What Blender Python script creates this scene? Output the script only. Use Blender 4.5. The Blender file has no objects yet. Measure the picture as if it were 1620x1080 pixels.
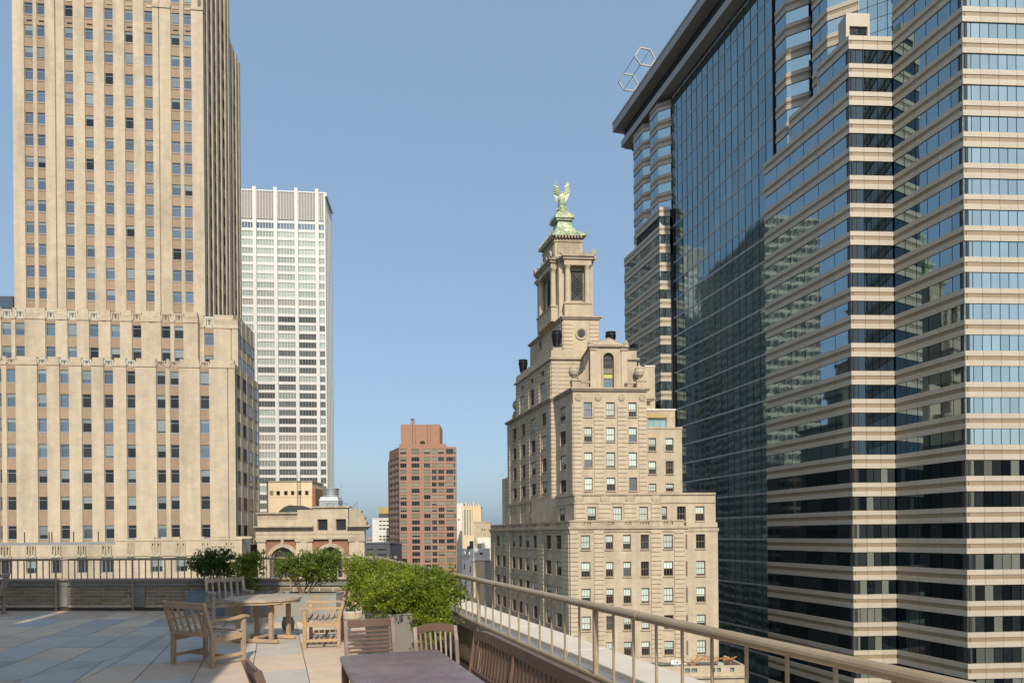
import bpy, bmesh, math, random
import numpy as np
from mathutils import Vector, Matrix
random.seed(7)
rng = np.random.default_rng(7)
R = math.radians
S = bpy.context.scene
COL = S.collection

# ------------------------------------------------------------------ camera, world, sun, exposure
FPX, PX, PY, CAMZ, ROLL = 1036.0, 810.0, 845.0, 1.7, R(0.5)   # focal length and principal point in photo pixels
cam = bpy.data.cameras.new('camera')
cam.sensor_width = 36.0
cam.lens = 36.0 * FPX / 1620.0
cam.shift_y = (PY - 540.0) / 1620.0
cam.clip_start = 0.05
cam.clip_end = 6000.0
camo = bpy.data.objects.new('camera', cam)
COL.objects.link(camo)
camo.location = (0, 0, CAMZ)
camo.rotation_euler = (R(90), ROLL, 0)
S.camera = camo

SUN_ELEV = R(39.0)
SUN_DIR = Vector((0.235, -0.972, 0.0)).normalized()            # horizontal direction towards the sun
world = bpy.data.worlds.new('World')
S.world = world
world.use_nodes = True
wn = world.node_tree
sky = wn.nodes.new('ShaderNodeTexSky')
sky.sky_type = 'NISHITA'
sky.sun_disc = False
sky.sun_elevation = SUN_ELEV
sky.sun_rotation = math.atan2(SUN_DIR.x, SUN_DIR.y)
sky.altitude = 60.0
sky.air_density = 1.0
sky.dust_density = 3.0
sky.ozone_density = 1.0
bg = wn.nodes['Background']
bg.inputs[1].default_value = 0.15
# a milky summer sky: the clear-sky model under an even veil of haze
veil = wn.nodes.new('ShaderNodeMix'); veil.data_type = 'RGBA'; veil.inputs[0].default_value = 0.70
veil.inputs[7].default_value = (1.03, 1.56, 2.14, 1.0)
wn.links.new(sky.outputs[0], veil.inputs[6]); wn.links.new(veil.outputs[2], bg.inputs[0])

sl = bpy.data.lights.new('sun', 'SUN')
sl.energy = 2.52
sl.angle = R(0.5)
sl.color = (1.0, 0.895, 0.745)
so = bpy.data.objects.new('sun', sl)
COL.objects.link(so)
sdir = Vector((SUN_DIR.x * math.cos(SUN_ELEV), SUN_DIR.y * math.cos(SUN_ELEV), math.sin(SUN_ELEV)))
so.rotation_euler = sdir.to_track_quat('Z', 'Y').to_euler()
so.location = (0, -20, 60)

S.view_settings.view_transform = 'Standard'
S.view_settings.look = 'None'
S.view_settings.exposure = 0.77
S.view_settings.gamma = 1.0
S.view_settings.use_curve_mapping = False

# ------------------------------------------------------------------ measuring helpers
CR, SR = math.cos(ROLL), math.sin(ROLL)
def ray(px, py):
    u, v = (px - PX) / FPX, (PY - py) / FPX
    return Vector((u * CR + v * SR, 1.0, -u * SR + v * CR))
def at(px, py, Y):
    r = ray(px, py)
    return Vector((r.x * Y, Y, CAMZ + r.z * Y))
def proj(p):
    x, z = p[0] / p[1], (p[2] - CAMZ) / p[1]
    return (PX + FPX * (x * CR - z * SR), PY - FPX * (x * SR + z * CR))
def ground(px, py, z=0.0):
    r = ray(px, py)
    t = (z - CAMZ) / r.z
    return Vector((r.x * t, t, z))

class Face:
    """A vertical plane: s runs to the right as seen from outside, o outwards, z up."""
    def __init__(self, O, d):
        self.O = Vector((O[0], O[1], 0)); self.d = Vector((d[0], d[1], 0)).normalized()
        self.n = Vector((self.d.y, -self.d.x, 0)); self.rz = math.atan2(self.d.y, self.d.x)
    def P(self, s, o, z):
        p = self.O + self.d * s + self.n * o
        return Vector((p.x, p.y, z))
    def hit(self, px, py, o=0.0):
        r = ray(px, py); C = Vector((0, 0, CAMZ))
        t = (o - (C - self.O).dot(self.n)) / r.dot(self.n)
        p = C + r * t
        return (p - self.O).dot(self.d), p.z
    def s(self, px, py, o=0.0): return self.hit(px, py, o)[0]
    def z(self, px, py, o=0.0): return self.hit(px, py, o)[1]

def walk(K, d, px, z):
    """distance along d from K at height z at which the point shows in column px"""
    d = Vector((d[0], d[1])).normalized()
    f = lambda t: proj((K[0] + d.x * t, K[1] + d.y * t, z))[0] - px
    a, b = 0.0, 120.0
    fa = f(a)
    for _ in range(60):
        m = (a + b) / 2
        if (f(m) > 0) == (fa > 0): a = m
        else: b = m
    return (a + b) / 2

# ------------------------------------------------------------------ materials
def mat(name, col, rough=0.8, var=0.12, scale=0.6, rnd=0.0, bump=0.0, bscale=40.0, metal=0.0, ior=1.5,
        streak=0.0, coord='world', stretch=(1, 1, 1), spec=0.5, coat=0.0, col2=None, c2scale=0.2, hue=0.0, trans=0.0, course=None, soot=0.0, rvar=0.0):
    m = bpy.data.materials.new(name); m.use_nodes = True
    nt = m.node_tree; N = nt.nodes; L = nt.links
    b = N['Principled BSDF']
    b.inputs['Roughness'].default_value = rough
    b.inputs['Metallic'].default_value = metal
    b.inputs['IOR'].default_value = ior
    b.inputs['Specular IOR Level'].default_value = spec
    b.inputs['Coat Weight'].default_value = coat
    b.inputs['Coat Roughness'].default_value = 0.04
    if coord == 'world':
        g = N.new('ShaderNodeNewGeometry'); src = g.outputs['Position']
    else:
        g = N.new('ShaderNodeTexCoord'); src = g.outputs['Object']
    mp = N.new('ShaderNodeMapping'); mp.inputs['Scale'].default_value = stretch
    L.new(src, mp.inputs['Vector']); vec = mp.outputs['Vector']
    oi = N.new('ShaderNodeObjectInfo')
    if coord != 'world':
        ad = N.new('ShaderNodeVectorMath'); ad.operation = 'ADD'
        ml = N.new('ShaderNodeMath'); ml.operation = 'MULTIPLY'; ml.inputs[1].default_value = 37.0
        L.new(oi.outputs['Random'], ml.inputs[0]); L.new(vec, ad.inputs[0]); L.new(ml.outputs[0], ad.inputs[1])
        vec = ad.outputs[0]
    cur = None
    def mul(fac):
        nonlocal cur
        mx = N.new('ShaderNodeMix'); mx.data_type = 'RGBA'; mx.blend_type = 'MULTIPLY'; mx.inputs[0].default_value = 1.0
        if cur is None: mx.inputs[6].default_value = (*col, 1)
        else: L.new(cur, mx.inputs[6])
        L.new(fac, mx.inputs[7]); cur = mx.outputs[2]
    if col2 is not None:
        n2 = N.new('ShaderNodeTexNoise'); n2.inputs['Scale'].default_value = c2scale; n2.inputs['Detail'].default_value = 8
        L.new(vec, n2.inputs['Vector'])
        rp = N.new('ShaderNodeMapRange'); rp.inputs[1].default_value = 0.42; rp.inputs[2].default_value = 0.62
        L.new(n2.outputs['Fac'], rp.inputs[0])
        mx = N.new('ShaderNodeMix'); mx.data_type = 'RGBA'
        mx.inputs[6].default_value = (*col, 1); mx.inputs[7].default_value = (*col2, 1)
        L.new(rp.outputs[0], mx.inputs[0]); cur = mx.outputs[2]
    def vary(nz, amt):
        r = N.new('ShaderNodeMapRange'); r.inputs[1].default_value = 0.25; r.inputs[2].default_value = 0.75
        r.inputs[3].default_value = 1 - amt; r.inputs[4].default_value = 1 + amt
        L.new(nz, r.inputs[0]); mul(r.outputs[0])
    if var:
        n1 = N.new('ShaderNodeTexNoise'); n1.inputs['Scale'].default_value = scale; n1.inputs['Detail'].default_value = 9
        n1.inputs['Roughness'].default_value = 0.62
        L.new(vec, n1.inputs['Vector']); vary(n1.outputs['Fac'], var)
    if streak:
        m2 = N.new('ShaderNodeMapping'); m2.inputs['Scale'].default_value = (0.9, 0.9, 0.06)
        L.new(src, m2.inputs['Vector'])
        n3 = N.new('ShaderNodeTexNoise'); n3.inputs['Scale'].default_value = 1.0; n3.inputs['Detail'].default_value = 7
        L.new(m2.outputs[0], n3.inputs['Vector']); vary(n3.outputs['Fac'], streak)
    if course:                                   # faint coursed masonry: joints and block to block tone
        sp = N.new('ShaderNodeSeparateXYZ'); L.new(src, sp.inputs[0])
        sm = N.new('ShaderNodeMath'); sm.operation = 'SUBTRACT'; L.new(sp.outputs[0], sm.inputs[0]); L.new(sp.outputs[1], sm.inputs[1])
        cb = N.new('ShaderNodeCombineXYZ'); L.new(sm.outputs[0], cb.inputs[0]); L.new(sp.outputs[2], cb.inputs[1])
        bk = N.new('ShaderNodeTexBrick'); L.new(cb.outputs[0], bk.inputs['Vector'])
        bk.inputs['Scale'].default_value = 1.0; bk.inputs['Brick Width'].default_value = course[0]; bk.inputs['Row Height'].default_value = course[1]
        bk.inputs['Mortar Size'].default_value = course[3]; bk.inputs['Mortar Smooth'].default_value = 0.3
        a, b_ = 1 - course[2], 1 + course[2]
        bk.inputs['Color1'].default_value = (a, a, a, 1); bk.inputs['Color2'].default_value = (b_, b_, b_, 1)
        q = 1 - course[2] * 3.0; bk.inputs['Mortar'].default_value = (q, q, q, 1)
        mul(bk.outputs['Color'])
    if soot:                                     # weathering: large grey patches drawn out downwards
        m3 = N.new('ShaderNodeMapping'); m3.inputs['Scale'].default_value = (0.22, 0.22, 0.07); L.new(src, m3.inputs['Vector'])
        n4 = N.new('ShaderNodeTexNoise'); n4.inputs['Scale'].default_value = 1.0; n4.inputs['Detail'].default_value = 8; n4.inputs['Roughness'].default_value = 0.7
        L.new(m3.outputs[0], n4.inputs['Vector'])
        r4 = N.new('ShaderNodeMapRange'); r4.inputs[1].default_value = 0.48; r4.inputs[2].default_value = 0.70
        r4.inputs[3].default_value = 1.0; r4.inputs[4].default_value = 1 - soot; L.new(n4.outputs['Fac'], r4.inputs[0]); mul(r4.outputs[0])
    if rnd:
        r = N.new('ShaderNodeMapRange'); r.inputs[3].default_value = 1 - rnd; r.inputs[4].default_value = 1 + rnd
        L.new(oi.outputs['Random'], r.inputs[0]); mul(r.outputs[0])
    if hue:
        hs = N.new('ShaderNodeHueSaturation')
        r = N.new('ShaderNodeMapRange'); r.inputs[3].default_value = 0.5 - hue; r.inputs[4].default_value = 0.5 + hue
        L.new(oi.outputs['Random'], r.inputs[0]); L.new(r.outputs[0], hs.inputs['Hue'])
        if cur is None: hs.inputs['Color'].default_value = (*col, 1)
        else: L.new(cur, hs.inputs['Color'])
        cur = hs.outputs[0]
    if cur is None: b.inputs['Base Color'].default_value = (*col, 1)
    else: L.new(cur, b.inputs['Base Color'])
    if bump:
        nb = N.new('ShaderNodeTexNoise'); nb.inputs['Scale'].default_value = bscale; nb.inputs['Detail'].default_value = 5
        L.new(vec, nb.inputs['Vector'])
        bp = N.new('ShaderNodeBump'); bp.inputs['Strength'].default_value = min(1.0, bump); bp.inputs['Distance'].default_value = 0.02 if bump <= 1 else 0.02 * bump
        L.new(nb.outputs['Fac'], bp.inputs['Height']); L.new(bp.outputs[0], b.inputs['Normal'])
    if rvar:                                     # smears and dust: uneven gloss
        nr = N.new('ShaderNodeTexNoise'); nr.inputs['Scale'].default_value = 3.5; nr.inputs['Detail'].default_value = 8; nr.inputs['Roughness'].default_value = 0.7
        L.new(vec, nr.inputs['Vector'])
        rr = N.new('ShaderNodeMapRange'); rr.inputs[1].default_value = 0.3; rr.inputs[2].default_value = 0.7; rr.inputs[3].default_value = max(0.02, rough - rvar); rr.inputs[4].default_value = rough + rvar
        L.new(nr.outputs['Fac'], rr.inputs[0]); L.new(rr.outputs[0], b.inputs['Roughness'])
    if trans:
        out = N['Material Output']
        tr = N.new('ShaderNodeBsdfTranslucent'); ms = N.new('ShaderNodeMixShader'); ms.inputs[0].default_value = trans
        if cur is not None: L.new(cur, tr.inputs[0])
        else: tr.inputs[0].default_value = (*col, 1)
        L.new(b.outputs[0], ms.inputs[1]); L.new(tr.outputs[0], ms.inputs[2]); L.new(ms.outputs[0], out.inputs['Surface'])
    return m

M = {}
M['lime'] = mat('limestone_cream', (0.475, 0.405, 0.297), 0.85, 0.10, 0.8, streak=0.12, bump=0.3, bscale=6, course=(1.1, 0.42, 0.035, 0.02), soot=0.28)
M['lime_carved'] = mat('limestone_carved', (0.43, 0.375, 0.27), 0.85, 0.16, 1.4, rnd=0.08, soot=0.35, bump=0.4, bscale=9)
M['pale_patina'] = mat('panel_pale_green', (0.47, 0.48, 0.40), 0.8, 0.12, 1.2, rnd=0.08)
M['spandrel'] = mat('spandrel_brick', (0.30, 0.222, 0.152), 0.85, 0.12, 1.5, rnd=0.10, bump=0.3, bscale=12)
M['lime_side'] = M['lime']
M['dark_core'] = mat('dark_interior', (0.03, 0.032, 0.034), 0.7, 0.1, 1.0)
M['steel_frame'] = mat('window_frame_grey', (0.27, 0.29, 0.31), 0.5, 0.05, 1.0)
M['glass_a'] = mat('window_glass_bluish', (0.19, 0.235, 0.27), 0.06, 0.1, 0.3, rnd=0.25, metal=0.85, bump=0.06, bscale=0.9)
M['glass_d'] = mat('window_glass_smoky', (0.10, 0.115, 0.115), 0.15, 0.2, 0.4, rnd=0.4, coat=0.4)
M['glass_b'] = mat('window_glass_dark', (0.02, 0.024, 0.026), 0.05, 0.2, 0.6, rnd=0.4, ior=1.42, bump=0.05, bscale=0.8)
M['blind'] = mat('window_blind', (0.17, 0.215, 0.225), 0.7, 0.06, 3.0, rnd=0.25, coat=0.8)
M['blind_teal'] = mat('window_blind_pale_teal', (0.50, 0.60, 0.54), 0.7, 0.08, 6.0, rnd=0.2, coat=0.6, stretch=(6, 6, 0.6))
M['roof'] = mat('roof_gravel', (0.16, 0.15, 0.14), 0.95, 0.2, 2.0)
M['sand'] = mat('limestone_tan', (0.46, 0.387, 0.28), 0.88, 0.12, 0.7, streak=0.12, bump=0.35, bscale=5, course=(1.4, 0.62, 0.035, 0.025), soot=0.2)
M['sand_block'] = mat('limestone_tan_blocks', (0.475, 0.402, 0.293), 0.88, 0.14, 1.1, streak=0.08, bump=0.35, bscale=5)
M['sand_trim'] = mat('limestone_trim', (0.40, 0.335, 0.243), 0.88, 0.18, 1.4, streak=0.16, soot=0.3, bump=0.35, bscale=7)
M['brown_frame'] = mat('window_frame_brown', (0.16, 0.115, 0.08), 0.6, 0.08, 2.0)
M['copper'] = mat('copper_green', (0.42, 0.48, 0.32), 0.7, 0.25, 1.2, col2=(0.22, 0.28, 0.17), c2scale=1.4, streak=0.25)
M['statue'] = mat('eagle_pale_patina', (0.52, 0.57, 0.40), 0.65, 0.14, 1.5)
M['iron'] = mat('black_iron', (0.012, 0.012, 0.016), 0.4, 0.1, 3.0)
M['stripe_light'] = mat('granite_light', (0.455, 0.405, 0.32), 0.55, 0.06, 1.2, rnd=0.05)
M['stripe_brown'] = mat('granite_brown', (0.28, 0.215, 0.135), 0.5, 0.08, 1.5, rnd=0.06)
M['tower_glass'] = mat('tower_glass_blue', (0.28, 0.37, 0.405), 0.03, 0.05, 0.4, rnd=0.10, metal=0.9, bump=0.35, bscale=0.45)
M['tower_glass_front'] = mat('tower_glass_front', (0.40, 0.52, 0.53), 0.03, 0.05, 0.4, rnd=0.12, metal=0.9, bump=0.10, bscale=0.55)  # brighter copy of the tower glass; sky reflection put into its colour
M['curtain_glass'] = mat('curtain_wall_glass', (0.25, 0.345, 0.37), 0.03, 0.05, 0.4, rnd=0.10, metal=0.9, bump=0.42, bscale=0.40)
M['tower_glass_dim'] = mat('tower_glass_dim', (0.055, 0.08, 0.095), 0.03, 0.05, 0.4, rnd=0.15, metal=0.9, bump=0.2, bscale=0.5)  # darker copy of the tower glass; dim reflection put into its colour
M['mullion'] = mat('mullion_grey', (0.36, 0.36, 0.35), 0.5, 0.06, 1.0)
M['soffit'] = mat('soffit_dark', (0.035, 0.037, 0.042), 0.6, 0.1, 1.0)
M['roof_band'] = mat('roof_band_grey', (0.36, 0.34, 0.31), 0.6, 0.08, 0.8)
M['white_alu'] = mat('white_aluminium', (0.62, 0.62, 0.60), 0.5, 0.05, 0.3)
M['louver'] = mat('louvre_grey', (0.27, 0.26, 0.235), 0.7, 0.08, 1.0)
M['glass_c'] = mat('window_glass_pale_green', (0.30, 0.36, 0.335), 0.25, 0.15, 0.25, rnd=0.3, coat=0.5)
M['brickred'] = mat('brick_salmon', (0.345, 0.198, 0.138), 0.9, 0.1, 0.8, bump=0.2, bscale=8)
M['brickred_band'] = mat('floor_band_pink', (0.42, 0.26, 0.185), 0.9, 0.08, 0.8)
M['brickpanel'] = mat('brick_panel_red', (0.26, 0.13, 0.08), 0.9, 0.14, 2.0, bump=0.4, bscale=14)
M['blind_tan'] = mat('window_blind_tan', (0.22, 0.20, 0.135), 0.7, 0.08, 0.8, rnd=0.25, coat=0.4)
M['blind_olive'] = mat('window_blind_olive', (0.20, 0.192, 0.13), 0.7, 0.08, 0.8, rnd=0.25, coat=0.4)
M['white_stone'] = mat('white_painted_stone', (0.66, 0.65, 0.60), 0.85, 0.1, 0.8, streak=0.08)
M['grey_stone'] = mat('grey_stone', (0.33, 0.33, 0.32), 0.85, 0.12, 0.6, streak=0.1)
M['cream_wall'] = mat('cream_wall', (0.66, 0.54, 0.37), 0.85, 0.06, 0.8, streak=0.05)
M['slate_wall'] = mat('slate_wall', (0.075, 0.08, 0.095), 0.7, 0.15, 0.4)
M['teal_glass'] = mat('teal_glass', (0.22, 0.40, 0.42), 0.15, 0.15, 0.3, metal=0.3)
M['galv'] = mat('galvanised_metal', (0.42, 0.45, 0.47), 0.45, 0.12, 1.0, metal=0.5)
M['tarp'] = mat('black_tarpaulin', (0.035, 0.037, 0.035), 0.6, 0.3, 2.0)
M['asphalt'] = mat('asphalt', (0.05, 0.05, 0.052), 0.9, 0.2, 0.3)
M['yellow'] = mat('yellow_ochre', (0.42, 0.33, 0.13), 0.85, 0.12, 0.5)
M['bitumen'] = mat('bitumen_flashing', (0.06, 0.05, 0.042), 0.8, 0.2, 4.0)
M['pane_blind'] = mat('tower_pane_with_blind', (0.11, 0.12, 0.10), 0.5, 0.1, 0.5, rnd=0.4, coat=0.7)
M['carve_shade'] = mat('carving_recess_shade', (0.16, 0.135, 0.10), 0.9, 0.2, 3.0)  # shade of the carving's gaps and recesses put into the colour
# terrace
M['paver_tan'] = mat('paver_tan', (0.63, 0.50, 0.375), 0.92, 0.11, 3.0, soot=0.10, rnd=0.09, hue=0.008, bump=0.5, bscale=160, col2=(0.56, 0.45, 0.35), c2scale=1.1)
M['paver_blue'] = mat('paver_blue_grey', (0.42, 0.405, 0.385), 0.9, 0.10, 3.0, rnd=0.14, bump=0.5, bscale=160)
M['paver_grey'] = mat('paver_grey', (0.49, 0.46, 0.405), 0.92, 0.10, 3.0, rnd=0.10, bump=0.5, bscale=160)
M['joint'] = mat('paver_joint', (0.09, 0.08, 0.07), 0.95, 0.2, 5.0)
M['brick_tan'] = mat('parapet_brick', (0.27, 0.225, 0.165), 0.9, 0.12, 7.0, rnd=0.22, bump=0.6, bscale=60)
M['mortar'] = mat('mortar', (0.66, 0.60, 0.51), 0.95, 0.12, 8.0)
M['coping'] = mat('coping_stone', (0.62, 0.555, 0.47), 0.8, 0.09, 2.5, rnd=0.05, bump=0.2, bscale=60)
M['flashing'] = mat('flashing_grey', (0.33, 0.34, 0.35), 0.45, 0.12, 3.0, metal=0.5)
M['pier_grey'] = mat('pier_grey_render', (0.23, 0.23, 0.225), 0.9, 0.2, 3.0)
M['rail'] = mat('rail_paint_beige', (0.36, 0.29, 0.20), 0.38, 0.16, 7.0, rvar=0.12, bump=0.1, bscale=90, col2=(0.32, 0.25, 0.165), c2scale=3.0)
M['teak'] = mat('teak_weathered', (0.50, 0.345, 0.20), 0.75, 0.22, 4.0, rnd=0.14, bump=0.5, bscale=30, coord='object', stretch=(7, 7, 7), col2=(0.40, 0.31, 0.215), c2scale=0.35)
M['teak_grey'] = mat('teak_silvered', (0.43, 0.35, 0.265), 0.8, 0.24, 3.0, rnd=0.14, bump=0.5, bscale=30, coord='object', stretch=(5, 5, 5), col2=(0.33, 0.27, 0.21), c2scale=0.5)
M['brown_metal'] = mat('brown_metal', (0.135, 0.083, 0.064), 0.42, 0.16, 6.0, rvar=0.12, rnd=0.05, bump=0.12, bscale=220)
M['table_top'] = mat('brown_table_top', (0.15, 0.088, 0.078), 0.30, 0.24, 2.2, rvar=0.16, soot=0.0, col2=(0.175, 0.118, 0.10), c2scale=5.0, bump=0.06, bscale=120)
M['planter_blue'] = mat('planter_blue_grey', (0.17, 0.215, 0.28), 0.75, 0.12, 3.0)
M['planter_grey'] = mat('planter_weathered_grey', (0.25, 0.27, 0.265), 0.75, 0.14, 3.0, streak=0.25, col2=(0.34, 0.26, 0.18), c2scale=4.0)
M['planter_zinc'] = mat('planter_zinc', (0.23, 0.225, 0.205), 0.6, 0.10, 2.0, streak=0.30)
M['soil'] = mat('soil', (0.05, 0.035, 0.022), 0.95, 0.3, 12.0)
M['leaf'] = mat('leaf_green', (0.115, 0.178, 0.010), 0.55, 0.30, 2.2, trans=0.32, col2=(0.225, 0.272, 0.016), c2scale=6.0)
M['leaf_dark'] = mat('leaf_dark_green', (0.055, 0.105, 0.018), 0.5, 0.30, 2.5, trans=0.22)
M['leaf_mid'] = mat('leaf_mid_green', (0.10, 0.155, 0.014), 0.5, 0.30, 2.5, trans=0.28, col2=(0.13, 0.185, 0.02), c2scale=5.0)
M['bark'] = mat('shrub_bark', (0.15, 0.10, 0.06), 0.9, 0.3, 20.0)
M['terracotta'] = mat('terracotta', (0.42, 0.17, 0.08), 0.85, 0.15, 3.0)
M['timber'] = mat('orange_timber', (0.38, 0.17, 0.06), 0.8, 0.25, 3.0)
M['pot_grey'] = mat('pot_grey_green', (0.17, 0.19, 0.165), 0.8, 0.15, 5.0)
M['stone_pale'] = mat('pale_stone', (0.46, 0.42, 0.33), 0.85, 0.2, 6.0)
M['white_cloth'] = mat('white_cloth', (0.75, 0.74, 0.70), 0.9, 0.05, 2.0)

# ------------------------------------------------------------------ mesh builder
class MB:
    def __init__(self):
        self.v = []; self.f = []; self.mi = []; self.mats = []
    def m(self, key):
        if key not in self.mats: self.mats.append(key)
        return self.mats.index(key)
    def add(self, verts, faces, key):
        b = len(self.v); k = self.m(key)
        self.v.extend([tuple(p) for p in verts])
        for f in faces:
            self.f.append(tuple(i + b for i in f)); self.mi.append(k)
    def hexa(self, a, key):
        """8 corners: bottom loop 0-3, top loop 4-7"""
        self.add(a, [(3, 2, 1, 0), (4, 5, 6, 7), (0, 1, 5, 4), (1, 2, 6, 5), (2, 3, 7, 6), (3, 0, 4, 7)], key)
    def box(self, x0, x1, y0, y1, z0, z1, key):
        self.hexa([(x0, y0, z0), (x1, y0, z0), (x1, y1, z0), (x0, y1, z0), (x0, y0, z1), (x1, y0, z1), (x1, y1, z1), (x0, y1, z1)], key)
    def fbox(self, F, s0, s1, o0, o1, z0, z1, key):
        """box on a face: o1 is the outer side"""
        self.hexa([F.P(s0, o1, z0), F.P(s1, o1, z0), F.P(s1, o0, z0), F.P(s0, o0, z0), F.P(s0, o1, z1), F.P(s1, o1, z1), F.P(s1, o0, z1), F.P(s0, o0, z1)], key)
    def prism(self, poly, z0, z1, key, keytop=None):
        n = len(poly)
        ar = sum(poly[i][0] * poly[(i + 1) % n][1] - poly[(i + 1) % n][0] * poly[i][1] for i in range(n))
        if ar < 0: poly = poly[::-1]
        v = [(p[0], p[1], z0) for p in poly] + [(p[0], p[1], z1) for p in poly]
        self.add(v, [tuple(range(n))[::-1]] + [(i, (i + 1) % n, n + (i + 1) % n, n + i) for i in range(n)], key)
        self.add([(p[0], p[1], z1) for p in poly], [tuple(range(n))], keytop or key)
    def frustum(self, p0, z0, p1, z1, key):
        n = len(p0)
        v = [(p[0], p[1], z0) for p in p0] + [(p[0], p[1], z1) for p in p1]
        self.add(v, [tuple(range(n))[::-1], tuple(range(n, 2 * n))] + [(i, (i + 1) % n, n + (i + 1) % n, n + i) for i in range(n)], key)
    def tube(self, pts, r, key, n=8, caps=True):
        pts = [Vector(p) for p in pts]
        rs = r if isinstance(r, (list, tuple)) else [r] * len(pts)
        rings = []
        for i, p in enumerate(pts):
            t = (pts[min(i + 1, len(pts) - 1)] - pts[max(i - 1, 0)]).normalized()
            up = Vector((0, 0, 1)) if abs(t.z) < 0.95 else Vector((1, 0, 0))
            a = t.cross(up).normalized(); b = a.cross(t)
            rings.append([p + (a * math.cos(2 * math.pi * k / n) + b * math.sin(2 * math.pi * k / n)) * rs[i] for k in range(n)])
        v = [q for rg in rings for q in rg]
        f = [(i * n + k, i * n + (k + 1) % n, (i + 1) * n + (k + 1) % n, (i + 1) * n + k) for i in range(len(pts) - 1) for k in range(n)]
        if caps: f += [tuple(range(n))[::-1], tuple(range(len(v) - n, len(v)))]
        self.add(v, f, key)
    def lathe(self, prof, c, key, n=16, sq=None):
        v = []
        for r, z in prof:
            for k in range(n):
                a = 2 * math.pi * k / n
                v.append((c[0] + r * math.cos(a), c[1] + r * math.sin(a), c[2] + z))
        f = [(i * n + k, i * n + (k + 1) % n, (i + 1) * n + (k + 1) % n, (i + 1) * n + k) for i in range(len(prof) - 1) for k in range(n)]
        f += [tuple(range(n))[::-1], tuple(range(len(v) - n, len(v)))]
        self.add(v, f, key)
    def cbox(self, w, d, h, key, bev, X=None):
        """chamfered box centred on the origin, transformed by matrix X"""
        hx, hy, hz = w / 2, d / 2, h / 2; b = min(bev, hx * .9, hy * .9, hz * .9)
        v = []; idx = {}
        for sx in (-1, 1):
            for sy in (-1, 1):
                for sz in (-1, 1):
                    for ax in range(3):
                        p = [sx * (hx - b), sy * (hy - b), sz * (hz - b)]
                        p[ax] = (sx * hx, sy * hy, sz * hz)[ax]
                        idx[(sx, sy, sz, ax)] = len(v); v.append(Vector(p))
        f = []
        for ax in range(3):
            o = [a for a in range(3) if a != ax]
            for s in (-1, 1):
                q = []
                for (a, bb) in ((-1, -1), (1, -1), (1, 1), (-1, 1)):
                    k = [0, 0, 0]; k[ax] = s; k[o[0]] = a; k[o[1]] = bb; q.append(idx[(*k, ax)])
                f.append(q)
            for a in (-1, 1):
                for bb in (-1, 1):
                    k0 = [0, 0, 0]; k0[o[0]] = a; k0[o[1]] = bb
                    k1 = list(k0); k0[ax] = -1; k1[ax] = 1
                    f.append([idx[(*k0, o[0])], idx[(*k1, o[0])], idx[(*k1, o[1])], idx[(*k0, o[1])]])
        for sx in (-1, 1):
            for sy in (-1, 1):
                for sz in (-1, 1):
                    f.append([idx[(sx, sy, sz, a)] for a in range(3)])
        out = []
        for q in f:
            c = sum((v[i] for i in q), Vector()) / len(q)
            nn = (v[q[1]] - v[q[0]]).cross(v[q[2]] - v[q[1]])
            out.append(tuple(q) if nn.dot(c) > 0 else tuple(q[::-1]))
        if X is not None: v = [X @ p for p in v]
        self.add(v, out, key)
    def beam(self, p0, p1, w, t, key, bev=0.004, up=(0, 0, 1)):
        """board from p0 to p1, w across (horizontal side), t the other side"""
        p0 = Vector(p0); p1 = Vector(p1); z = (p1 - p0); L = z.length; z.normalize()
        u = Vector(up)
        if abs(u.dot(z)) > 0.97: u = Vector((0, 1, 0))
        x = u.cross(z).normalized(); y = z.cross(x)
        X = Matrix(((x.x, y.x, z.x, 0), (x.y, y.y, z.y, 0), (x.z, y.z, z.z, 0), (0, 0, 0, 1)))
        X.translation = (p0 + p1) / 2
        self.cbox(w, t, L, key, bev, X)
    def sweep(self, pts, w, t, key):
        """rectangular bar w wide (sideways) and t high along a polyline"""
        pts = [Vector(p) for p in pts]; v = []
        ws = w if isinstance(w, (list, tuple)) else [w] * len(pts)
        for i, p in enumerate(pts):
            d = (pts[min(i + 1, len(pts) - 1)] - pts[max(i - 1, 0)]).normalized()
            x = Vector((0, 0, 1)).cross(d)
            x = x.normalized() if x.length > 1e-4 else Vector((1, 0, 0))
            y = d.cross(x); a = ws[i] / 2; b = t / 2
            v += [p - x * a - y * b, p + x * a - y * b, p + x * a + y * b, p - x * a + y * b]
        n = len(pts)
        f = [(i * 4 + k, i * 4 + (k + 1) % 4, i * 4 + 4 + (k + 1) % 4, i * 4 + 4 + k) for i in range(n - 1) for k in range(4)]
        f += [(3, 2, 1, 0), tuple(range(4 * n - 4, 4 * n))]
        self.add(v, f, key)
    def mesh(self, name, fix=True, smooth=False):
        me = bpy.data.meshes.new(name)
        me.from_pydata(self.v, [], self.f)
        for k in self.mats: me.materials.append(M[k])
        me.polygons.foreach_set('material_index', self.mi)
        if fix:
            bm = bmesh.new(); bm.from_mesh(me)
            bmesh.ops.recalc_face_normals(bm, faces=bm.faces[:])
            bm.to_mesh(me); bm.free()
        if smooth:
            me.polygons.foreach_set('use_smooth', [True] * len(me.polygons))
        me.update()
        return me

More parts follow.
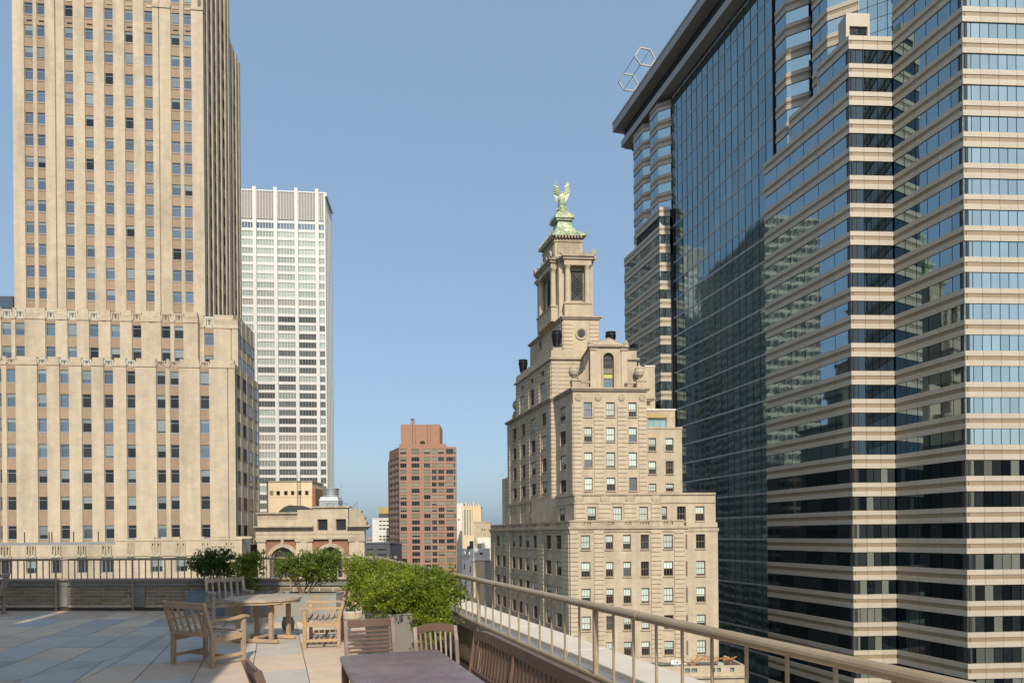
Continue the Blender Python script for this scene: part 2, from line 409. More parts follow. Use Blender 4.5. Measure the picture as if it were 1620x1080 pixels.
ORG = {}
def thing(name, label, cat, loc=(0, 0, 0), rz=0.0, group=None):
    o = bpy.data.objects.new(name, None); COL.objects.link(o)
    o.empty_display_size = 0.3
    o.location = loc; o.rotation_euler = (0, 0, rz)
    o['label'] = label; o['category'] = cat
    if group: o['group'] = group
    ORG[o.name] = Vector(loc)
    return o
def tag(o, label, cat, group=None):
    o['label'] = label; o['category'] = cat
    if group: o['group'] = group
    return o
def wput(name, me, parent, loc=(0, 0, 0), rz=0.0, label=None, kind=None):
    """link a mesh whose place is given in world coordinates (parent unrotated)"""
    o = bpy.data.objects.new(name, me); COL.objects.link(o)
    loc = Vector(loc); ORG[o.name] = loc
    if parent is not None:
        o.parent = parent; loc = loc - ORG[parent.name]
    o.location = loc; o.rotation_euler = (0, 0, rz)
    if label: o['label'] = label
    if kind: o['kind'] = kind
    return o
def lput(name, me, parent, loc=(0, 0, 0), rz=0.0, rot=None, label=None, kind=None):
    """link a mesh in its parent's own coordinates"""
    o = bpy.data.objects.new(name, me); COL.objects.link(o)
    o.parent = parent; o.location = loc; o.rotation_euler = rot or (0, 0, rz)
    if label: o['label'] = label
    if kind: o['kind'] = kind
    return o
def struct(name, me, loc=(0, 0, 0)):
    o = wput(name, me, None, loc); o['kind'] = 'structure'; return o

CACHE = {}
def cached(key, fn):
    if key not in CACHE: CACHE[key] = fn()
    return CACHE[key]

def emit(name, items, parent, limit=300):
    """items: (mesh, world loc, rz[, tilt]); the largest `limit` in view become objects, the rest one joined part"""
    def weight(it):
        p = it[1]
        if p.y < 1: return 0
        x, y = proj(p)
        inside = -60 < x < 1680 and -60 < y < 1140
        return (1 if inside else 0.001) / (p.y * p.y)
    items = sorted(items, key=weight, reverse=True)
    for it in items[:limit]:
        wput(name, it[0], parent, it[1], it[2])
    rest = items[limit:]
    if rest:
        mb = MB()
        for it in rest:
            me = it[0]; c, s = math.cos(it[2]), math.sin(it[2]); p = it[1] - ORG[parent.name]
            vs = [(v.co.x * c - v.co.y * s + p.x, v.co.x * s + v.co.y * c + p.y, v.co.z + p.z) for v in me.vertices]
            b = len(mb.v); mb.v.extend(vs)
            ks = [mb.m(next(k for k in M if M[k] == mm)) for mm in me.materials]
            for pl in me.polygons:
                mb.f.append(tuple(i + b for i in pl.vertices)); mb.mi.append(ks[pl.material_index])
        lput(name + '_field', mb.mesh(name + '_field', fix=False), parent, kind='stuff')

# ------------------------------------------------------------------ windows and walls
def window_meshes(w, h, style):
    """frame mesh, pane box and blind box in the window's own coordinates: x centred, y inwards, z up from the sill"""
    def fr():
        mb = MB(); hw = w / 2
        if style in ('steel',):
            k = 'steel_frame'; t = 0.055
            mb.box(-hw, -hw + t, 0, .1, 0, h, k); mb.box(hw - t, hw, 0, .1, 0, h, k)
            mb.box(-hw + t, hw - t, 0.002, .1, 0, t, k); mb.box(-hw + t, hw - t, 0.002, .1, h - t, h, k)
            mb.box(-hw + t, hw - t, 0.005, .09, h * .74 - .03, h * .74 + .03, k)
            mb.box(-hw - .06, hw + .06, -.10, -0.002, -.09, 0.01, k)
        elif style == 'sash':
            k = 'brown_frame'; t = 0.10
            mb.box(-hw, -hw + t, 0, .1, 0, h, k); mb.box(hw - t, hw, 0, .1, 0, h, k)
            mb.box(-hw + t, hw - t, 0.002, .1, 0, t, k); mb.box(-hw + t, hw - t, 0.002, .1, h - t, h, k)
            mb.box(-hw + t, hw - t, 0.005, .08, h * .5 - .05, h * .5 + .05, k)
            for q in (-1, 1): mb.box(q * hw * .32 - .025, q * hw * .32 + .025, 0.012, .07, t, h * .5 - .05, k); mb.box(q * hw * .32 - .025, q * hw * .32 + .025, 0.012, .07, h * .5 + .05, h - t, k)
            mb.box(-hw - .1, hw + .1, -.34, -.24, -.14, -.01, 'sand_trim')
        elif style == 'plain':
            k = 'brown_frame'; t = 0.08
            mb.box(-hw, -hw + t, 0, .1, 0, h, k); mb.box(hw - t, hw, 0, .1, 0, h, k)
            mb.box(-hw + t, hw - t, 0.002, .1, 0, t, k); mb.box(-hw + t, hw - t, 0.002, .1, h - t, h, k)
        elif style == 'triple':
            k = 'steel_frame'; t = 0.07
            mb.box(-hw, -hw + t, 0, .1, 0, h, k); mb.box(hw - t, hw, 0, .1, 0, h, k)
            mb.box(-hw + t, hw - t, 0.002, .1, 0, t, k); mb.box(-hw + t, hw - t, 0.002, .1, h - t, h, k)
            for q in (-1, 1): mb.box(q * hw * .36 - .03, q * hw * .36 + .03, 0.005, .08, t, h - t, k)
        return mb.mesh('window')
    def pane(key):
        mb = MB(); mb.box(-w / 2 + .05, w / 2 - .05, .06, .085, .05, h - .05, key); return mb.mesh('pane')
    def blind(fr_, key):
        mb = MB(); mb.box(-w / 2 + .08, w / 2 - .08, .03, .045, h - .06 - (h - .12) * fr_, h - .06, key); return mb.mesh('blind')
    return fr, pane, blind

def window(F, s, z, w, h, parent, o, style='steel', glass='glass_b', blind=None, bkey='blind'):
    w = round(w, 2); h = round(h, 2)
    fr, pane, bl = window_meshes(w, h, style)
    wo = wput('window', cached(('win', w, h, style), fr), parent, F.P(s, o, z), F.rz)
    lput('pane', cached(('pane', w, h, glass), lambda: pane(glass)), wo)
    if blind:
        b = round(blind, 1)
        lput('blind', cached(('blind', w, h, b, bkey), lambda: bl(b, bkey)), wo)
    return wo

def punched(mb, F, s0, s1, z0, z1, ops, key, depth=0.35, o=0.0):
    """wall sheet with real openings (s0,s1,z0,z1 each) and their reveals, plus outer edge returns"""
    S_ = sorted({s0, s1} | {a for q in ops for a in q[:2] if s0 < a < s1})
    Z_ = sorted({z0, z1} | {a for q in ops for a in q[2:] if z0 < a < z1})
    def inside(s, z): return any(q[0] < s < q[1] and q[2] < z < q[3] for q in ops)
    for i in range(len(S_) - 1):
        j = 0
        while j < len(Z_) - 1:
            if inside((S_[i] + S_[i + 1]) / 2, (Z_[j] + Z_[j + 1]) / 2): j += 1; continue
            k = j
            while k + 1 < len(Z_) - 1 and not inside((S_[i] + S_[i + 1]) / 2, (Z_[k + 1] + Z_[k + 2]) / 2): k += 1
            a, b, c, d = S_[i], S_[i + 1], Z_[j], Z_[k + 1]
            mb.add([F.P(a, o, c), F.P(b, o, c), F.P(b, o, d), F.P(a, o, d)], [(0, 1, 2, 3)], key)
            j = k + 1
    for (a, b, c, d) in ops:
        i = o - depth
        mb.add([F.P(a, o, c), F.P(b, o, c), F.P(b, i, c), F.P(a, i, c)], [(3, 2, 1, 0)], key)
        mb.add([F.P(a, o, d), F.P(b, o, d), F.P(b, i, d), F.P(a, i, d)], [(0, 1, 2, 3)], key)
        mb.add([F.P(a, o, c), F.P(a, o, d), F.P(a, i, d), F.P(a, i, c)], [(3, 2, 1, 0)], key)
        mb.add([F.P(b, o, c), F.P(b, o, d), F.P(b, i, d), F.P(b, i, c)], [(0, 1, 2, 3)], key)
    i = o - depth - .1
    mb.add([F.P(s0, o, z1), F.P(s1, o, z1), F.P(s1, i, z1), F.P(s0, i, z1)], [(0, 1, 2, 3)], key)
    mb.add([F.P(s0, o, z0), F.P(s0, o, z1), F.P(s0, i, z1), F.P(s0, i, z0)], [(3, 2, 1, 0)], key)
    mb.add([F.P(s1, o, z0), F.P(s1, o, z1), F.P(s1, i, z1), F.P(s1, i, z0)], [(0, 1, 2, 3)], key)

def clip(poly, a, b, c):
    """keep the part of a polygon where a*x + b*y <= c"""
    out = []
    for i in range(len(poly)):
        p, q = poly[i], poly[(i + 1) % len(poly)]
        fp, fq = a * p[0] + b * p[1] - c, a * q[0] + b * q[1] - c
        if fp <= 0: out.append(p)
        if (fp < 0 < fq) or (fq < 0 < fp):
            t = fp / (fp - fq); out.append((p[0] + (q[0] - p[0]) * t, p[1] + (q[1] - p[1]) * t))
    return out
def area(poly):
    return abs(sum(poly[i][0] * poly[(i + 1) % len(poly)][1] - poly[(i + 1) % len(poly)][0] * poly[i][1] for i in range(len(poly)))) / 2 if len(poly) > 2 else 0
def inset(poly, d):
    n = len(poly); ar = sum(poly[i][0] * poly[(i + 1) % n][1] - poly[(i + 1) % n][0] * poly[i][1] for i in range(n))
    if ar < 0: poly = poly[::-1]
    out = list(poly)
    for i in range(n):
        p, q = poly[i], poly[(i + 1) % n]
        ex, ey = q[0] - p[0], q[1] - p[1]; L = math.hypot(ex, ey)
        if L < 1e-6: continue
        nx, ny = ey / L, -ex / L
        out = clip(out, nx, ny, nx * p[0] + ny * p[1] - d)
    return out
GROUND_Z = -58.0

# ------------------------------------------------------------------ ground far below
mb = MB(); mb.box(-2500, 2500, -600, 4000, -0.5, 0, 'asphalt')
struct('ground', mb.mesh('ground'), (0, 0, GROUND_Z))

# ------------------------------------------------------------------ tall cream tower on the left
def pick_glass(p_light):
    return 'glass_a' if random.random() < p_light else 'glass_b'

def left_tower():
    dF = Vector((1, 0.105, 0)).normalized(); dB = Vector((-dF.y, dF.x, 0))     # along the front, back into the depth
    base = at(200, 900, 92); base.z = GROUND_Z
    T = thing('art_deco_tower', 'tall cream limestone tower with stepped lower blocks and rows of blue windows', 'tower', base)
    # --- upper shaft
    KU = at(325, 490, 107.0); FU = Face(KU, dF)
    yw = 462
    cols = [(42.5, 56), (62, 75.5), (106, 120), (138, 151.7), (169, 183), (201, 214.7), (232, 245.5), (274, 288), (293.7, 306.7)]
    cs = [(FU.s(a, yw, -.2), FU.s(b, yw, -.2)) for a, b in cols]
    sL = FU.s(23, yw)
    zb = FU.z(107, 473.4); pitch = 34.75 / FPX * (107.0 - 3); zh = 1.78
    ztop = 112.0; zbot = FU.z(300, 520)
    mb = MB()
    mb.prism([FU.P(sL + .25, -.62, 0)[:2], FU.P(-.25, -.62, 0)[:2], FU.P(-.25, -13.4, 0)[:2], FU.P(sL + .25, -13.4, 0)[:2]], zbot - 20, ztop, 'dark_core')
    lput('core', mb.mesh('core'), T, -ORG[T.name])
    edges = [sL] + [q for c in cs for q in c] + [0.0]
    rows = [zb + i * pitch for i in range(-1, 16)]
    for i in range(0, len(edges), 2):
        a, b = edges[i], edges[i + 1]
        pieces = [(a, b)]
        if i == 4: pieces = [(a + .0, a + (b - a) * .54 - .09), (a + (b - a) * .54 + .09, b)]
        if i == 14: pieces = [(a, a + (b - a) * .36 - .09), (a + (b - a) * .36 + .09, b)]
        for (p, q) in pieces:
            mb = MB(); out = 0.04 if q - p > 0.9 else -0.08
            mb.fbox(FU, p, q, -.60, out, zbot, ztop if i not in (14, 18) else FU.z(256, 13), 'lime')
            if i in (14, 18):
                zc = FU.z(256, 13)
                mb.fbox(FU, p - .05, q + .05, -.60, out + .12, zc, zc + .5, 'lime_carved')
                mb.fbox(FU, p, q, -.60, out - .15, zc + .5, ztop, 'lime')
            lput('pier', mb.mesh('pier'), T, -ORG[T.name])
        if len(pieces) > 1:
            mb = MB(); mb.fbox(FU, pieces[0][1] - .02, pieces[1][0] + .02, -.60, -.12, zbot, ztop, 'spandrel')
            lput('groove', mb.mesh('groove'), T, -ORG[T.name])
    for (a, b) in cs:
        w = b - a
        def sp(hh):
            m = MB(); m.box(-w / 2, w / 2, 0, .35, 0, hh, 'spandrel'); m.box(-w / 2 + .1, w / 2 - .1, -.05, -.002, hh - .25, hh - .08, 'spandrel'); return m.mesh('spandrel_panel')
        for k, z in enumerate(rows):
            c = (a + b) / 2
            window(FU, c, z, w - .02, zh, T, -.22, 'steel', 'glass_a' if random.random() < .93 else 'glass_b', random.choice([.2, .2, .3, .3, .5, .9]) if random.random() < .55 else None)
            hh = pitch - zh
            wput('spandrel_panel', cached(('usp', round(w, 2), round(hh, 2)), lambda: sp(hh)), T, FU.P(c, -.14, z + zh), FU.rz)
            if k == 14:
                m = MB(); m.box(-.45, .35, -.06, .02, .55, .75, 'iron')
                wput('vent_slot', cached('ventslot', lambda: m.mesh('vent_slot')), T, FU.P(c + .15, -.14, z - (pitch - zh)), FU.rz)
            if k == 15:
                m = MB(); m.box(-.5, .4, -.08, .02, .6, .95, 'lime_carved')
                wput('carved_block', cached('carvblock', lambda: m.mesh('carved_block')), T, FU.P(c + .1, -.14, z - (pitch - zh)), FU.rz)
    # right side of the shaft: piers and window strips in steep foreshortening
    def side(K, L, z0, z1, n, zs, hh, tag_, rel=.22, ww=1.0):
        SF = Face((K.x, K.y), dB)
        mb = MB(); mb.fbox(SF, 0, L, -.9, -rel, z0, z1, 'spandrel' if rel > .1 else 'lime'); lput('side_wall', mb.mesh('side_wall'), T, -ORG[T.name])
        bay = L / n
        for i in range(n + 1):
            w = (.7 if i not in (0, n) else .9) if rel > .1 else bay - ww - .3
            c = min(max(i * bay, w / 2), L - w / 2)
            mb = MB(); mb.fbox(SF, c - w / 2, c + w / 2, -.7, 0.0, z0, z1 - .3 * (i % 2), 'lime'); lput('side_pier', mb.mesh('side_pier'), T, -ORG[T.name])
        for i in range(n):
            for z in zs:
                if z < z0 - .5 or z + hh > z1: continue
                window(SF, (i + .5) * bay, z, bay - 1.0 if rel > .1 else ww, hh, T, -rel + .06, 'plain', 'glass_a' if random.random() < .75 else 'glass_b')
    side(KU, 13.6, zbot, ztop, 6, rows, zh, 'u')
    K2 = KU + dB * 13.9 - dF * .5
    zt2 = at(383, 78, 124).z
    mb = MB(); mb.prism([(K2 + dB * 0)[:2], (K2 + dB * 6.6)[:2], (K2 + dB * 6.6 - dF * 28)[:2], (K2 - dF * 28)[:2]], zbot - 20, zt2, 'spandrel'); lput('rear_wing', mb.mesh('rear_wing'), T, -ORG[T.name])
    side(K2 + dF * .3, 6.6, zbot, zt2 - .1, 3, rows, zh, 'r')
    # --- middle block (two storeys in view under a carved frieze)
    def block(F, cols, yref, sA, sB, zlo, zhi, rows_y, hpx, frieze, pitch_extra=None, depth=16, panel_every=True, first_dark=0):
        cs = [(F.s(a, yref, -.2), F.s(b, yref, -.2)) for a, b in cols]
        mb = MB()
        mb.prism([F.P(sA + .2, -.6, 0)[:2], F.P(sB - .2, -.6, 0)[:2], F.P(sB - .2, -depth, 0)[:2], F.P(sA + .2, -depth, 0)[:2]], zlo, zhi - .9, 'spandrel', 'roof')
        lput('core', mb.mesh('core'), T, -ORG[T.name])
        zf = F.z((cols[0][0] + cols[-1][1]) / 2, frieze)
        edges = [sA] + [q for c in cs for q in c] + [sB]
        for i in range(0, len(edges), 2):
            a, b = edges[i], edges[i + 1]
            if b - a < .15: continue
            mb = MB(); out = 0.04 if b - a > 1.0 else -.06
            parts = [(a, b)]
            if b - a > 3.0: parts = [(a, a + (b - a) * .70), (a + (b - a) * .70 + .16, b)]
            for (p, q) in parts:
                mb.fbox(F, p, q, -.58, out, zlo, zf, 'lime')
            if len(parts) > 1: mb.fbox(F, parts[0][1] - .02, parts[1][0] + .02, -.58, -.15, zlo, zf - .02, 'spandrel')
            lput('pier', mb.mesh('pier'), T, -ORG[T.name])
            mb = MB()
            mb.fbox(F, a - .04, b + .04, -.58, out + .10, zf, zf + .55, 'lime'); mb.fbox(F, a, b, -.58, out + .02, zf + .55, zhi - .75, 'lime_carved')
            mb.fbox(F, a + .1, b - .1, -.58, out - .10, zhi - .75, zhi, 'lime')
            lput('pier_cap', mb.mesh('pier_cap'), T, -ORG[T.name])
        rz = [F.z((cols[0][0] + cols[-1][1]) / 2, y + hpx) for y in rows_y]
        hh = hpx / FPX * F.P(0, 0, 0).y * 1.0
        for ci, (a, b) in enumerate(cs):
            w = b - a; c = (a + b) / 2
            # carved panel over each column
            pk = 'pale_patina' if random.random() < .45 else 'lime_carved'
            H = zhi - .3 - zf - .15
            def pan(pk=pk, w=w, H=H):
                m = MB(); m.box(-w / 2, w / 2, 0, .4, 0, H, pk)
                m.box(-w / 2, -w * .36, -.10, -.002, .1, H, pk); m.box(w * .36, w / 2, -.10, -.002, .1, H, pk)
                m.box(-w * .34, w * .34, -.07, -.002, H * .82, H, pk)
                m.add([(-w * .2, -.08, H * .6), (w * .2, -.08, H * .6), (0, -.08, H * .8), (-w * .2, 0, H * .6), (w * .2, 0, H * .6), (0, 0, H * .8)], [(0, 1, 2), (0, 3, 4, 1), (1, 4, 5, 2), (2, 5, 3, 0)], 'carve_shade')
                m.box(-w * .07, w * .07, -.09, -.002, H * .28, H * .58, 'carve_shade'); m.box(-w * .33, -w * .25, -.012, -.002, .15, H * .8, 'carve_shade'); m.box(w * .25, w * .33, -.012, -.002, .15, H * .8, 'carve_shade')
                return m.mesh('carved_panel')
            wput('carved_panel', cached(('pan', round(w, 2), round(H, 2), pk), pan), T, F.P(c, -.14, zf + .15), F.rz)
            prev = zf + .15
            for k, z in enumerate(rz):
                top = z + hh
                if prev - top > .12:
                    q = prev - top
                    def sp(q=q, w=w):
                        m = MB(); m.box(-w / 2, w / 2, 0, .3, 0, q, 'spandrel'); return m.mesh('spandrel_panel')
                    wput('spandrel_panel', cached(('sp', round(w, 2), round(q, 2)), sp), T, F.P(c, -.14, top), F.rz)
                x = proj(F.P(c, 0, z))[0]
                dark = (k >= 1 and x > 120) or x > 190 or k > 3
                g = 'glass_b' if (dark and random.random() < .92) else 'glass_a'
                window(F, c, z, w - .02, hh, T, -.22, 'steel', g, random.choice([.2, .3, .3, .5, .7, .9]) if random.random() < (.5 if dark else .7) else None)
                prev = z
            q = prev - zlo
            if q > .1:
                def sp2(q=q, w=w):
                    m = MB(); m.box(-w / 2, w / 2, 0, .3, 0, q, 'spandrel'); return m.mesh('spandrel_panel')
                wput('spandrel_panel', cached(('sp', round(w, 2), round(q, 2)), sp2), T, F.P(c, -.14, zlo), F.rz)
        return rz, hh
    KM = at(313, 530, 100.0); FM = Face(KM, dF)
    block(FM, [(3.5, 19), (25, 40.5), (73, 89), (108, 123), (142, 157), (176, 191), (209.7, 224.5), (255.5, 270), (276, 291)], 522,
          FM.s(-60, 522), 0.0, FM.z(200, 600), FM.z(200, 490.5), [513, 549.5], 19, 507)
    for px, py in ((52.5, 501.5), (97, 503.5), (165, 505.5), (241, 507.5)):
        m = MB(); m.box(-.28, .28, -.06, .05, 0, .45, 'iron'); sx = FM.s(px, py)
        wput('vent', cached('vent', lambda: m.mesh('vent')), T, FM.P(sx, .06, FM.z(px, py) - .25), FM.rz)
    KN = at(376.5, 530, 101.5); FN = Face(KN, dF)
    block(FN, [(324, 339)], 535, FN.s(312, 535), 0.0, FN.z(350, 600), FN.z(350, 498), [526.5, 562], 19, 519, depth=8.8)
    side(KN, 9.0, FN.z(350, 600), FN.z(350, 498), 4, [FN.z(350, 545.5), FN.z(350, 581)], 1.9, 'm', .06, 1.5)
    # --- lower block
    KL = at(372.5, 700, 95.0); FL = Face(KL, dF)
    zlo = FL.z(200, 900)
    block(FL, [(0, 4), (11.7, 27), (61, 76), (96, 111), (131, 146.5), (166, 181), (201.7, 216), (249, 263), (270, 284.5), (317.5, 332.5)], 700,
          FL.s(-60, 700), 0.0, zlo, FL.z(200, 566), [586, 624, 663, 703, 743, 785.5, 831], 20.5, 579, depth=12.2)
    side(KL, 12.5, zlo, FL.z(200, 572), 4, [FL.z(200, y + 20.5) for y in [586, 624, 663, 703, 743, 785.5, 831]], 1.9, 'l', .06, 1.9)
    # --- podium with carved parapet
    FP_ = Face(at(383, 870, 91.0), dF)
    z0 = GROUND_Z
    zt = FP_.z(280, 849); zt2 = FP_.z(90, 861); sm = FP_.s(183, 870); s0 = FP_.s(-60, 870)
    cols = [(0, 19), (41, 59), (81, 99), (122, 138), (160, 179), (201, 214), (238, 257), (278, 296), (318, 334)]
    mb = MB()
    ops = []
    zw0, zw1 = FP_.z(200, 905), FP_.z(200, 883.5)
    for i, (a, b) in enumerate(cols):
        if i == 5: continue
        ops.append((FP_.s(a, 893), FP_.s(b, 893), zw0, zw1))
    punched(mb, FP_, s0, 0.0, z0, FP_.z(200, 879.5), ops, 'lime', .4)
    mb.prism([FP_.P(s0 + .1, -.8, 0)[:2], FP_.P(-.1, -.8, 0)[:2], FP_.P(-.1, -12, 0)[:2], FP_.P(s0 + .1, -12, 0)[:2]], z0, zt2 - .3, 'dark_core', 'roof')
    lput('podium_wall', mb.mesh('podium_wall'), T, -ORG[T.name])
    for q in ops: window(FP_, (q[0] + q[1]) / 2, zw0, q[1] - q[0], zw1 - zw0, T, -.22, 'triple', 'glass_b', .6 if random.random() < .4 else None)
    mb = MB(); zc = FP_.z(200, 879.4)
    mb.fbox(FP_, s0, sm, -.5, .05, zc, zt2, 'lime'); mb.fbox(FP_, sm + .01, 0, -.5, .12, zc, zt - .5, 'lime')
    mb.fbox(FP_, sm, 0.05, -.55, .2, zt - .5, zt - .3, 'lime')
    lput('parapet', mb.mesh('parapet'), T, -ORG[T.name])
    mb = MB(); mb.fbox(FP_, s0, sm - .05, -.6, .08, zt2 + .004, zt2 + .3, 'flashing'); lput('flashing', mb.mesh('flashing'), T, -ORG[T.name])
    for i, (a, b) in enumerate(cols + [(355, 371)]):
        c = FP_.s((a + b) / 2, 872); w = FP_.s(b, 872) - FP_.s(a, 872); tp = zt2 if c < sm else zt - .55
        H = tp - zc - .1
        def pan(w=w, H=H):
            m = MB(); m.box(-w / 2, w / 2, -.12, -.002, -.1, .2, 'lime_carved')
            for q in (-.36, -.12, .12, .36): m.box(q * w - .08, q * w + .08, -.16, -.002, .2, H, 'lime_carved')
            for q in (-.24, .24): m.box(q * w - .14, q * w + .14, -.22, -.163, .05, .32, 'pale_patina'); m.box(q * w - .09, q * w + .09, -.05, -.002, H - .45, H - .25, 'iron')
            return m.mesh('carved_panel')
        wput('carved_panel', cached(('pp', round(w, 1), round(H, 1)), pan), T, FP_.P(c, .12, zc), FP_.rz)
        if c > sm:
            m = MB(); m.box(-1.2, 1.2, 0, .5, 0, .32, 'lime_carved')
            wput('merlon', cached('merlon', lambda: m.mesh('merlon')), T, FP_.P(c + 1.9 * .95, .0, zt - .298), FP_.rz)
    for px in (37, 76, 80.5, 115, 154):
        m = MB(); m.tube([(0, 0, 0), (0, 0, 1.45)], .06, 'iron', 6)
        wput('vent_pipe', cached('ventpipe', lambda: m.mesh('vent_pipe')), T, FP_.P(FP_.s(px, 855), -.25, zt2 + .28))
    # right return of the podium
    PS = Face(FP_.P(0, 0, 0), dB)
    mb = MB(); mb.fbox(PS, 0.02, 4.0, -.5, .0, z0, zt - .4, 'grey_stone'); lput('podium_return', mb.mesh('podium_return'), T, -ORG[T.name])
left_tower()

# dark glass block peeping out at the left edge
def edge_block():
    b = at(5, 478, 150)
    T = thing('rooftop_block', 'dark blue glass rooftop block at the far left edge behind the cream tower', 'rooftop block', (b.x, 150, at(5, 520, 150).z))
    z = b.z + 1.4; mb = MB(); mb.box(-9, 2.2, 0, 8, 0, z - ORG[T.name].z, 'slate_wall'); lput('wall', mb.mesh('wall'), T)
    for i in range(4):
        m = MB(); m.box(-1.2, 1.2, -.08, 0, z - ORG[T.name].z - 2.6, z - ORG[T.name].z - .5, 'glass_a'); lput('pane', cached('ebp', lambda: m.mesh('pane')), T, (-7.4 + i * 2.6, 0, 0))
edge_block()

# ------------------------------------------------------------------ white grid office tower
def white_tower():
    dF = Vector((1, 0.10, 0)).normalized(); dB = Vector((-dF.y, dF.x, 0))
    K = at(516, 540, 300); F = Face(K, dF)
    T = thing('office_tower', 'white steel grid office tower with grey louvred crown rising behind the cream tower', 'tower', (K.x, K.y, GROUND_Z))
    off = -ORG[T.name]
    bay = 9.2; cx = [-3.45 - bay * i for i in range(0, 6)]
    ztop = F.z(480, 303); sL = cx[-1] - bay
    zlv1 = F.z(470, 306); zlv0 = F.z(470, 350)
    pitch = 13.5 / FPX * 296
    mb = MB(); mb.prism([F.P(sL, -.5, 0)[:2], F.P(-.2, -.5, 0)[:2], F.P(-.2, -16.8, 0)[:2], F.P(sL, -16.8, 0)[:2]], GROUND_Z, ztop - 1, 'dark_core', 'roof'); lput('core', mb.mesh('core'), T, off)
    for i, c in enumerate(cx):
        mb = MB(); mb.fbox(F, c - .75, c + .75, -.45, 1.3, GROUND_Z, ztop + .9, 'white_alu'); lput('column', mb.mesh('column'), T, off)
    mb = MB(); mb.fbox(F, -.45, .1, -.45, .25, GROUND_Z, ztop, 'white_alu'); lput('corner_post', mb.mesh('corner_post'), T, off)
    spans = []
    r = -.45
    for c in cx: spans.append((c + .75, r)); r = c - .75
    spans.append((sL, r))
    top_rows = [(zlv0 - 1.2 - i * pitch) for i in range(0, 46)]
    for si, (a, b) in enumerate(spans):
        w = b - a - .02
        n = max(1, round(w / 1.28))
        def strip(g, w=w, n=n, h=pitch - 1.3):
            m = MB(); m.box(-w / 2, w / 2, .12, .16, 0, h, g)
            for k in range(1, n): m.box(-w / 2 + w * k / n - .09, -w / 2 + w * k / n + .09, 0, .12, 0, h, 'white_alu' if g != 'glass_d' else 'louver')
            return m.mesh('window_strip')
        def spand(w=w):
            m = MB(); m.box(-w / 2, w / 2, 0, .4, 0, 1.28, 'white_alu'); return m.mesh('spandrel')
        for k, z in enumerate(top_rows):
            if z < -25: break
            if k == 9: g = 'louver'
            elif k == 0: g = 'glass_a'
            else:
                dk = (k > 10 and si <= 2 and random.random() < .35 + .035 * (k - 10)) or (k > 16 and random.random() < .5)
                g = 'glass_d' if dk else 'glass_c'
                if k in (25, 26): g = 'louver'
            wput('window_strip', cached(('wst', round(w, 1), g), lambda: strip(g)), T, F.P((a + b) / 2, 0, z - (pitch - 1.3)), F.rz)
            wput('spandrel', cached(('wsp', round(w, 1)), spand), T, F.P((a + b) / 2, .12, z), F.rz)
        # louvred crown
        def crown(w=w, n=n):
            m = MB(); h = zlv1 - zlv0 - .1; m.box(-w / 2, w / 2, .15, .3, 0, h, 'louver')
            for k in range(0, n + 1):
                x = max(-w / 2 + .1, min(w / 2 - .1, -w / 2 + w * k / n)); m.box(x - .09, x + .09, -.1, .15, 0, h, 'white_alu')
            return m.mesh('louvre_panel')
        wput('louvre_panel', crown(), T, F.P((a + b) / 2, 0, zlv0 + .55), F.rz)
        mb = MB(); mb.fbox(F, a, b, -.4, .12, zlv1 + .46, ztop, 'white_alu'); lput('parapet', mb.mesh('parapet'), T, off)
    SF = Face((K.x, K.y), dB); L = 17.0
    mb = MB(); mb.fbox(SF, 0.12, L, -.45, 0, GROUND_Z, ztop, 'white_alu'); lput('side_wall', mb.mesh('side_wall'), T, off)
    for i in range(5):
        mb = MB(); mb.fbox(SF, .5 + i * 3.6, 3.2 + i * 3.6, .002, .12, GROUND_Z, ztop - 3, 'white_stone'); lput('side_panel', mb.mesh('side_panel'), T, off)
    mb = MB(); mb.fbox(SF, 0.15, L, .15, .8, ztop - 1.6, ztop - .1, 'white_alu'); lput('roof_edge', mb.mesh('roof_edge'), T, off)
white_tower()

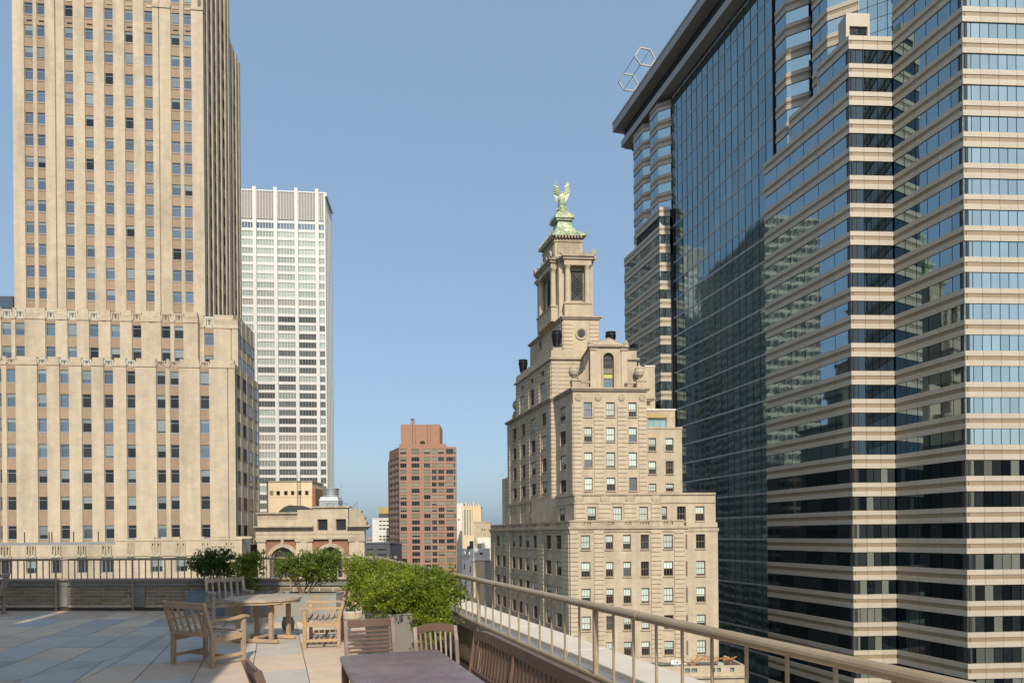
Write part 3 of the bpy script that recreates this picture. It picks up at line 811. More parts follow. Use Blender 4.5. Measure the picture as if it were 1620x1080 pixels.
# ------------------------------------------------------------------ salmon brick apartment tower
def brick_tower():
    Y = 260.0
    F = Face(at(632, 800, Y), (1, 0.02))
    T = thing('brick_tower', 'salmon brick apartment tower with chamfered corners and a blank brick penthouse', 'tower', (at(668, 800, Y).x, Y + 14, GROUND_Z))
    off = -ORG[T.name]
    c0 = F.P(0, 0, 0); sR = F.s(706, 800); sE = F.s(722, 800)
    # plan: left side, chamfer, front, right front set slightly back
    Lf = at(616.5, 800, Y + 14); Lf2 = at(614.5, 800, Y + 30)
    zt = F.z(670, 702); zt2 = F.z(715, 706); zlow = GROUND_Z
    chF = Face(Lf, (c0.x - Lf.x, c0.y - Lf.y)); chL = math.hypot(c0.x - Lf.x, c0.y - Lf.y)
    rows = [F.z(670, 718 if k == 0 else 729.5 + 10.0 * (k - 1)) for k in range(0, 24)]
    hs = [2.1 if k == 0 else 1.72 for k in range(24)]
    def openings(cols, FF, y=800, rr=None):
        out = []
        for a, b in cols:
            for z, h in zip(rows, hs):
                if rr is not None and z > rr: continue
                out.append((FF.s(a - .5, y), FF.s(b + .5, y), z, z + h))
        return out
    fcols = [(633.9, 643), (651.8, 663.5), (671.3, 680.6), (683.9, 690.7), (694, 702.6)]
    rcols = [(706.8, 717.2), (718.6, 722.2)]
    f_ops = openings(fcols, F)
    FRt = Face(F.P(sR, -.5, 0), (1, .02)); r_ops = openings(rcols, FRt, rr=F.z(670, 716))
    n = 3; w = chL / n
    c_ops = [(i * w + .5, (i + 1) * w - .5, z, z + h) for i in range(n) for z, h in zip(rows[1:], hs[1:])]
    mb = MB(); punched(mb, F, 0, sR, zlow, zt, f_ops, 'brickred', .3); lput('front_wall', mb.mesh('front_wall'), T, off)
    mb = MB(); punched(mb, FRt, 0, sE - sR, zlow, zt2, r_ops, 'brickred', .3); lput('right_wall', mb.mesh('right_wall'), T, off)
    mb = MB(); punched(mb, chF, 0, chL, zlow, F.z(625, 707), c_ops, 'brickred', .3); lput('corner_wall', mb.mesh('corner_wall'), T, off)
    sd = Face(Lf2, (Lf.x - Lf2.x, Lf.y - Lf2.y)); mb = MB(); mb.fbox(sd, 0, math.hypot(Lf.x - Lf2.x, Lf.y - Lf2.y), -.4, 0, zlow, F.z(620, 719), 'brickred'); lput('side_wall', mb.mesh('side_wall'), T, off)
    rE = FRt.P(sE - sR, 0, 0)
    mb = MB(); mb.prism([(Lf.x + .4, Lf.y + .5), (c0.x + .2, c0.y + .7), (rE.x - .2, rE.y + .7), (rE.x * 1.12 - .4, rE.y * 1.12), (Lf2.x + .5, rE.y * 1.12)], zlow, zt2 - .4, 'dark_core', 'roof')
    mb.prism([(c0.x + .2, c0.y + .8), (F.P(sR, 0, 0).x - .2, c0.y + .8), (F.P(sR, 0, 0).x - .2, Y + 30), (c0.x + .2, Y + 30)], zt2 - .5, zt - .2, 'brickred', 'roof'); lput('core', mb.mesh('core'), T, off)
    rs = Face(rE, (rE.x + .8, rE.y)); mb = MB(); mb.fbox(rs, 0, 38, -.35, 0, zlow, zt2, 'brickred'); lput('side_wall', mb.mesh('side_wall'), T, off)
    for FF, ops in ((F, f_ops), (FRt, r_ops), (chF, c_ops)):
        for q in ops:
            r = random.random()
            window(FF, (q[0] + q[1]) / 2, q[2], q[1] - q[0], q[3] - q[2], T, -.14, 'triple', 'glass_b', None if r < .42 else (.6 if r < .54 else .9), 'blind_olive')
    for k, z in enumerate(rows[1:], 1):
        mb = MB(); zz = z - .32
        mb.fbox(F, 0.02, sR - .02, -.2, .05, zz - .14, zz, 'brickred_band'); mb.fbox(FRt, .06, sE - sR, -.2, .05, zz - .14, zz, 'brickred_band'); mb.fbox(chF, 0, chL - .06, -.2, .05, zz - .14, zz, 'brickred_band')
        lput('floor_band', mb.mesh('floor_band'), T, off)
    # penthouse box and flue
    P_ = Face(at(634, 690, Y + 6), (1, .02)); s1 = P_.s(695.5, 690)
    ztp = P_.z(660, 671)
    mb = MB()
    for a, b, o in ((0, s1 * .30, 0), (s1 * .30 + .12, s1 * .37, -.35), (s1 * .37 + .12, s1 * .68, 0), (s1 * .68 + .12, s1 * .755, -.35), (s1 * .755 + .12, s1, 0)):
        mb.fbox(P_, a, b, -14, o, zt - 1, ztp, 'brickred')
    lput('penthouse', mb.mesh('penthouse'), T, off)
    q = P_.P(P_.s(652, 668), -1.5, ztp); mb = MB(); mb.box(-.7, .7, -.7, .7, 0, 1.9, 'brickred'); mb.lathe([(.75, 1.9), (.75, 2.2), (.35, 2.5), (.1, 2.6)], (0, 0, 0), 'iron', 10)
    wput('flue', mb.mesh('flue'), T, q)
    # small tree on the roof terrace
    p = at(668, 702, Y + 3); mb = MB()
    for i in range(420):
        d = Vector((random.gauss(0, 1), random.gauss(0, 1), random.gauss(0, 1))).normalized() * random.uniform(.5, 1.0)
        c = Vector((d.x * 1.1, d.y * 1.1, 1.1 + d.z * .85)); r = .16
        a = Vector((random.gauss(0, 1), random.gauss(0, 1), random.gauss(0, 1))).normalized() * r; b = a.cross(d).normalized() * r
        mb.add([c - a, c - b, c + a, c + b], [(0, 1, 2, 3)], 'leaf_dark')
    mb.tube([(0, 0, 0), (0, 0, .6)], .08, 'bark', 5)
    t = wput('roof_shrub', mb.mesh('roof_shrub', fix=False), None, (p.x, p.y, zt - .2)); tag(t, 'small round shrub on the roof terrace of the salmon brick tower', 'shrub')
brick_tower()

# ------------------------------------------------------------------ arched stone building with brick panels
def arch_wall(mb, F, s0, s1, z0, z1, cx, r, zs, key, o, depth):
    """wall between s0..s1, z0..z1 with a round arched opening centred on cx, springing at zs"""
    n = 20
    pts = [(cx - r * math.cos(math.pi * i / n), zs + r * math.sin(math.pi * i / n)) for i in range(n + 1)]
    mb.add([F.P(s0, o, z0), F.P(cx - r, o, z0), F.P(cx - r, o, z1), F.P(s0, o, z1)], [(0, 1, 2, 3)], key)
    mb.add([F.P(cx + r, o, z0), F.P(s1, o, z0), F.P(s1, o, z1), F.P(cx + r, o, z1)], [(0, 1, 2, 3)], key)
    for (a, za), (b, zb) in zip(pts[:-1], pts[1:]):
        mb.add([F.P(a, o, za), F.P(b, o, zb), F.P(b, o, z1), F.P(a, o, z1)], [(0, 1, 2, 3)], key)
        mb.add([F.P(a, o, za), F.P(b, o, zb), F.P(b, o - depth, zb), F.P(a, o - depth, za)], [(3, 2, 1, 0)], key)
    for x in (cx - r, cx + r):
        mb.add([F.P(x, o, z0), F.P(x, o, zs), F.P(x, o - depth, zs), F.P(x, o - depth, z0)], [(0, 1, 2, 3)], key)
def arch_ring(mb, F, cx, r0, r1, zs, z0, o0, o1, key, n=20):
    for i in range(n):
        a, b = math.pi * i / n, math.pi * (i + 1) / n
        q = [(cx - r0 * math.cos(a), zs + r0 * math.sin(a)), (cx - r0 * math.cos(b), zs + r0 * math.sin(b)), (cx - r1 * math.cos(b), zs + r1 * math.sin(b)), (cx - r1 * math.cos(a), zs + r1 * math.sin(a))]
        mb.hexa([F.P(*(q[0][0], o1, q[0][1])), F.P(q[1][0], o1, q[1][1]), F.P(q[2][0], o1, q[2][1]), F.P(q[3][0], o1, q[3][1]),
                 F.P(q[0][0], o0, q[0][1]), F.P(q[1][0], o0, q[1][1]), F.P(q[2][0], o0, q[2][1]), F.P(q[3][0], o0, q[3][1])], key)
    for sgn in (-1, 1):
        a, b = sorted((cx + sgn * r0, cx + sgn * r1)); mb.fbox(F, a, b, o0, o1, z0, zs, key)

def arched_building():
    Y = 96.0; F = Face(at(405, 850, Y), (1, 0.03)); sR = F.s(577, 850)
    T = thing('arched_building', 'low tan stone building with two big arched windows and red brick panels', 'building', (F.P(sR / 2, 0, 0).x, Y, GROUND_Z))
    off = -ORG[T.name]
    X = lambda px, y=870: F.s(px, y)
    Z = lambda py, px=490: F.z(px, py)
    zb = GROUND_Z
    pil = [(408, 421), (469, 495), (553, 577)]
    mb = MB()
    zc = Z(850)
    for a, b in pil:
        m = MB(); m.fbox(F, X(a), X(b), -.6, .25, zb, zc - .6, 'sand_block'); m.fbox(F, X(a) - .12, X(b) + .12, -.6, .42, zc - .6, zc - .25, 'sand_trim')
        if b - a > 20: m.fbox(F, X(a) + .75, X(b) - .75, .26, .45, zb, zc - .62, 'sand_block')
        lput('pilaster', m.mesh('pilaster'), T, off)
    zs = Z(884)
    for a, b, cx in ((421, 469, 447.5), (495, 553, 523.5)):
        c = X(cx); r = 1.75; m = MB()
        arch_wall(m, F, X(a), X(b), zb, zc - .3, c, r + .05, zs, 'brickpanel', -.1, .6); lput('brick_panel', m.mesh('brick_panel'), T, off)
        m = MB(); arch_ring(m, F, c, r, r + .55, zs, zb, -.3, .12, 'sand_trim'); lput('arch_ring', m.mesh('arch_ring'), T, off)
        m = MB(); m.fbox(F, c - .22, c + .22, .0, .3, zs + r + .05, zc - .25, 'sand_trim'); lput('keystone', m.mesh('keystone'), T, off)
        # arched window with glazing bars
        W = wput('arched_window', (lambda m: (arch_ring(m, F, c, r - .3, r - .02, zs, zb + 30, -.55, -.35, 'brown_frame'), m.mesh('arched_window'))[1])(MB()), T, (0, 0, 0)); W.location = off; ORG[W.name] = Vector((0, 0, 0))
        m = MB(); n = 16
        poly = [F.P(c - (r - .25) * math.cos(math.pi * i / n), -.6, zs + (r - .25) * math.sin(math.pi * i / n)) for i in range(n + 1)] + [F.P(c + r - .25, -.6, zs - 12), F.P(c - r + .25, -.6, zs - 12)]
        m.add(poly, [tuple(range(len(poly)))], 'glass_b'); lput('pane', m.mesh('pane', fix=False), W)
        m = MB()
        for k in (-2, -1, 0, 1, 2): m.fbox(F, c + k * .45 - .03, c + k * .45 + .03, -.58, -.52, zs - 12, zs + math.sqrt(max(0, (r - .3) ** 2 - (k * .45) ** 2)), 'brown_frame')
        for k in range(16): m.fbox(F, c - r + .25, c + r - .25, -.575, -.525, zs - .2 - k * .7, zs - .14 - k * .7, 'brown_frame')
        lput('glazing_bars', m.mesh('glazing_bars'), W)
    # entablature, cornice, attic
    m = MB(); m.fbox(F, -.1, sR + .1, -.8, .32, zc - .25, zc + .02, 'sand_trim'); m.fbox(F, 0, sR, -.8, .15, zc + .02, Z(845), 'sand'); lput('architrave', m.mesh('architrave'), T, off)
    m = MB(); m.fbox(F, 0, sR, -.8, .2, Z(845), Z(838.5), 'sand'); lput('frieze', m.mesh('frieze'), T, off)
    zk = Z(838.5)
    for a, b in ((404, 497), (551, 577)):
        m = MB(); s0, s1 = X(a, 835), X(b, 835)
        for i, (o, h) in enumerate(((.35, .25), (.65, .22), (.95, .2))): m.fbox(F, s0, s1 + (o if b == 577 else 0), -.8, o, zk + [0, .25, .47][i], zk + [.25, .47, .67][i], 'sand_trim')
        lput('cornice', m.mesh('cornice'), T, off)
    z0 = zk + .67
    m = MB(); m.fbox(F, X(407, 820), X(470, 820), -1.2, -.15, z0, Z(822), 'sand'); m.fbox(F, X(405, 820), X(470, 820), -1.2, -.4, Z(822) + .002, Z(812), 'sand_trim'); m.fbox(F, X(404, 820), X(471, 820), -1.3, -.1, Z(812) + .003, Z(809.5), 'sand_trim'); lput('attic', m.mesh('attic'), T, off)
    m = MB(); m.fbox(F, X(470.5, 820), X(496, 820), -1.5, .0, z0, Z(806), 'sand'); lput('attic', m.mesh('attic'), T, off)
    m = MB(); s0, s1 = X(496, 820), X(551, 820)
    ops = [(X(502.5, 831), X(518.5, 831), Z(842), Z(821)), (X(531.5, 831), X(547.8, 831), Z(842), Z(821))]
    punched(m, F, s0, s1, zk, Z(803), ops, 'sand', .5, .1); lput('attic', m.mesh('attic'), T, off)
    for q in ops: window(F, (q[0] + q[1]) / 2, q[2], q[1] - q[0], q[3] - q[2], T, -.25, 'plain', 'glass_b', None)
    m = MB(); m.fbox(F, X(493, 805), X(553, 805), -2.0, .35, Z(803), Z(800.6), 'sand_trim'); lput('attic_cornice', m.mesh('attic_cornice'), T, off)
    # scrolled shoulder at the right end
    m = MB(); s0 = X(553, 820)
    prof = [(0, z0), (2.4, z0), (2.5, z0 + .5), (2.2, z0 + .9), (2.25, z0 + 1.2), (1.9, z0 + 1.6), (1.7, z0 + 1.9), (1.75, z0 + 2.15), (1.5, z0 + 2.3), (0, z0 + 2.35)]
    v = [F.P(s0 + a, .15, z) for a, z in prof] + [F.P(s0 + a, -1.2, z) for a, z in prof]; n = len(prof)
    m.add(v, [tuple(range(n)), tuple(range(2 * n - 1, n - 1, -1))] + [(i, n + i, n + (i + 1) % n, (i + 1) % n) for i in range(n)], 'sand_trim'); lput('scroll_shoulder', m.mesh('scroll_shoulder'), T, off)
    m = MB(); m.prism([F.P(.1, -1.0, 0)[:2], F.P(sR - .1, -1.0, 0)[:2], (F.P(sR, 0, 0).x * 1.2 - .5, F.P(sR, 0, 0).y * 1.2), F.P(.1, -20, 0)[:2]], zb, z0 + .6, 'sand', 'roof'); lput('core', m.mesh('core'), T, off)
    # railing on the roof
    m = MB(); zr = Z(800.5)
    for px in (515, 525, 535, 545): m.tube([F.P(X(px, 800), -1, zr - .2), F.P(X(px, 800), -1, zr + .45)], .03, 'iron', 5)
    m.tube([F.P(X(512, 800), -1, zr + .42), F.P(X(548, 800), -1, zr + .42)], .025, 'iron', 5); lput('roof_railing', m.mesh('roof_railing'), T, off)
    m = MB(); m.tube([F.P(X(555, 800), -1, z0 + 2.3), F.P(X(563, 800), -1, z0 + 3.6), F.P(X(563, 800), -1, z0 + 2.3)], .03, 'iron', 5); lput('roof_ladder', m.mesh('roof_ladder'), T, off)
    # things standing on its roof
    p = F.P(X(455, 805), -5, Z(808)); m = MB()
    ring = []
    for k in range(4):
        zz = [0, .55, 1.15, 1.35][k]; sc = [1, .95, .6, .35][k]
        ring.append([(p.x + (x + [0, .1, -.3, -.4][k]) * sc, p.y + y * sc, p.z - .3 + zz + .08 * math.sin(x * 3 + k)) for x, y in ((-2.7, -1.2), (-1.2, -1.5), (.8, -1.4), (3.0, -1.1), (2.8, 1.1), (0, 1.4), (-2.5, 1.1))])
    v = [q for rg in ring for q in rg]; n = 7
    m.add(v, [tuple(range(n))[::-1], tuple(range(3 * n, 4 * n))] + [(i * n + k, i * n + (k + 1) % n, (i + 1) * n + (k + 1) % n, (i + 1) * n + k) for i in range(3) for k in range(n)], 'tarp')
    t = wput('tarpaulin_heap', m.mesh('tarpaulin_heap'), None); tag(t, 'black tarpaulin heap slumped on the roof of the arched building', 'tarpaulin')
arched_building()

def cream_house():
    Y = 118.0; F = Face(at(422, 790, Y), (1, 0.03)); s1 = F.s(494, 790)
    T = thing('rooftop_house', 'plain cream rooftop house with a row of six small square windows', 'building', (F.P(s1 / 2, 0, 0).x, Y, F.z(460, 830)))
    off = -ORG[T.name]; zt = F.z(460, 762); zw0, zw1 = F.z(460, 783), F.z(460, 776.2)
    ops = [(F.s(400 + a / 6, 780), F.s(400 + b / 6, 780), zw0, zw1) for a, b in ((160, 195), (222, 258), (295, 330), (360, 393), (428, 463), (494, 528))]
    m = MB(); punched(m, F, 0, s1, ORG[T.name].z - 20, zt, ops, 'cream_wall', .25); m.fbox(F, .02, s1 - .02, -8, -.5, ORG[T.name].z - 20, zt - .1, 'cream_wall'); lput('wall', m.mesh('wall'), T, off)
    m = MB(); m.fbox(F, -.1, s1 + .1, -8, .12, zt, zt + .2, 'sand_trim'); lput('coping', m.mesh('coping'), T, off)
    m = MB(); m.fbox(F, .0, s1, -.2, .05, F.z(460, 785.5), F.z(460, 784.5), 'cream_wall'); lput('string_course', m.mesh('string_course'), T, off)
    for q in ops: window(F, (q[0] + q[1]) / 2, zw0, q[1] - q[0], zw1 - zw0, T, -.14, 'plain', 'glass_b', .9 if random.random() < .4 else None, 'blind_tan')
    m = MB(); a, b = F.s(471, 780), F.s(476, 780)
    for x in (a, b): m.tube([F.P(x, .25, F.z(460, 800)), F.P(x, .25, F.z(460, 745))], .035, 'iron', 5)
    for k in range(14): m.tube([F.P(a, .25, F.z(460, 800) + k * .45), F.P(b, .25, F.z(460, 800) + k * .45)], .022, 'iron', 4)
    t = wput('ladder', m.mesh('ladder'), None); tag(t, 'iron ladder fixed up the wall of the cream rooftop house', 'ladder')
    Fb = Face(at(494.5, 790, Y - .4), (1, .03)); m = MB(); m.fbox(Fb, 0, Fb.s(499, 790), -5, 0, ORG[T.name].z - 15, Fb.z(496, 772), 'brickpanel'); lput('brick_chimney', m.mesh('brick_chimney'), T, off)
cream_house()

def cooling_tower():
    p = at(524, 800, 108); p.z = at(524, 803, 108).z
    T = thing('cooling_tower', 'round galvanised cooling tower on a square base behind the arched building', 'cooling tower', p)
    m = MB(); m.box(-1.55, 1.55, -1.4, 1.4, -6, 1.1, 'galv'); m.frustum([(-1.6, -1.5), (1.6, -1.5), (1.6, 1.5), (-1.6, 1.5)], 1.1, [(-1.35, -1.3), (1.35, -1.3), (1.35, 1.3), (-1.35, 1.3)], 1.75, 'galv'); lput('base', m.mesh('base'), T)
    m = MB(); m.lathe([(1.25, 1.75), (1.3, 1.9), (1.22, 2.0), (1.22, 3.05), (1.3, 3.1), (1.3, 3.2), (1.1, 3.2), (1.1, 2.2)], (0, 0, 0), 'galv', 28); lput('fan_stack', m.mesh('fan_stack'), T)
    for z in (2.25, 2.6, 2.9):
        m = MB(); m.lathe([(1.23, 0), (1.3, .02), (1.3, .1), (1.23, .12)], (0, 0, z), 'flashing', 28); lput('hoop', m.mesh('hoop'), T)
    m = MB()
    for x in (1.45, 1.7): m.tube([(x, .2, 1.2), (x, .2, 4.0), (x - .25, .1, 4.25)], .03, 'galv', 5)
    for k in range(7): m.tube([(1.45, .2, 1.5 + k * .36), (1.7, .2, 1.5 + k * .36)], .02, 'galv', 4)
    lput('ladder', m.mesh('ladder'), T)
cooling_tower()

# ------------------------------------------------------------------ small far buildings either side of the brick tower
def simple_block(name, label, px0, px1, ytop, Y, wallk, depth=25, rows=None, cols=None, glass='glass_b', wfrac=(.2, .8), hpx=4, bands=False, ybot=None, extra=None):
    F = Face(at(px0, ytop + 20, Y), (1, 0.02)); s1 = F.s(px1, ytop + 20); zt = F.z((px0 + px1) / 2, ytop)
    zl = GROUND_Z if ybot is None else F.z((px0 + px1) / 2, ybot)
    T = thing(name, label, 'building', (F.P(s1 / 2, 0, 0).x, Y, zl)); off = -ORG[T.name]
    ops = []
    for y in rows or []:
        for (a, b) in cols or []:
            ops.append((F.s(a, y), F.s(b, y), F.z((a + b) / 2, y + hpx), F.z((a + b) / 2, y)))
    m = MB(); punched(m, F, 0, s1, zl, zt, ops, wallk, .3); lput('wall', m.mesh('wall'), T, off)
    m = MB(); m.prism([F.P(.05, -.5, 0)[:2], F.P(s1 - .05, -.5, 0)[:2], F.P(s1 - .05, -depth, 0)[:2], F.P(.05, -depth, 0)[:2]], zl, zt - .3, wallk, 'roof'); lput('body', m.mesh('body'), T, off)
    m = MB(); m.fbox(F, -.15, s1 + .15, -depth, .15, zt, zt + .35, wallk); lput('roof_edge', m.mesh('roof_edge'), T, off)
    for q in ops: window(F, (q[0] + q[1]) / 2, q[2], q[1] - q[0], q[3] - q[2], T, -.15, 'plain', glass)
    if extra: extra(T, F, off, zt, s1)
    return T, F
def top_yellow(T, F, off, zt, s1):
    m = MB(); a, b = F.s(598.5, 815), F.s(617, 815); m.fbox(F, a, b, -12, -1, zt + .36, F.z(608, 812), 'slate_wall'); m.fbox(F, a - .1, b, -12.2, -.8, F.z(608, 812), F.z(608, 802), 'yellow'); lput('plant_room', m.mesh('plant_room'), T, off)
simple_block('white_building', 'far white office block with ochre plant room, left of the salmon brick tower', 589, 618, 820, 330, 'white_stone', rows=[823, 829.5, 835, 847, 852], cols=[(600, 604), (605.5, 610), (611, 615.5)], hpx=2.2, extra=top_yellow)
simple_block('dark_office', 'dark slate office block between the arched building and the salmon brick tower', 578, 617, 860, 200, 'slate_wall', rows=[868, 876], cols=[(580, 591), (597, 612)], hpx=2.5)
simple_block('hazy_block', 'small pale block seen past the corner of the arched building', 579, 590, 849, 420, 'grey_stone', rows=[853], cols=[(581, 583), (585, 588)], hpx=2)
def crown1(T, F, off, zt, s1):
    m = MB()
    for px in (733, 737.5, 741.5, 745.5, 749.5, 753.5, 757.5): s = F.s(px, 800); m.fbox(F, s - .35, s + .35, -8, .4, GROUND_Z, zt + 1.6 + .9 * math.sin(px), 'cream_wall')
    lput('pier_row', m.mesh('pier_row'), T, off)
simple_block('slim_tower', 'slim far tower with teal glass strip and cream piers, right of the salmon brick tower', 731, 761, 801, 340, 'cream_wall', rows=[806], cols=[(734, 747)], hpx=40, glass='teal_glass', extra=crown1)
simple_block('pale_slab', 'narrow pale slab beside the right edge of the salmon brick tower', 722, 733, 796, 380, 'white_stone', rows=[820], cols=[(725, 727)], hpx=3)
simple_block('stepped_tan_building', 'far tan stepped block with two tiny square windows left of the eagle tower', 750, 776, 826, 240, 'sand', rows=[836], cols=[(762, 764), (766, 768)], hpx=2.5)
def lowroof(T, F, off, zt, s1):
    for px, c in ((741, 'iron'), (745, 'iron'), (753, 'galv'), (758, 'yellow'), (763, 'white_stone')):
        m = MB(); s = F.s(px, 860); h = random.uniform(.8, 2.2); m.fbox(F, s - .5, s + .5, -5, -3, zt + .36, zt + .36 + h, c); lput('roof_unit', m.mesh('roof_unit'), T, off)
def house_round():
    Y = 170.0; F = Face(at(749, 880, Y), (1, 0.02)); s1 = F.s(774, 880)
    zt = F.z(760, 867); zl = GROUND_Z
    T = thing('white_house', 'white painted building with a dark heart shaped opening high on its wall', 'building', (F.P(s1 / 2, 0, 0).x, Y, zl)); off = -ORG[T.name]
    zs = F.z(760, 884.5)
    m = MB(); punched(m, F, 0, s1, zs, zt, [(F.s(758.3, 875), F.s(764, 875), F.z(760, 878.5), F.z(760, 872.5))], 'white_stone', .5); m.fbox(F, 0, s1, -12, -.7, zl, zt - .2, 'white_stone'); lput('upper_wall', m.mesh('upper_wall'), T, off)
    m = MB(); m.fbox(F, 0, F.s(767, 880), -.7, 0, zl, zs - .25, 'cream_wall'); lput('lower_wall', m.mesh('lower_wall'), T, off)
    m = MB(); m.fbox(F, F.s(767, 880) + .02, s1 + 1, -.7, -.25, zl, zs - .25, 'grey_stone'); lput('lower_wall', m.mesh('lower_wall'), T, off)
    m = MB(); m.fbox(F, -.2, s1 + .2, -.7, .25, zs - .25, zs, 'white_stone'); lput('string_course', m.mesh('string_course'), T, off)
    # heart shaped opening: dark recess and a white surround cut to a heart
    c = (F.s(758.3, 875) + F.s(764, 875)) / 2; w = (F.s(764, 875) - F.s(758.3, 875)) / 2; zc = (F.z(760, 878.5) + F.z(760, 872.5)) / 2
    m = MB(); m.fbox(F, c - w, c + w, -.6, -.45, zc - w, zc + w, 'iron'); lput('recess', m.mesh('recess'), T, off)
    m = MB(); n = 40; hp = []
    for i in range(n):
        t = 2 * math.pi * i / n; x = 16 * math.sin(t) ** 3; y = 13 * math.cos(t) - 5 * math.cos(2 * t) - 2 * math.cos(3 * t) - math.cos(4 * t)
        hp.append((x / 17 * w * .92, (y + 2) / 17 * w * .95))
    sq = []
    for i in range(n):
        x, y = hp[i]; k = max(abs(x), abs(y), 1e-3); a = math.atan2(x, y); q = 1 / max(abs(math.sin(a)), abs(math.cos(a))); sq.append((math.sin(a) * q * w * 1.02, math.cos(a) * q * w * 1.02))
    v = [F.P(c + x, -.02, zc + y) for x, y in hp] + [F.P(c + x, -.02, zc + y) for x, y in sq] + [F.P(c + x, -.3, zc + y) for x, y in hp]
    m.add(v, [(i, (i + 1) % n, n + (i + 1) % n, n + i) for i in range(n)] + [(i, (i + 1) % n, 2 * n + (i + 1) % n, 2 * n + i) for i in range(n)], 'white_stone'); lput('surround', m.mesh('surround', fix=False), T, off)
    SF = Face(at(731.5, 880, Y + 9), (F.O.x - at(731.5, 880, Y + 9).x, F.O.y - Y - 9)); L = math.hypot(F.O.x - SF.O.x, F.O.y - SF.O.y)
    m = MB(); m.fbox(SF, 0, L - .05, -.5, 0, zl, zt - .15, 'white_stone'); lput('side_wall', m.mesh('side_wall'), T, off)
    for x in (.25, .65):
        m = MB(); m.lathe([(.5, 0), (.55, .1), (.5, .2)], (0, 0, 0), 'white_stone', 12); p = SF.P(L * x, .02, F.z(740, 876))
        o = lput('round_window', m.mesh('round_window'), T, p + off); o.rotation_euler = (R(90), 0, SF.rz)
    for x, y in ((.2, 892), (.75, 895)): window(SF, L * x, SF.z(738, y + 8), 1.0, 1.5, T, .06, 'plain', 'glass_b')
    lowroof(T, F, off, zt - .6, s1)
    m = MB(); m.fbox(F, F.s(733, 855), F.s(748, 855), -16, -10, zl, F.z(745, 848), 'cream_wall'); m.fbox(F, F.s(752, 850), F.s(775, 850), -19, -14, zl, F.z(760, 850), 'white_stone'); lput('rear_wing', m.mesh('rear_wing'), T, off)
house_round()

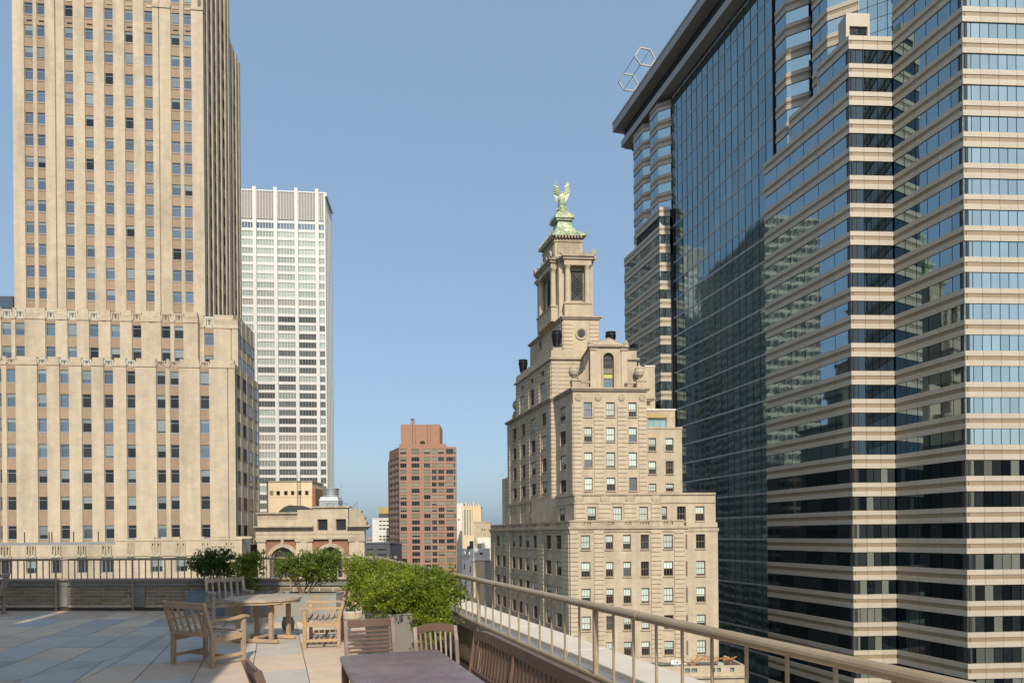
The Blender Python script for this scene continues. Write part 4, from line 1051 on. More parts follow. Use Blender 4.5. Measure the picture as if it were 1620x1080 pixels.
# ------------------------------------------------------------------ stone building with the eagle on its spire
def eagle_building():
    dF = Vector((1, 0.07, 0)).normalized(); dS = Vector((-0.295, 0.955, 0)).normalized()
    K0 = at(902, 900, 87.6); K0.z = 0
    T = thing('eagle_building', 'tan limestone setback building crowned by a green copper spire with an eagle', 'building', (K0.x + 4, K0.y + 15, GROUND_Z))
    off = -ORG[T.name]
    def para(K, a, b): return [(K.x, K.y), (K.x + dF.x * a, K.y + dF.y * a), (K.x + dF.x * a + dS.x * b, K.y + dF.y * a + dS.y * b), (K.x + dS.x * b, K.y + dS.y * b)]
    def FF(K): return Face(K, dF)
    def SF(K, L): return Face((K.x + dS.x * L, K.y + dS.y * L), -dS)        # left side, near corner at s = L
    def grow(K, o): return Vector((K.x - dF.x * o - dS.x * o, K.y - dF.y * o - dS.y * o, 0))
    def ring(name, K, a, b, o, z0, z1, key='sand_trim'):
        m = MB(); m.prism(para(grow(K, o), a + 2 * o, b + 2 * o), z0, z1, key); return lput(name, m.mesh(name), T, off)
    def core(K, a, b, z0, z1):
        m = MB(); m.prism(para(grow(K, -.5), a - 1.0, b - 1.0), z0, z1 - .15, 'sand', 'roof'); lput('core', m.mesh('core'), T, off)
    def blinds():
        r = random.random(); return None if r < .10 else random.choice([.4, .5, .6, .6, .9, .9])
    def wins(F, ops, style='sash', glass='glass_b', light=.85):
        for q in ops: window(F, (q[0] + q[1]) / 2, q[2], q[1] - q[0], q[3] - q[2], T, -.2, style, glass if random.random() > .25 else 'glass_a', blinds() if random.random() < light else None, 'blind_teal')
    def rustic(F, sa, sb, z0, z1, o=.0):
        """quoin strip of coursed blocks with recessed joints"""
        m = MB(); h = .62; z = z0
        while z < z1 - .05:
            t = min(z + h - .085, z1); m.fbox(F, sa, sb, -.1 + o, .12 + o, z, t, 'sand_block'); z += h
        m.fbox(F, sa + .03, sb - .03, -.12 + o, .012 + o, z0, z1, 'sand_trim')
        lput('quoin_strip', m.mesh('quoin_strip'), T, off)
    # ---- T0 : base block
    F0 = FF(K0); a0 = F0.s(1136, 900); b0 = walk(K0, dS, 776.5, 0.0)
    zB = F0.z(905, 836.5); S0 = SF(K0, b0)
    rowsF = [(845.5, 868.5), (888, 911.5), (930, 954), (973.5, 996), (1014.5, 1037), (1056, 1078)]
    colsF = [(919.5, 934), (958.5, 970.5), (986, 998.5), (1014, 1027), (1050, 1065), (1101.5, 1116)]
    ops = [(F0.s(a, 900), F0.s(b, 900), F0.z(990, y1), F0.z(990, y0)) for a, b in colsF for y0, y1 in rowsF]
    zlow = F0.z(990, 1095)
    m = MB(); punched(m, F0, 0, a0, GROUND_Z, zB, ops, 'sand', .32); lput('front_wall', m.mesh('front_wall'), T, off)
    wins(F0, ops)
    sl = F0.s(1085, 900)
    for i, (y0, y1) in enumerate(rowsF):
        m = MB(); m.fbox(F0, sl, sl + .22, .003, .05, F0.z(990, y1), F0.z(990, y0), 'brown_frame'); lput('slit_window', m.mesh('slit_window'), T, off)
    colsS = [(785.2, 790), (794.3, 799.5), (809.8, 815), (820, 825.5), (831, 837), (843, 849), (863.5, 871.5), (879.5, 888)]
    zr = [(q[2], q[3]) for q in ops[:6]]
    opsS = [(S0.s(a, 860), S0.s(b, 860), z0, z1) for a, b in colsS for z0, z1 in zr]
    m = MB(); punched(m, S0, 0, b0, GROUND_Z, zB, opsS, 'sand', .32); lput('side_wall', m.mesh('side_wall'), T, off)
    wins(S0, opsS, light=.5)
    for px in ((902.2, 915), (940, 955), (1030, 1047), (1067, 1083)): rustic(F0, F0.s(px[0], 900), F0.s(px[1], 900), -20, zB - .1)
    for px in ((891, 900.5), (852.5, 860), (801, 807), (778, 783)): rustic(S0, S0.s(px[0], 880), S0.s(px[1], 880), -20, zB - .1)
    core(K0, a0, b0, GROUND_Z, zB)
    ring('belt_course', K0, F0.s(1085, 836), b0, .28, zB - .02, zB + .34); ring('belt_course', K0, a0, b0, .10, zB - .45, zB - .021)
    m = MB(); m.fbox(F0, F0.s(1086, 836), a0 - .02, -2.2, -.015, zB + .1, zB + .75, 'sand'); lput('ledge', m.mesh('ledge'), T, off)
    # balustrade
    zt = F0.z(905, 822.5)
    sb = F0.s(1082, 828); gaps = [(923, 935), (961, 971), (988, 999), (1013, 1027), (1050, 1065)]
    def balus(F, s0, s1, gp, y):
        m = MB(); m.fbox(F, s0, s1, -.45, .0, zB + .341, zB + .5, 'sand_trim'); m.fbox(F, s0 - .02, s1 + .02, -.5, .05, zt - .22, zt, 'sand_trim'); lput('balustrade_rail', m.mesh('balustrade_rail'), T, off)
        e = [s0] + [F.s(q, y) for g in gp for q in g] + [s1]
        for i in range(0, len(e), 2): m = MB(); m.fbox(F, e[i], e[i + 1], -.42, -.03, zB + .501, zt - .221, 'sand_trim'); lput('balustrade_die', m.mesh('balustrade_die'), T, off)
        for g in gp:
            p, q = F.s(g[0], y), F.s(g[1], y); n = 2 if q - p < 1.2 else 3
            for k in range(n):
                c = p + (q - p) * (k + .5) / n
                def bm():
                    mm = MB(); H = zt - .22 - zB - .5; mm.lathe([(.13, 0), (.13, .08), (.09, .12), (.15, H * .35), (.1, H * .7), (.13, H - .08), (.13, H)], (0, 0, 0), 'sand_trim', 8); return mm.mesh('baluster')
                wput('baluster', cached('eb_bal', bm), T, F.P(c, -.2, zB + .5))
    balus(F0, 0, sb, gaps, 828)
    balus(S0, 0, b0 - .5, [(784, 790), (794, 799), (808, 814), (818, 824), (830, 836), (842, 848), (862, 871), (878, 887)], 828)
    # ---- T1 : storey above the balustrade
    K1 = at(908.5, 800, 89.0); F1 = FF(K1); a1 = F1.s(1132, 800); z1 = F1.z(960, 779.8)
    zN = zB + .3
    b1n = walk(K1, dS, 879.5, 5); S1 = SF(K1, b1n)
    c1 = [(929.5, 943), (970, 984), (1011.5, 1025), (1047, 1055.5), (1071, 1085), (1100, 1114.5)]
    ops = [(F1.s(a, 812), F1.s(b, 812), F1.z(1000, 824.5), F1.z(1000, 801)) for a, b in c1]
    m = MB(); punched(m, F1, 0, a1, zN, z1, ops, 'sand', .32); lput('front_wall', m.mesh('front_wall'), T, off); wins(F1, ops)
    zfr0, zfr1 = F1.z(960, 794), F1.z(960, 783)
    ops = [(S1.s(884.5, 812), S1.s(893.5, 812), F1.z(1000, 824.5), F1.z(1000, 801))]
    m = MB(); punched(m, S1, 0, b1n, zN, z1, ops, 'sand', .32); lput('side_wall', m.mesh('side_wall'), T, off); wins(S1, ops)
    core(K1, a1, 20, zN, z1)
    for px in ((910, 926), (946, 966), (987, 1007), (1030, 1044)): rustic(F1, F1.s(px[0], 812), F1.s(px[1], 812), zN, zfr0 - .1)
    def frieze(F, s0, s1):
        m = MB(); m.fbox(F, s0, s1, -.1, .10, zfr0 - .18, zfr0, 'sand_trim'); m.fbox(F, s0, s1, -.1, .16, z1 - .28, z1 + .02, 'sand_trim'); lput('string_course', m.mesh('string_course'), T, off)
    frieze(F1, -.1, a1); frieze(S1, .0, b1n)
    def medal():
        mm = MB(); mm.lathe([(.62, 0), (.66, .06), (.6, .12), (.5, .07), (.45, .1), (.1, .14)], (0, 0, 0), 'sand_trim', 18); return mm.mesh('medallion')
    def medallion(F, s, z, sc=1.0, o=.0):
        q = wput('medallion', cached('medal', medal), T, F.P(s, o, z)); q.rotation_euler = (R(90), 0, F.rz); q.scale = (sc, sc, 1)
    for px in (915.5, 957, 997, 1038): medallion(F1, F1.s(px, 787), (zfr0 + z1) / 2 - .1)
    m = MB(); zz = z1 + .02
    for s in range(4): m.tube([F1.P(F1.s(1084 + s * 13, 779), -.5, zz), F1.P(F1.s(1084 + s * 13, 779), -.5, zz + .35)], .03, 'iron', 5)
    m.tube([F1.P(F1.s(1082, 779), -.5, zz + .33), F1.P(F1.s(1123, 779), -.5, zz + .33)], .03, 'iron', 5); lput('roof_railing', m.mesh('roof_railing'), T, off)
    # ---- T2 : projecting bay
    K2 = at(907, 700, 93.0); F2 = FF(K2); a2 = F2.s(1023.5, 700); z2 = F2.z(965, 618.5); b2 = walk(K2, dS, 879, 15); S2 = SF(K2, b2)
    c2 = [(924, 937), (959.2, 973), (994.7, 1007.5)]; r2 = [(636, 659), (675.5, 698.5), (715, 739), (755, 776)]
    ops = [(F2.s(a, 700), F2.s(b, 700), F2.z(965, y1), F2.z(965, y0)) for a, b in c2 for y0, y1 in r2]
    m = MB(); punched(m, F2, 0, a2, z1 - .2, z2, ops, 'sand', .32); lput('front_wall', m.mesh('front_wall'), T, off); wins(F2, ops)
    rz2 = [(q[2], q[3]) for q in ops[:4]]
    opsS = [(S2.s(886, 700), S2.s(895, 700), q[0], q[1]) for q in rz2]
    m = MB(); punched(m, S2, 0, b2, z1 - .2, z2, opsS, 'sand', .32); lput('side_wall', m.mesh('side_wall'), T, off); wins(S2, opsS)
    core(K2, a2, b2 + 4, z1 - .2, z2)
    for px in ((908, 920.5), (940, 956), (977, 992), (1010.5, 1023)): rustic(F2, F2.s(px[0], 700), F2.s(px[1], 700), z1, z2 - 1.75)
    rustic(S2, b2 - .75, b2 - .05, z1, z2 - 1.75)
    for px in (915, 946.5, 983.5, 1016): medallion(F2, F2.s(px, 626.5), z2 - .95, .75)
    ring('cornice', K2, a2, b2, .25, z2, z2 + .22); ring('cornice', K2, a2, b2, .42, z2 + .22, z2 + .45)
    # parapet stubs and urns over the bay
    zq = z2 + .45; zpt = F2.z(920, 602)
    def stub(px0, px1, py):
        m = MB(); m.fbox(F2, F2.s(px0, py), F2.s(px1, py), -1.6, -.1, zq, zpt, 'sand_trim'); m.fbox(F2, F2.s(px0, py) - .1, F2.s(px1, py) + .1, -1.7, 0, zpt, zpt + .2, 'sand_trim'); lput('pedestal', m.mesh('pedestal'), T, off)
    stub(905.5, 919, 610); stub(1008, 1023, 610)
    m = MB(); m.fbox(F2, F2.s(905, 610), F2.s(935, 610), -.5, -.2, zpt - .25, zpt, 'sand_trim'); m.fbox(F2, F2.s(990, 610), F2.s(1009, 610), -.5, -.2, zpt - .25, zpt, 'sand_trim'); lput('balustrade_rail', m.mesh('balustrade_rail'), T, off)
    def urn_mesh():
        mm = MB(); mm.lathe([(.42, 0), (.42, .15), (.2, .28), (.26, .4), (.62, .8), (.72, 1.25), (.62, 1.65), (.66, 1.75), (.5, 1.9), (.3, 2.1), (.12, 2.3), (.16, 2.45), (.05, 2.6)], (0, 0, 0), 'sand_trim', 16); return mm.mesh('urn', smooth=False)
    for px in (909, 1013.5): wput('urn', cached('urn', urn_mesh), T, F2.P(F2.s(px, 600), -.85, zpt + .2))
    # ---- right wing and penthouse box
    KW = F2.P(a2 - .3, -1.2, 0); FW = FF(KW); aw = FW.s(1079, 720); zw = FW.z(1050, 678.5)
    ops = [(FW.s(a, 720), FW.s(b, 720), FW.z(1050, y1), FW.z(1050, y0)) for a, b in [(1026, 1038), (1053, 1065.5)] for y0, y1 in [(692.5, 713), (729, 749.5), (764.5, 777)]]
    m = MB(); punched(m, FW, 0, aw, z1 - .2, zw, ops, 'sand', .32); lput('front_wall', m.mesh('front_wall'), T, off); wins(FW, ops)
    core(KW, aw, 12, z1 - .2, zw); ring('coping', KW, aw, 12, .08, zw, zw + .3)
    FP2 = FF(FW.P(0, -.8, 0)); zp = FP2.z(1045, 649); ap = FP2.s(1068, 660)
    q = [(FP2.s(1025.5, 668), FP2.s(1054.5, 668), FP2.z(1045, 676.5), FP2.z(1045, 662))]
    m = MB(); punched(m, FP2, 0, ap, zw, zp, q, 'sand_trim', .35); m.fbox(FP2, .05, ap - .05, -6, -.6, zw, zp - .1, 'sand_trim'); lput('penthouse', m.mesh('penthouse'), T, off)
    window(FP2, (q[0][0] + q[0][1]) / 2, q[0][2], q[0][1] - q[0][0], q[0][3] - q[0][2], T, -.2, 'triple', 'teal_glass')
    m = MB(); m.fbox(FP2, .02, q[0][1] + .1, -.3, .12, FP2.z(1045, 660.8), FP2.z(1045, 655.5), 'yellow'); lput('awning_box', m.mesh('awning_box'), T, off)
    m = MB(); m.fbox(FP2, -.1, ap + .1, -6, .1, zp, zp + .22, 'white_stone'); lput('coping', m.mesh('coping'), T, off)
    # ---- T3 : main block behind
    Kb = Vector((K2.x + dS.x * b2 - dF.x * .55, K2.y + dS.y * b2 - dF.y * .55, 0)); F3 = FF(Kb)
    z3a = F3.z(876, 633.5)
    bL = walk(Kb, dS, 803.5, z3a - 8); S3 = SF(Kb, bL)
    c3 = [(811.5, 817), (825.3, 831), (840.3, 847), (857.5, 864.5)]
    ops = [(S3.s(a, 720), S3.s(b, 720), q[0] + .3, q[1] + .3) for a, b in c3 for q in rz2 if not (a < 820 and q is rz2[0] and False)]
    m = MB(); punched(m, S3, 0, bL, z1 - 3, z3a, ops, 'sand', .32); lput('side_wall', m.mesh('side_wall'), T, off); wins(S3, ops, light=.5)
    o2 = [(S3.s(a, 815), S3.s(b, 815), F1.z(1000, 824.5), F1.z(1000, 801)) for a, b in [(805.5, 809.5), (818, 824), (835.5, 842), (855, 862.5)]]
    for q in o2: window(S3, (q[0] + q[1]) / 2, q[2], q[1] - q[0], q[3] - q[2], T, .05, 'sash', 'glass_b', .5, 'blind_teal')
    m = MB(); m.prism(para(grow(Kb, -.5), 15, bL - 1), zB, z3a - .1, 'sand', 'roof'); lput('core', m.mesh('core'), T, off)
    m = MB(); m.fbox(S3, 0, bL, -.4, 0, zB, z1 - 3, 'sand'); m.fbox(F3, 0, .6, -.4, .0, zB, z3a, 'sand_block'); lput('side_wall', m.mesh('side_wall'), T, off)
    rustic(S3, bL - .8, bL, zB, z3a - .2); rustic(F3, 0, .58, zB, z3a - .2)
    rustic(S3, .1, 1.4, zB, z3a - .2)
    for px in ((818.5, 823.5), (833, 838.5), (849.5, 855.5)): rustic(S3, S3.s(px[0], 720), S3.s(px[1], 720), zB, z3a - 1.6)
    ring('cornice', Kb, 15.5, bL, .25, z3a, z3a + .25); ring('cornice', Kb, 15.5, bL, .45, z3a + .25, z3a + .5)
    frieze(S3, .0, bL)
    for px in (812, 828, 846, 866): medallion(S3, S3.s(px, 787), (zfr0 + z1) / 2 - .1)
    # left end urn on a pedestal
    p = S3.P(S3.s(809.5, 660), -.9, z3a + .5); m = MB(); m.box(-.75, .75, -.75, .75, 0, .9, 'sand_trim'); m.box(-.55, .55, -.55, .55, .9, 1.5, 'sand_trim'); wput('pedestal', m.mesh('pedestal'), T, p, F3.rz)
    wput('urn', cached('urn', urn_mesh), T, p + Vector((0, 0, 1.5)))
    # small end block at the far left
    m = MB(); kk = Vector((Kb.x + dS.x * bL, Kb.y + dS.y * bL, 0)); m.prism(para(kk, 8, walk(kk, dS, 794.5, 8)), zB, F3.z(876, 743) * .9 + 2, 'sand'); lput('end_block', m.mesh('end_block'), T, off)
    # ---- T3 upper : block below the spire
    K3 = Vector((Kb.x, Kb.y, 0)); F3u = FF(K3); z3b = F3u.z(876, 568.5); b3 = walk(K3, dS, 816.5, z3a + 4); S3u = SF(K3, b3); a3 = 13.2
    c = [(823.5, 829), (839, 844.7), (855, 862)]
    ops = []
    for a, b in c:
        mid = (a + b) / 2
        f = (mid - 826) / (858 - 826); yb = 656 + (617 - 656) * f; yt = 631.5 + (610 - 631.5) * f
        ops.append((S3u.s(a, 630), S3u.s(b, 630), z3a + .9, z3a + 3.6)); ops.append((S3u.s(a + 1, 620), S3u.s(b - 1, 620), z3a + 4.6, z3a + 5.4))
    m = MB(); punched(m, S3u, 0, b3, z3a + .45, z3b, ops, 'sand', .3); m.fbox(F3u, .0, a3, -.4, .0, z3a + .45, z3b, 'sand'); lput('tower_block_wall', m.mesh('tower_block_wall'), T, off)
    wins(S3u, [q for q in ops if q[3] - q[2] > 1.5], light=.4); wins(S3u, [q for q in ops if q[3] - q[2] < 1.5], 'plain', light=0)
    core(K3, a3, b3, z3a + .4, z3b)
    for px in ((817, 822), (831.5, 837), (847, 853.5), (866, 872)): rustic(S3u, S3u.s(px[0], 620), S3u.s(px[1], 620), z3a + .6, z3b - .5)
    rustic(F3u, .02, .75, z3a + .6, z3b - .4); rustic(F3u, 1.0, 6.0, z3a + .6, z3b - .4, -.04)
    ring('cornice', K3, a3, b3, .3, z3b, z3b + .3); 
    z3c = F3u.z(876, 553.5); ring('parapet', K3, a3, b3, .0, z3b + .3, z3c, 'sand')
    # black iron braziers on the corners
    def brazier_mesh():
        mm = MB(); n = 14
        prof = [(.42, 0), (.5, .12), (.42, .3), (.46, .5), (.60, 1.3), (.72, 2.1), (.80, 2.5), (.82, 2.6), (.72, 2.62), (.6, 1.9), (.3, .6)]
        mm.lathe(prof, (0, 0, 0), 'iron', n)
        for k in range(n):
            a = 2 * math.pi * k / n; mm.tube([(.5 * math.cos(a), .5 * math.sin(a), .5), (.66 * math.cos(a + .2), .66 * math.sin(a + .2), 1.3), (.8 * math.cos(a), .8 * math.sin(a), 2.1)], .05, 'iron', 4)
        for z, r in ((.5, .53), (1.3, .66), (2.1, .79)): mm.lathe([(r - .04, -.04), (r + .04, -.04), (r + .04, .04), (r - .04, .04)], (0, 0, z), 'iron', n)
        return mm.mesh('brazier')
    bz = cached('brazier', brazier_mesh)
    for (s, o, px) in ((1.0, -1.0, 0), (F3u.s(966, 528, -1.0), -1.0, 0)):
        p = F3u.P(s, o, z3c); m = MB(); m.box(-.7, .7, -.7, .7, 0, .5, 'sand_trim'); wput('pedestal', m.mesh('pedestal'), T, p, F3.rz)
        wput('brazier', bz, T, p + Vector((0, 0, .5)))
    p = S3u.P(1.1, -1.0, z3c); wput('brazier', bz, T, p + Vector((0, 0, .2))); m = MB(); m.box(-.7, .7, -.7, .7, 0, .2, 'sand_trim'); wput('pedestal', m.mesh('pedestal'), T, p, F3.rz)
    # rear slab to the right of the gable
    KR = F3u.P(a3 - 5.5, -2.0, 0); FR = FF(KR); ar = FR.s(1036, 600); zr_ = FR.z(1030, 580); m = MB(); m.fbox(FR, 0, ar, -6, 0, zw, zr_, 'sand'); m.fbox(FR, FR.s(1020, 600), ar + .06, -6.1, .06, zr_ + .001, zr_ + .2, 'white_stone'); lput('rear_slab', m.mesh('rear_slab'), T, off)
    # ---- gabled dormer with an arched window
    KG = F2.P(0, -.9, 0); FG = FF(KG); s0, s1 = FG.s(933.5, 580), FG.s(992, 580); zge = FG.z(963, 549); zga = FG.z(963, 534.5)
    cx = FG.s(962.7, 590); r = (FG.s(971, 590) - FG.s(954.3, 590)) / 2; zs = FG.z(963, 566.5)
    m = MB(); arch_wall(m, FG, s0, s1, zq, zge, cx, r, zs, 'sand', 0, .5)
    m.fbox(FG, s0, s1, -7.5, -.65, zq, zge, 'sand'); lput('dormer_wall', m.mesh('dormer_wall'), T, off)
    for a, b in ((s0, s0 + .85), (s1 - .85, s1)):
        m = MB(); m.fbox(FG, a, b, .004, .16, zq, zge - .5, 'sand_block'); m.fbox(FG, a - .1, b + .1, -.1, .28, zge - .5, zge - .25, 'sand_trim'); lput('dormer_pilaster', m.mesh('dormer_pilaster'), T, off)
    m = MB(); v = [FG.P(s0 - .25, .3, zge), FG.P(s1 + .25, .3, zge), FG.P((s0 + s1) / 2, .3, zga), FG.P(s0 - .25, -7.5, zge), FG.P(s1 + .25, -7.5, zge), FG.P((s0 + s1) / 2, -7.5, zga)]
    m.add(v, [(0, 1, 2), (5, 4, 3), (0, 3, 4, 1), (1, 4, 5, 2), (2, 5, 3, 0)], 'sand_trim'); lput('gable', m.mesh('gable'), T, off)
    m = MB(); v = [FG.P(s0 + .5, .302, zge + .2), FG.P(s1 - .5, .302, zge + .2), FG.P((s0 + s1) / 2, .302, zga - .32), FG.P(s0 + .5, .36, zge + .2), FG.P(s1 - .5, .36, zge + .2), FG.P((s0 + s1) / 2, .36, zga - .32)]
    m.add(v, [(3, 4, 5), (0, 3, 4, 1), (1, 4, 5, 2), (2, 5, 3, 0)], 'sand_block'); lput('tympanum', m.mesh('tympanum'), T, off)
    for s in (s0 + .1, s1 - .1):
        m = MB(); m.lathe([(.45, 0), (.5, .2), (.38, .5), (.42, .7), (.2, 1.0), (.05, 1.25)], (0, 0, 0), 'sand_trim', 8); wput('acroterion', m.mesh('acroterion'), T, FG.P(s, -.2, zge - .1))
    m = MB(); arch_ring(m, FG, cx, r, r + .25, zs, zq + .2, -.1, .1, 'sand_trim'); lput('arch_ring', m.mesh('arch_ring'), T, off)
    W = wput('arched_window', (lambda mm: (arch_ring(mm, FG, cx, r - .12, r - .005, zs, zq + .2, -.42, -.3, 'brown_frame', 14), mm.mesh('arched_window'))[1])(MB()), T)
    n = 14; rr = r - .1
    zones = [(zq + .2, zq + 1.55, 'glass_a'), (zq + 1.55, zq + 2.25, 'pane_yellow'), (zq + 2.25, zq + 3.1, 'blind_tan'), (zq + 3.1, zs, 'glass_b')]
    for a, b, k in zones:
        m = MB(); m.fbox(FG, cx - rr, cx + rr, -.4, -.37, a + .03, b - .03, k); lput('pane', m.mesh('pane'), W)
    m = MB(); m.add([FG.P(cx - rr * math.cos(math.pi * i / n), -.385, zs + rr * math.sin(math.pi * i / n)) for i in range(n + 1)], [tuple(range(n + 1))], 'glass_b'); lput('pane', m.mesh('pane', fix=False), W)
    m = MB()
    for k in (-1, 0, 1): m.fbox(FG, cx + k * rr * .5 - .03, cx + k * rr * .5 + .03, -.36, -.32, zs - 1.2, zs + rr * .85, 'brown_frame')
    for k in range(8): m.fbox(FG, cx - rr, cx + rr, -.365, -.325, zq + .2 + k * .72, zq + .26 + k * .72, 'brown_frame')
    lput('glazing_bars', m.mesh('glazing_bars'), W)
    # curved buttress scrolls either side
    for sg, sb_ in ((-1, s0), (1, s1)):
        m = MB(); pr = [(0, zq), (0, zge - 1.2), (.25, zge - 2.0), (.6, zge - 3.0), (1.1, zge - 3.7), (1.7, zge - 4.1), (1.75, zq)]
        pr = [(a, max(z, zq)) for a, z in pr]; v = [FG.P(sb_ + sg * a, -.5, z) for a, z in pr] + [FG.P(sb_ + sg * a, -1.3, z) for a, z in pr]; k = len(pr)
        m.add(v, [tuple(range(k)), tuple(range(2 * k - 1, k - 1, -1))] + [(i, (i + 1) % k, k + (i + 1) % k, k + i) for i in range(k)], 'sand_trim'); lput('scroll_buttress', m.mesh('scroll_buttress'), T, off)
    gs = Face(FG.P(s0, -7.4, 0), (FG.P(s0, 0, 0) - FG.P(s0, -7.4, 0))); window(gs, 5.2, zge - 2.6, .9, 1.1, T, .06, 'plain', 'glass_b')
    # ---- T4 : square tower base
    K4 = at(891, 520, 102.6); F4 = FF(K4); a4 = F4.s(947.5, 520); z4 = F4.z(891, 504.5); b4 = walk(K4, dS, 839.5, z4 - 2); S4 = SF(K4, b4)
    m = MB(); m.prism(para(K4, a4, b4), z3b, z4, 'sand'); lput('tower_base', m.mesh('tower_base'), T, off)
    rustic(F4, .05, 1.5, z3b, z4 - .4); rustic(F4, a4 - 1.5, a4 - .05, z3b, z4 - .4); rustic(S4, b4 - 1.8, b4 - .05, z3b, z4 - .4); rustic(S4, .05, 3.0, z3b, z4 - .4); rustic(S4, 5, b4 - 4, z3b, z4 - 2.2, -.05)
    ring('cornice', K4, a4, b4, .25, z4, z4 + .22); ring('cornice', K4, a4, b4, .42, z4 + .22, z4 + .42)
    def niche():
        mm = MB(); mm.lathe([(.95, 0), (.95, .14), (.8, .16), (.62, .02), (.6, -.12), (.02, -.12)], (0, 0, 0), 'sand_trim', 22); return mm.mesh('round_niche')
    for F, s, py in ((F4, F4.s(919.5, 528), 528), (S4, S4.s(855.5, 545), 545)):
        q = wput('round_niche', cached('niche', niche), T, F.P(s, .02, F.z(919.5 if F is F4 else 855.5, py))); q.rotation_euler = (R(90), 0, F.rz)
        mm = MB(); mm.lathe([(.6, 0), (.55, .02), (.02, .03)], (0, 0, 0), 'dark_core', 18); w = wput('oculus', mm.mesh('oculus'), T, F.P(s, .05, F.z(919.5 if F is F4 else 855.5, py))); w.rotation_euler = (R(90), 0, F.rz)
    # ---- T5 and T6 : plinth and columned stage (core with a portico on each side)
    K5 = at(884.5, 470, 104.6); F5 = FF(K5); a5 = F5.s(938, 470); z5 = F5.z(893, 484.5); b5 = walk(K5, dS, 850.5, z5); S5 = SF(K5, b5)
    z6 = F5.z(905, 423.5)
    m = MB(); m.prism(para(K5, a5, b5), z4, z6, 'sand'); lput('stage_core', m.mesh('stage_core'), T, off)
    pf0, pf1 = F5.s(891.5, 480), F5.s(934, 480); po = 1.15
    L0 = S5.s(849.5, 490, po); L1 = S5.s(872, 490, po)
    m = MB(); m.fbox(F5, pf0, pf1, -.2, po, z4 + .42, z5, 'sand'); m.fbox(F5, pf0 - .1, pf1 + .1, -.2, po + .12, z5, z5 + .25, 'sand_trim'); lput('plinth', m.mesh('plinth'), T, off)
    m = MB(); m.fbox(S5, L0 + .02, L1, -.2, po, z4 + .42, z5, 'sand'); m.fbox(S5, L0 - .08, L1 + .1, -.2, po + .12, z5, z5 + .25, 'sand_trim'); lput('plinth', m.mesh('plinth'), T, off)
    def colmesh():
        mm = MB(); H = z6 - z5 - .25; mm.lathe([(.58, 0), (.58, .15), (.48, .25), (.47, .4), (.40, H - .6), (.46, H - .5), (.42, H - .42), (.58, H - .15), (.6, H)], (0, 0, 0), 'sand_block', 18); return mm.mesh('column', smooth=False)
    cm = cached('ebcol', colmesh)
    for s in (pf0 + .6, pf1 - .6): wput('column', cm, T, F5.P(s, po - .6, z5 + .25))
    for s in (L0 + .6, L1 - .6): wput('column', cm, T, S5.P(s, po - .6, z5 + .25))
    for F, a, b in ((F5, pf0, pf1), (S5, L0, L1)):
        c = (a + b) / 2; w = min(.95, (b - a) * .24)
        mm = MB(); mm.fbox(F, c - w - .25, c + w + .25, -.1, .12, z5 + .3, z5 + 6.2, 'sand_trim'); lput('window_surround', mm.mesh('window_surround'), T, off)
        mm = MB(); mm.fbox(F, c - w, c + w, -.1, .125, z5 + .9, z5 + 5.7, 'dark_core'); W = wput('grille_window', mm.mesh('grille_window'), T)
        mm = MB(); nb = 7
        for k in range(-nb, nb * 3):
            z0_ = z5 + .9 + k * .5
            for d in (1, -1):
                p0, p1 = (c - d * w, z0_), (c + d * w, z0_ + 2 * w)
                if p0[1] < z5 + .9 or p1[1] > z5 + 5.7: continue
                mm.tube([F.P(p0[0], .15, p0[1]), F.P(p1[0], .15, p1[1])], .035, 'iron', 4, caps=False)
        lput('grille', mm.mesh('grille', fix=False), W)
    # entablature following the porticoes
    ze = z6; za = F5.z(905, 407.5)
    for i, (o, z0_, z1_, k) in enumerate(((.0, ze, ze + (za - ze) * .55, 'sand'), (.22, ze + (za - ze) * .55, ze + (za - ze) * .78, 'sand_trim'), (.42, ze + (za - ze) * .78, za, 'sand_trim'))):
        m = MB(); e = i * .002
        m.prism(para(grow(K5, o), a5 + 2 * o, b5 + 2 * o), z0_ + e, z1_, k)
        m.fbox(F5, pf0 - o, pf1 + o, -.3, po + o, z0_ + e + .001, z1_ + .003, k); m.fbox(S5, L0 - o, L1 + o, -.3, po + o, z0_ + e + .0015, z1_ + .004, k)
        lput('entablature', m.mesh('entablature'), T, off)
    def ante():
        mm = MB(); v = []
        prof = [(-.28, 0), (.28, 0), (.3, .25), (.18, .5), (.0, .72), (-.18, .5), (-.3, .25)]
        v = [(x, -.1, z) for x, z in prof] + [(x, .1, z) for x, z in prof]; n = 7
        mm.add(v, [tuple(range(n)), tuple(range(2 * n - 1, n - 1, -1))] + [(i, n + i, n + (i + 1) % n, (i + 1) % n) for i in range(n)], 'sand_trim'); return mm.mesh('antefix')
    for F, a, b in ((F5, pf0 - .3, pf1 + .3), (S5, L0 - .3, L1 + .3)):
        n = 5
        for k in range(n):
            q = wput('antefix', cached('ante', ante), T, F.P(a + (b - a) * k / (n - 1), po + .2, za), F.rz)
            if k in (0, n - 1): q.scale = (1.3, 1.6, 1.35)
    # ---- T7 : attic under the copper roof
    K7 = at(877.5, 395, 107.2); F7 = FF(K7); a7 = F7.s(921.5, 395); z7 = F7.z(890, 377.5); b7 = walk(K7, dS, 858.5, z7 - 2); S7 = SF(K7, b7)
    m = MB(); m.prism(para(K7, a7, b7), za - .3, z7, 'sand'); lput('attic', m.mesh('attic'), T, off)
    m = MB()
    for F, L in ((F7, a7), (S7, b7)): m.fbox(F, .45, L - .45, .0, .08, z7 - 2.4, z7 - .7, 'sand_trim'); m.fbox(F, -.05, L + .05, -.05, .14, z7 - .55, z7 - .35, 'sand_trim')
    lput('attic_panel', m.mesh('attic_panel'), T, off)
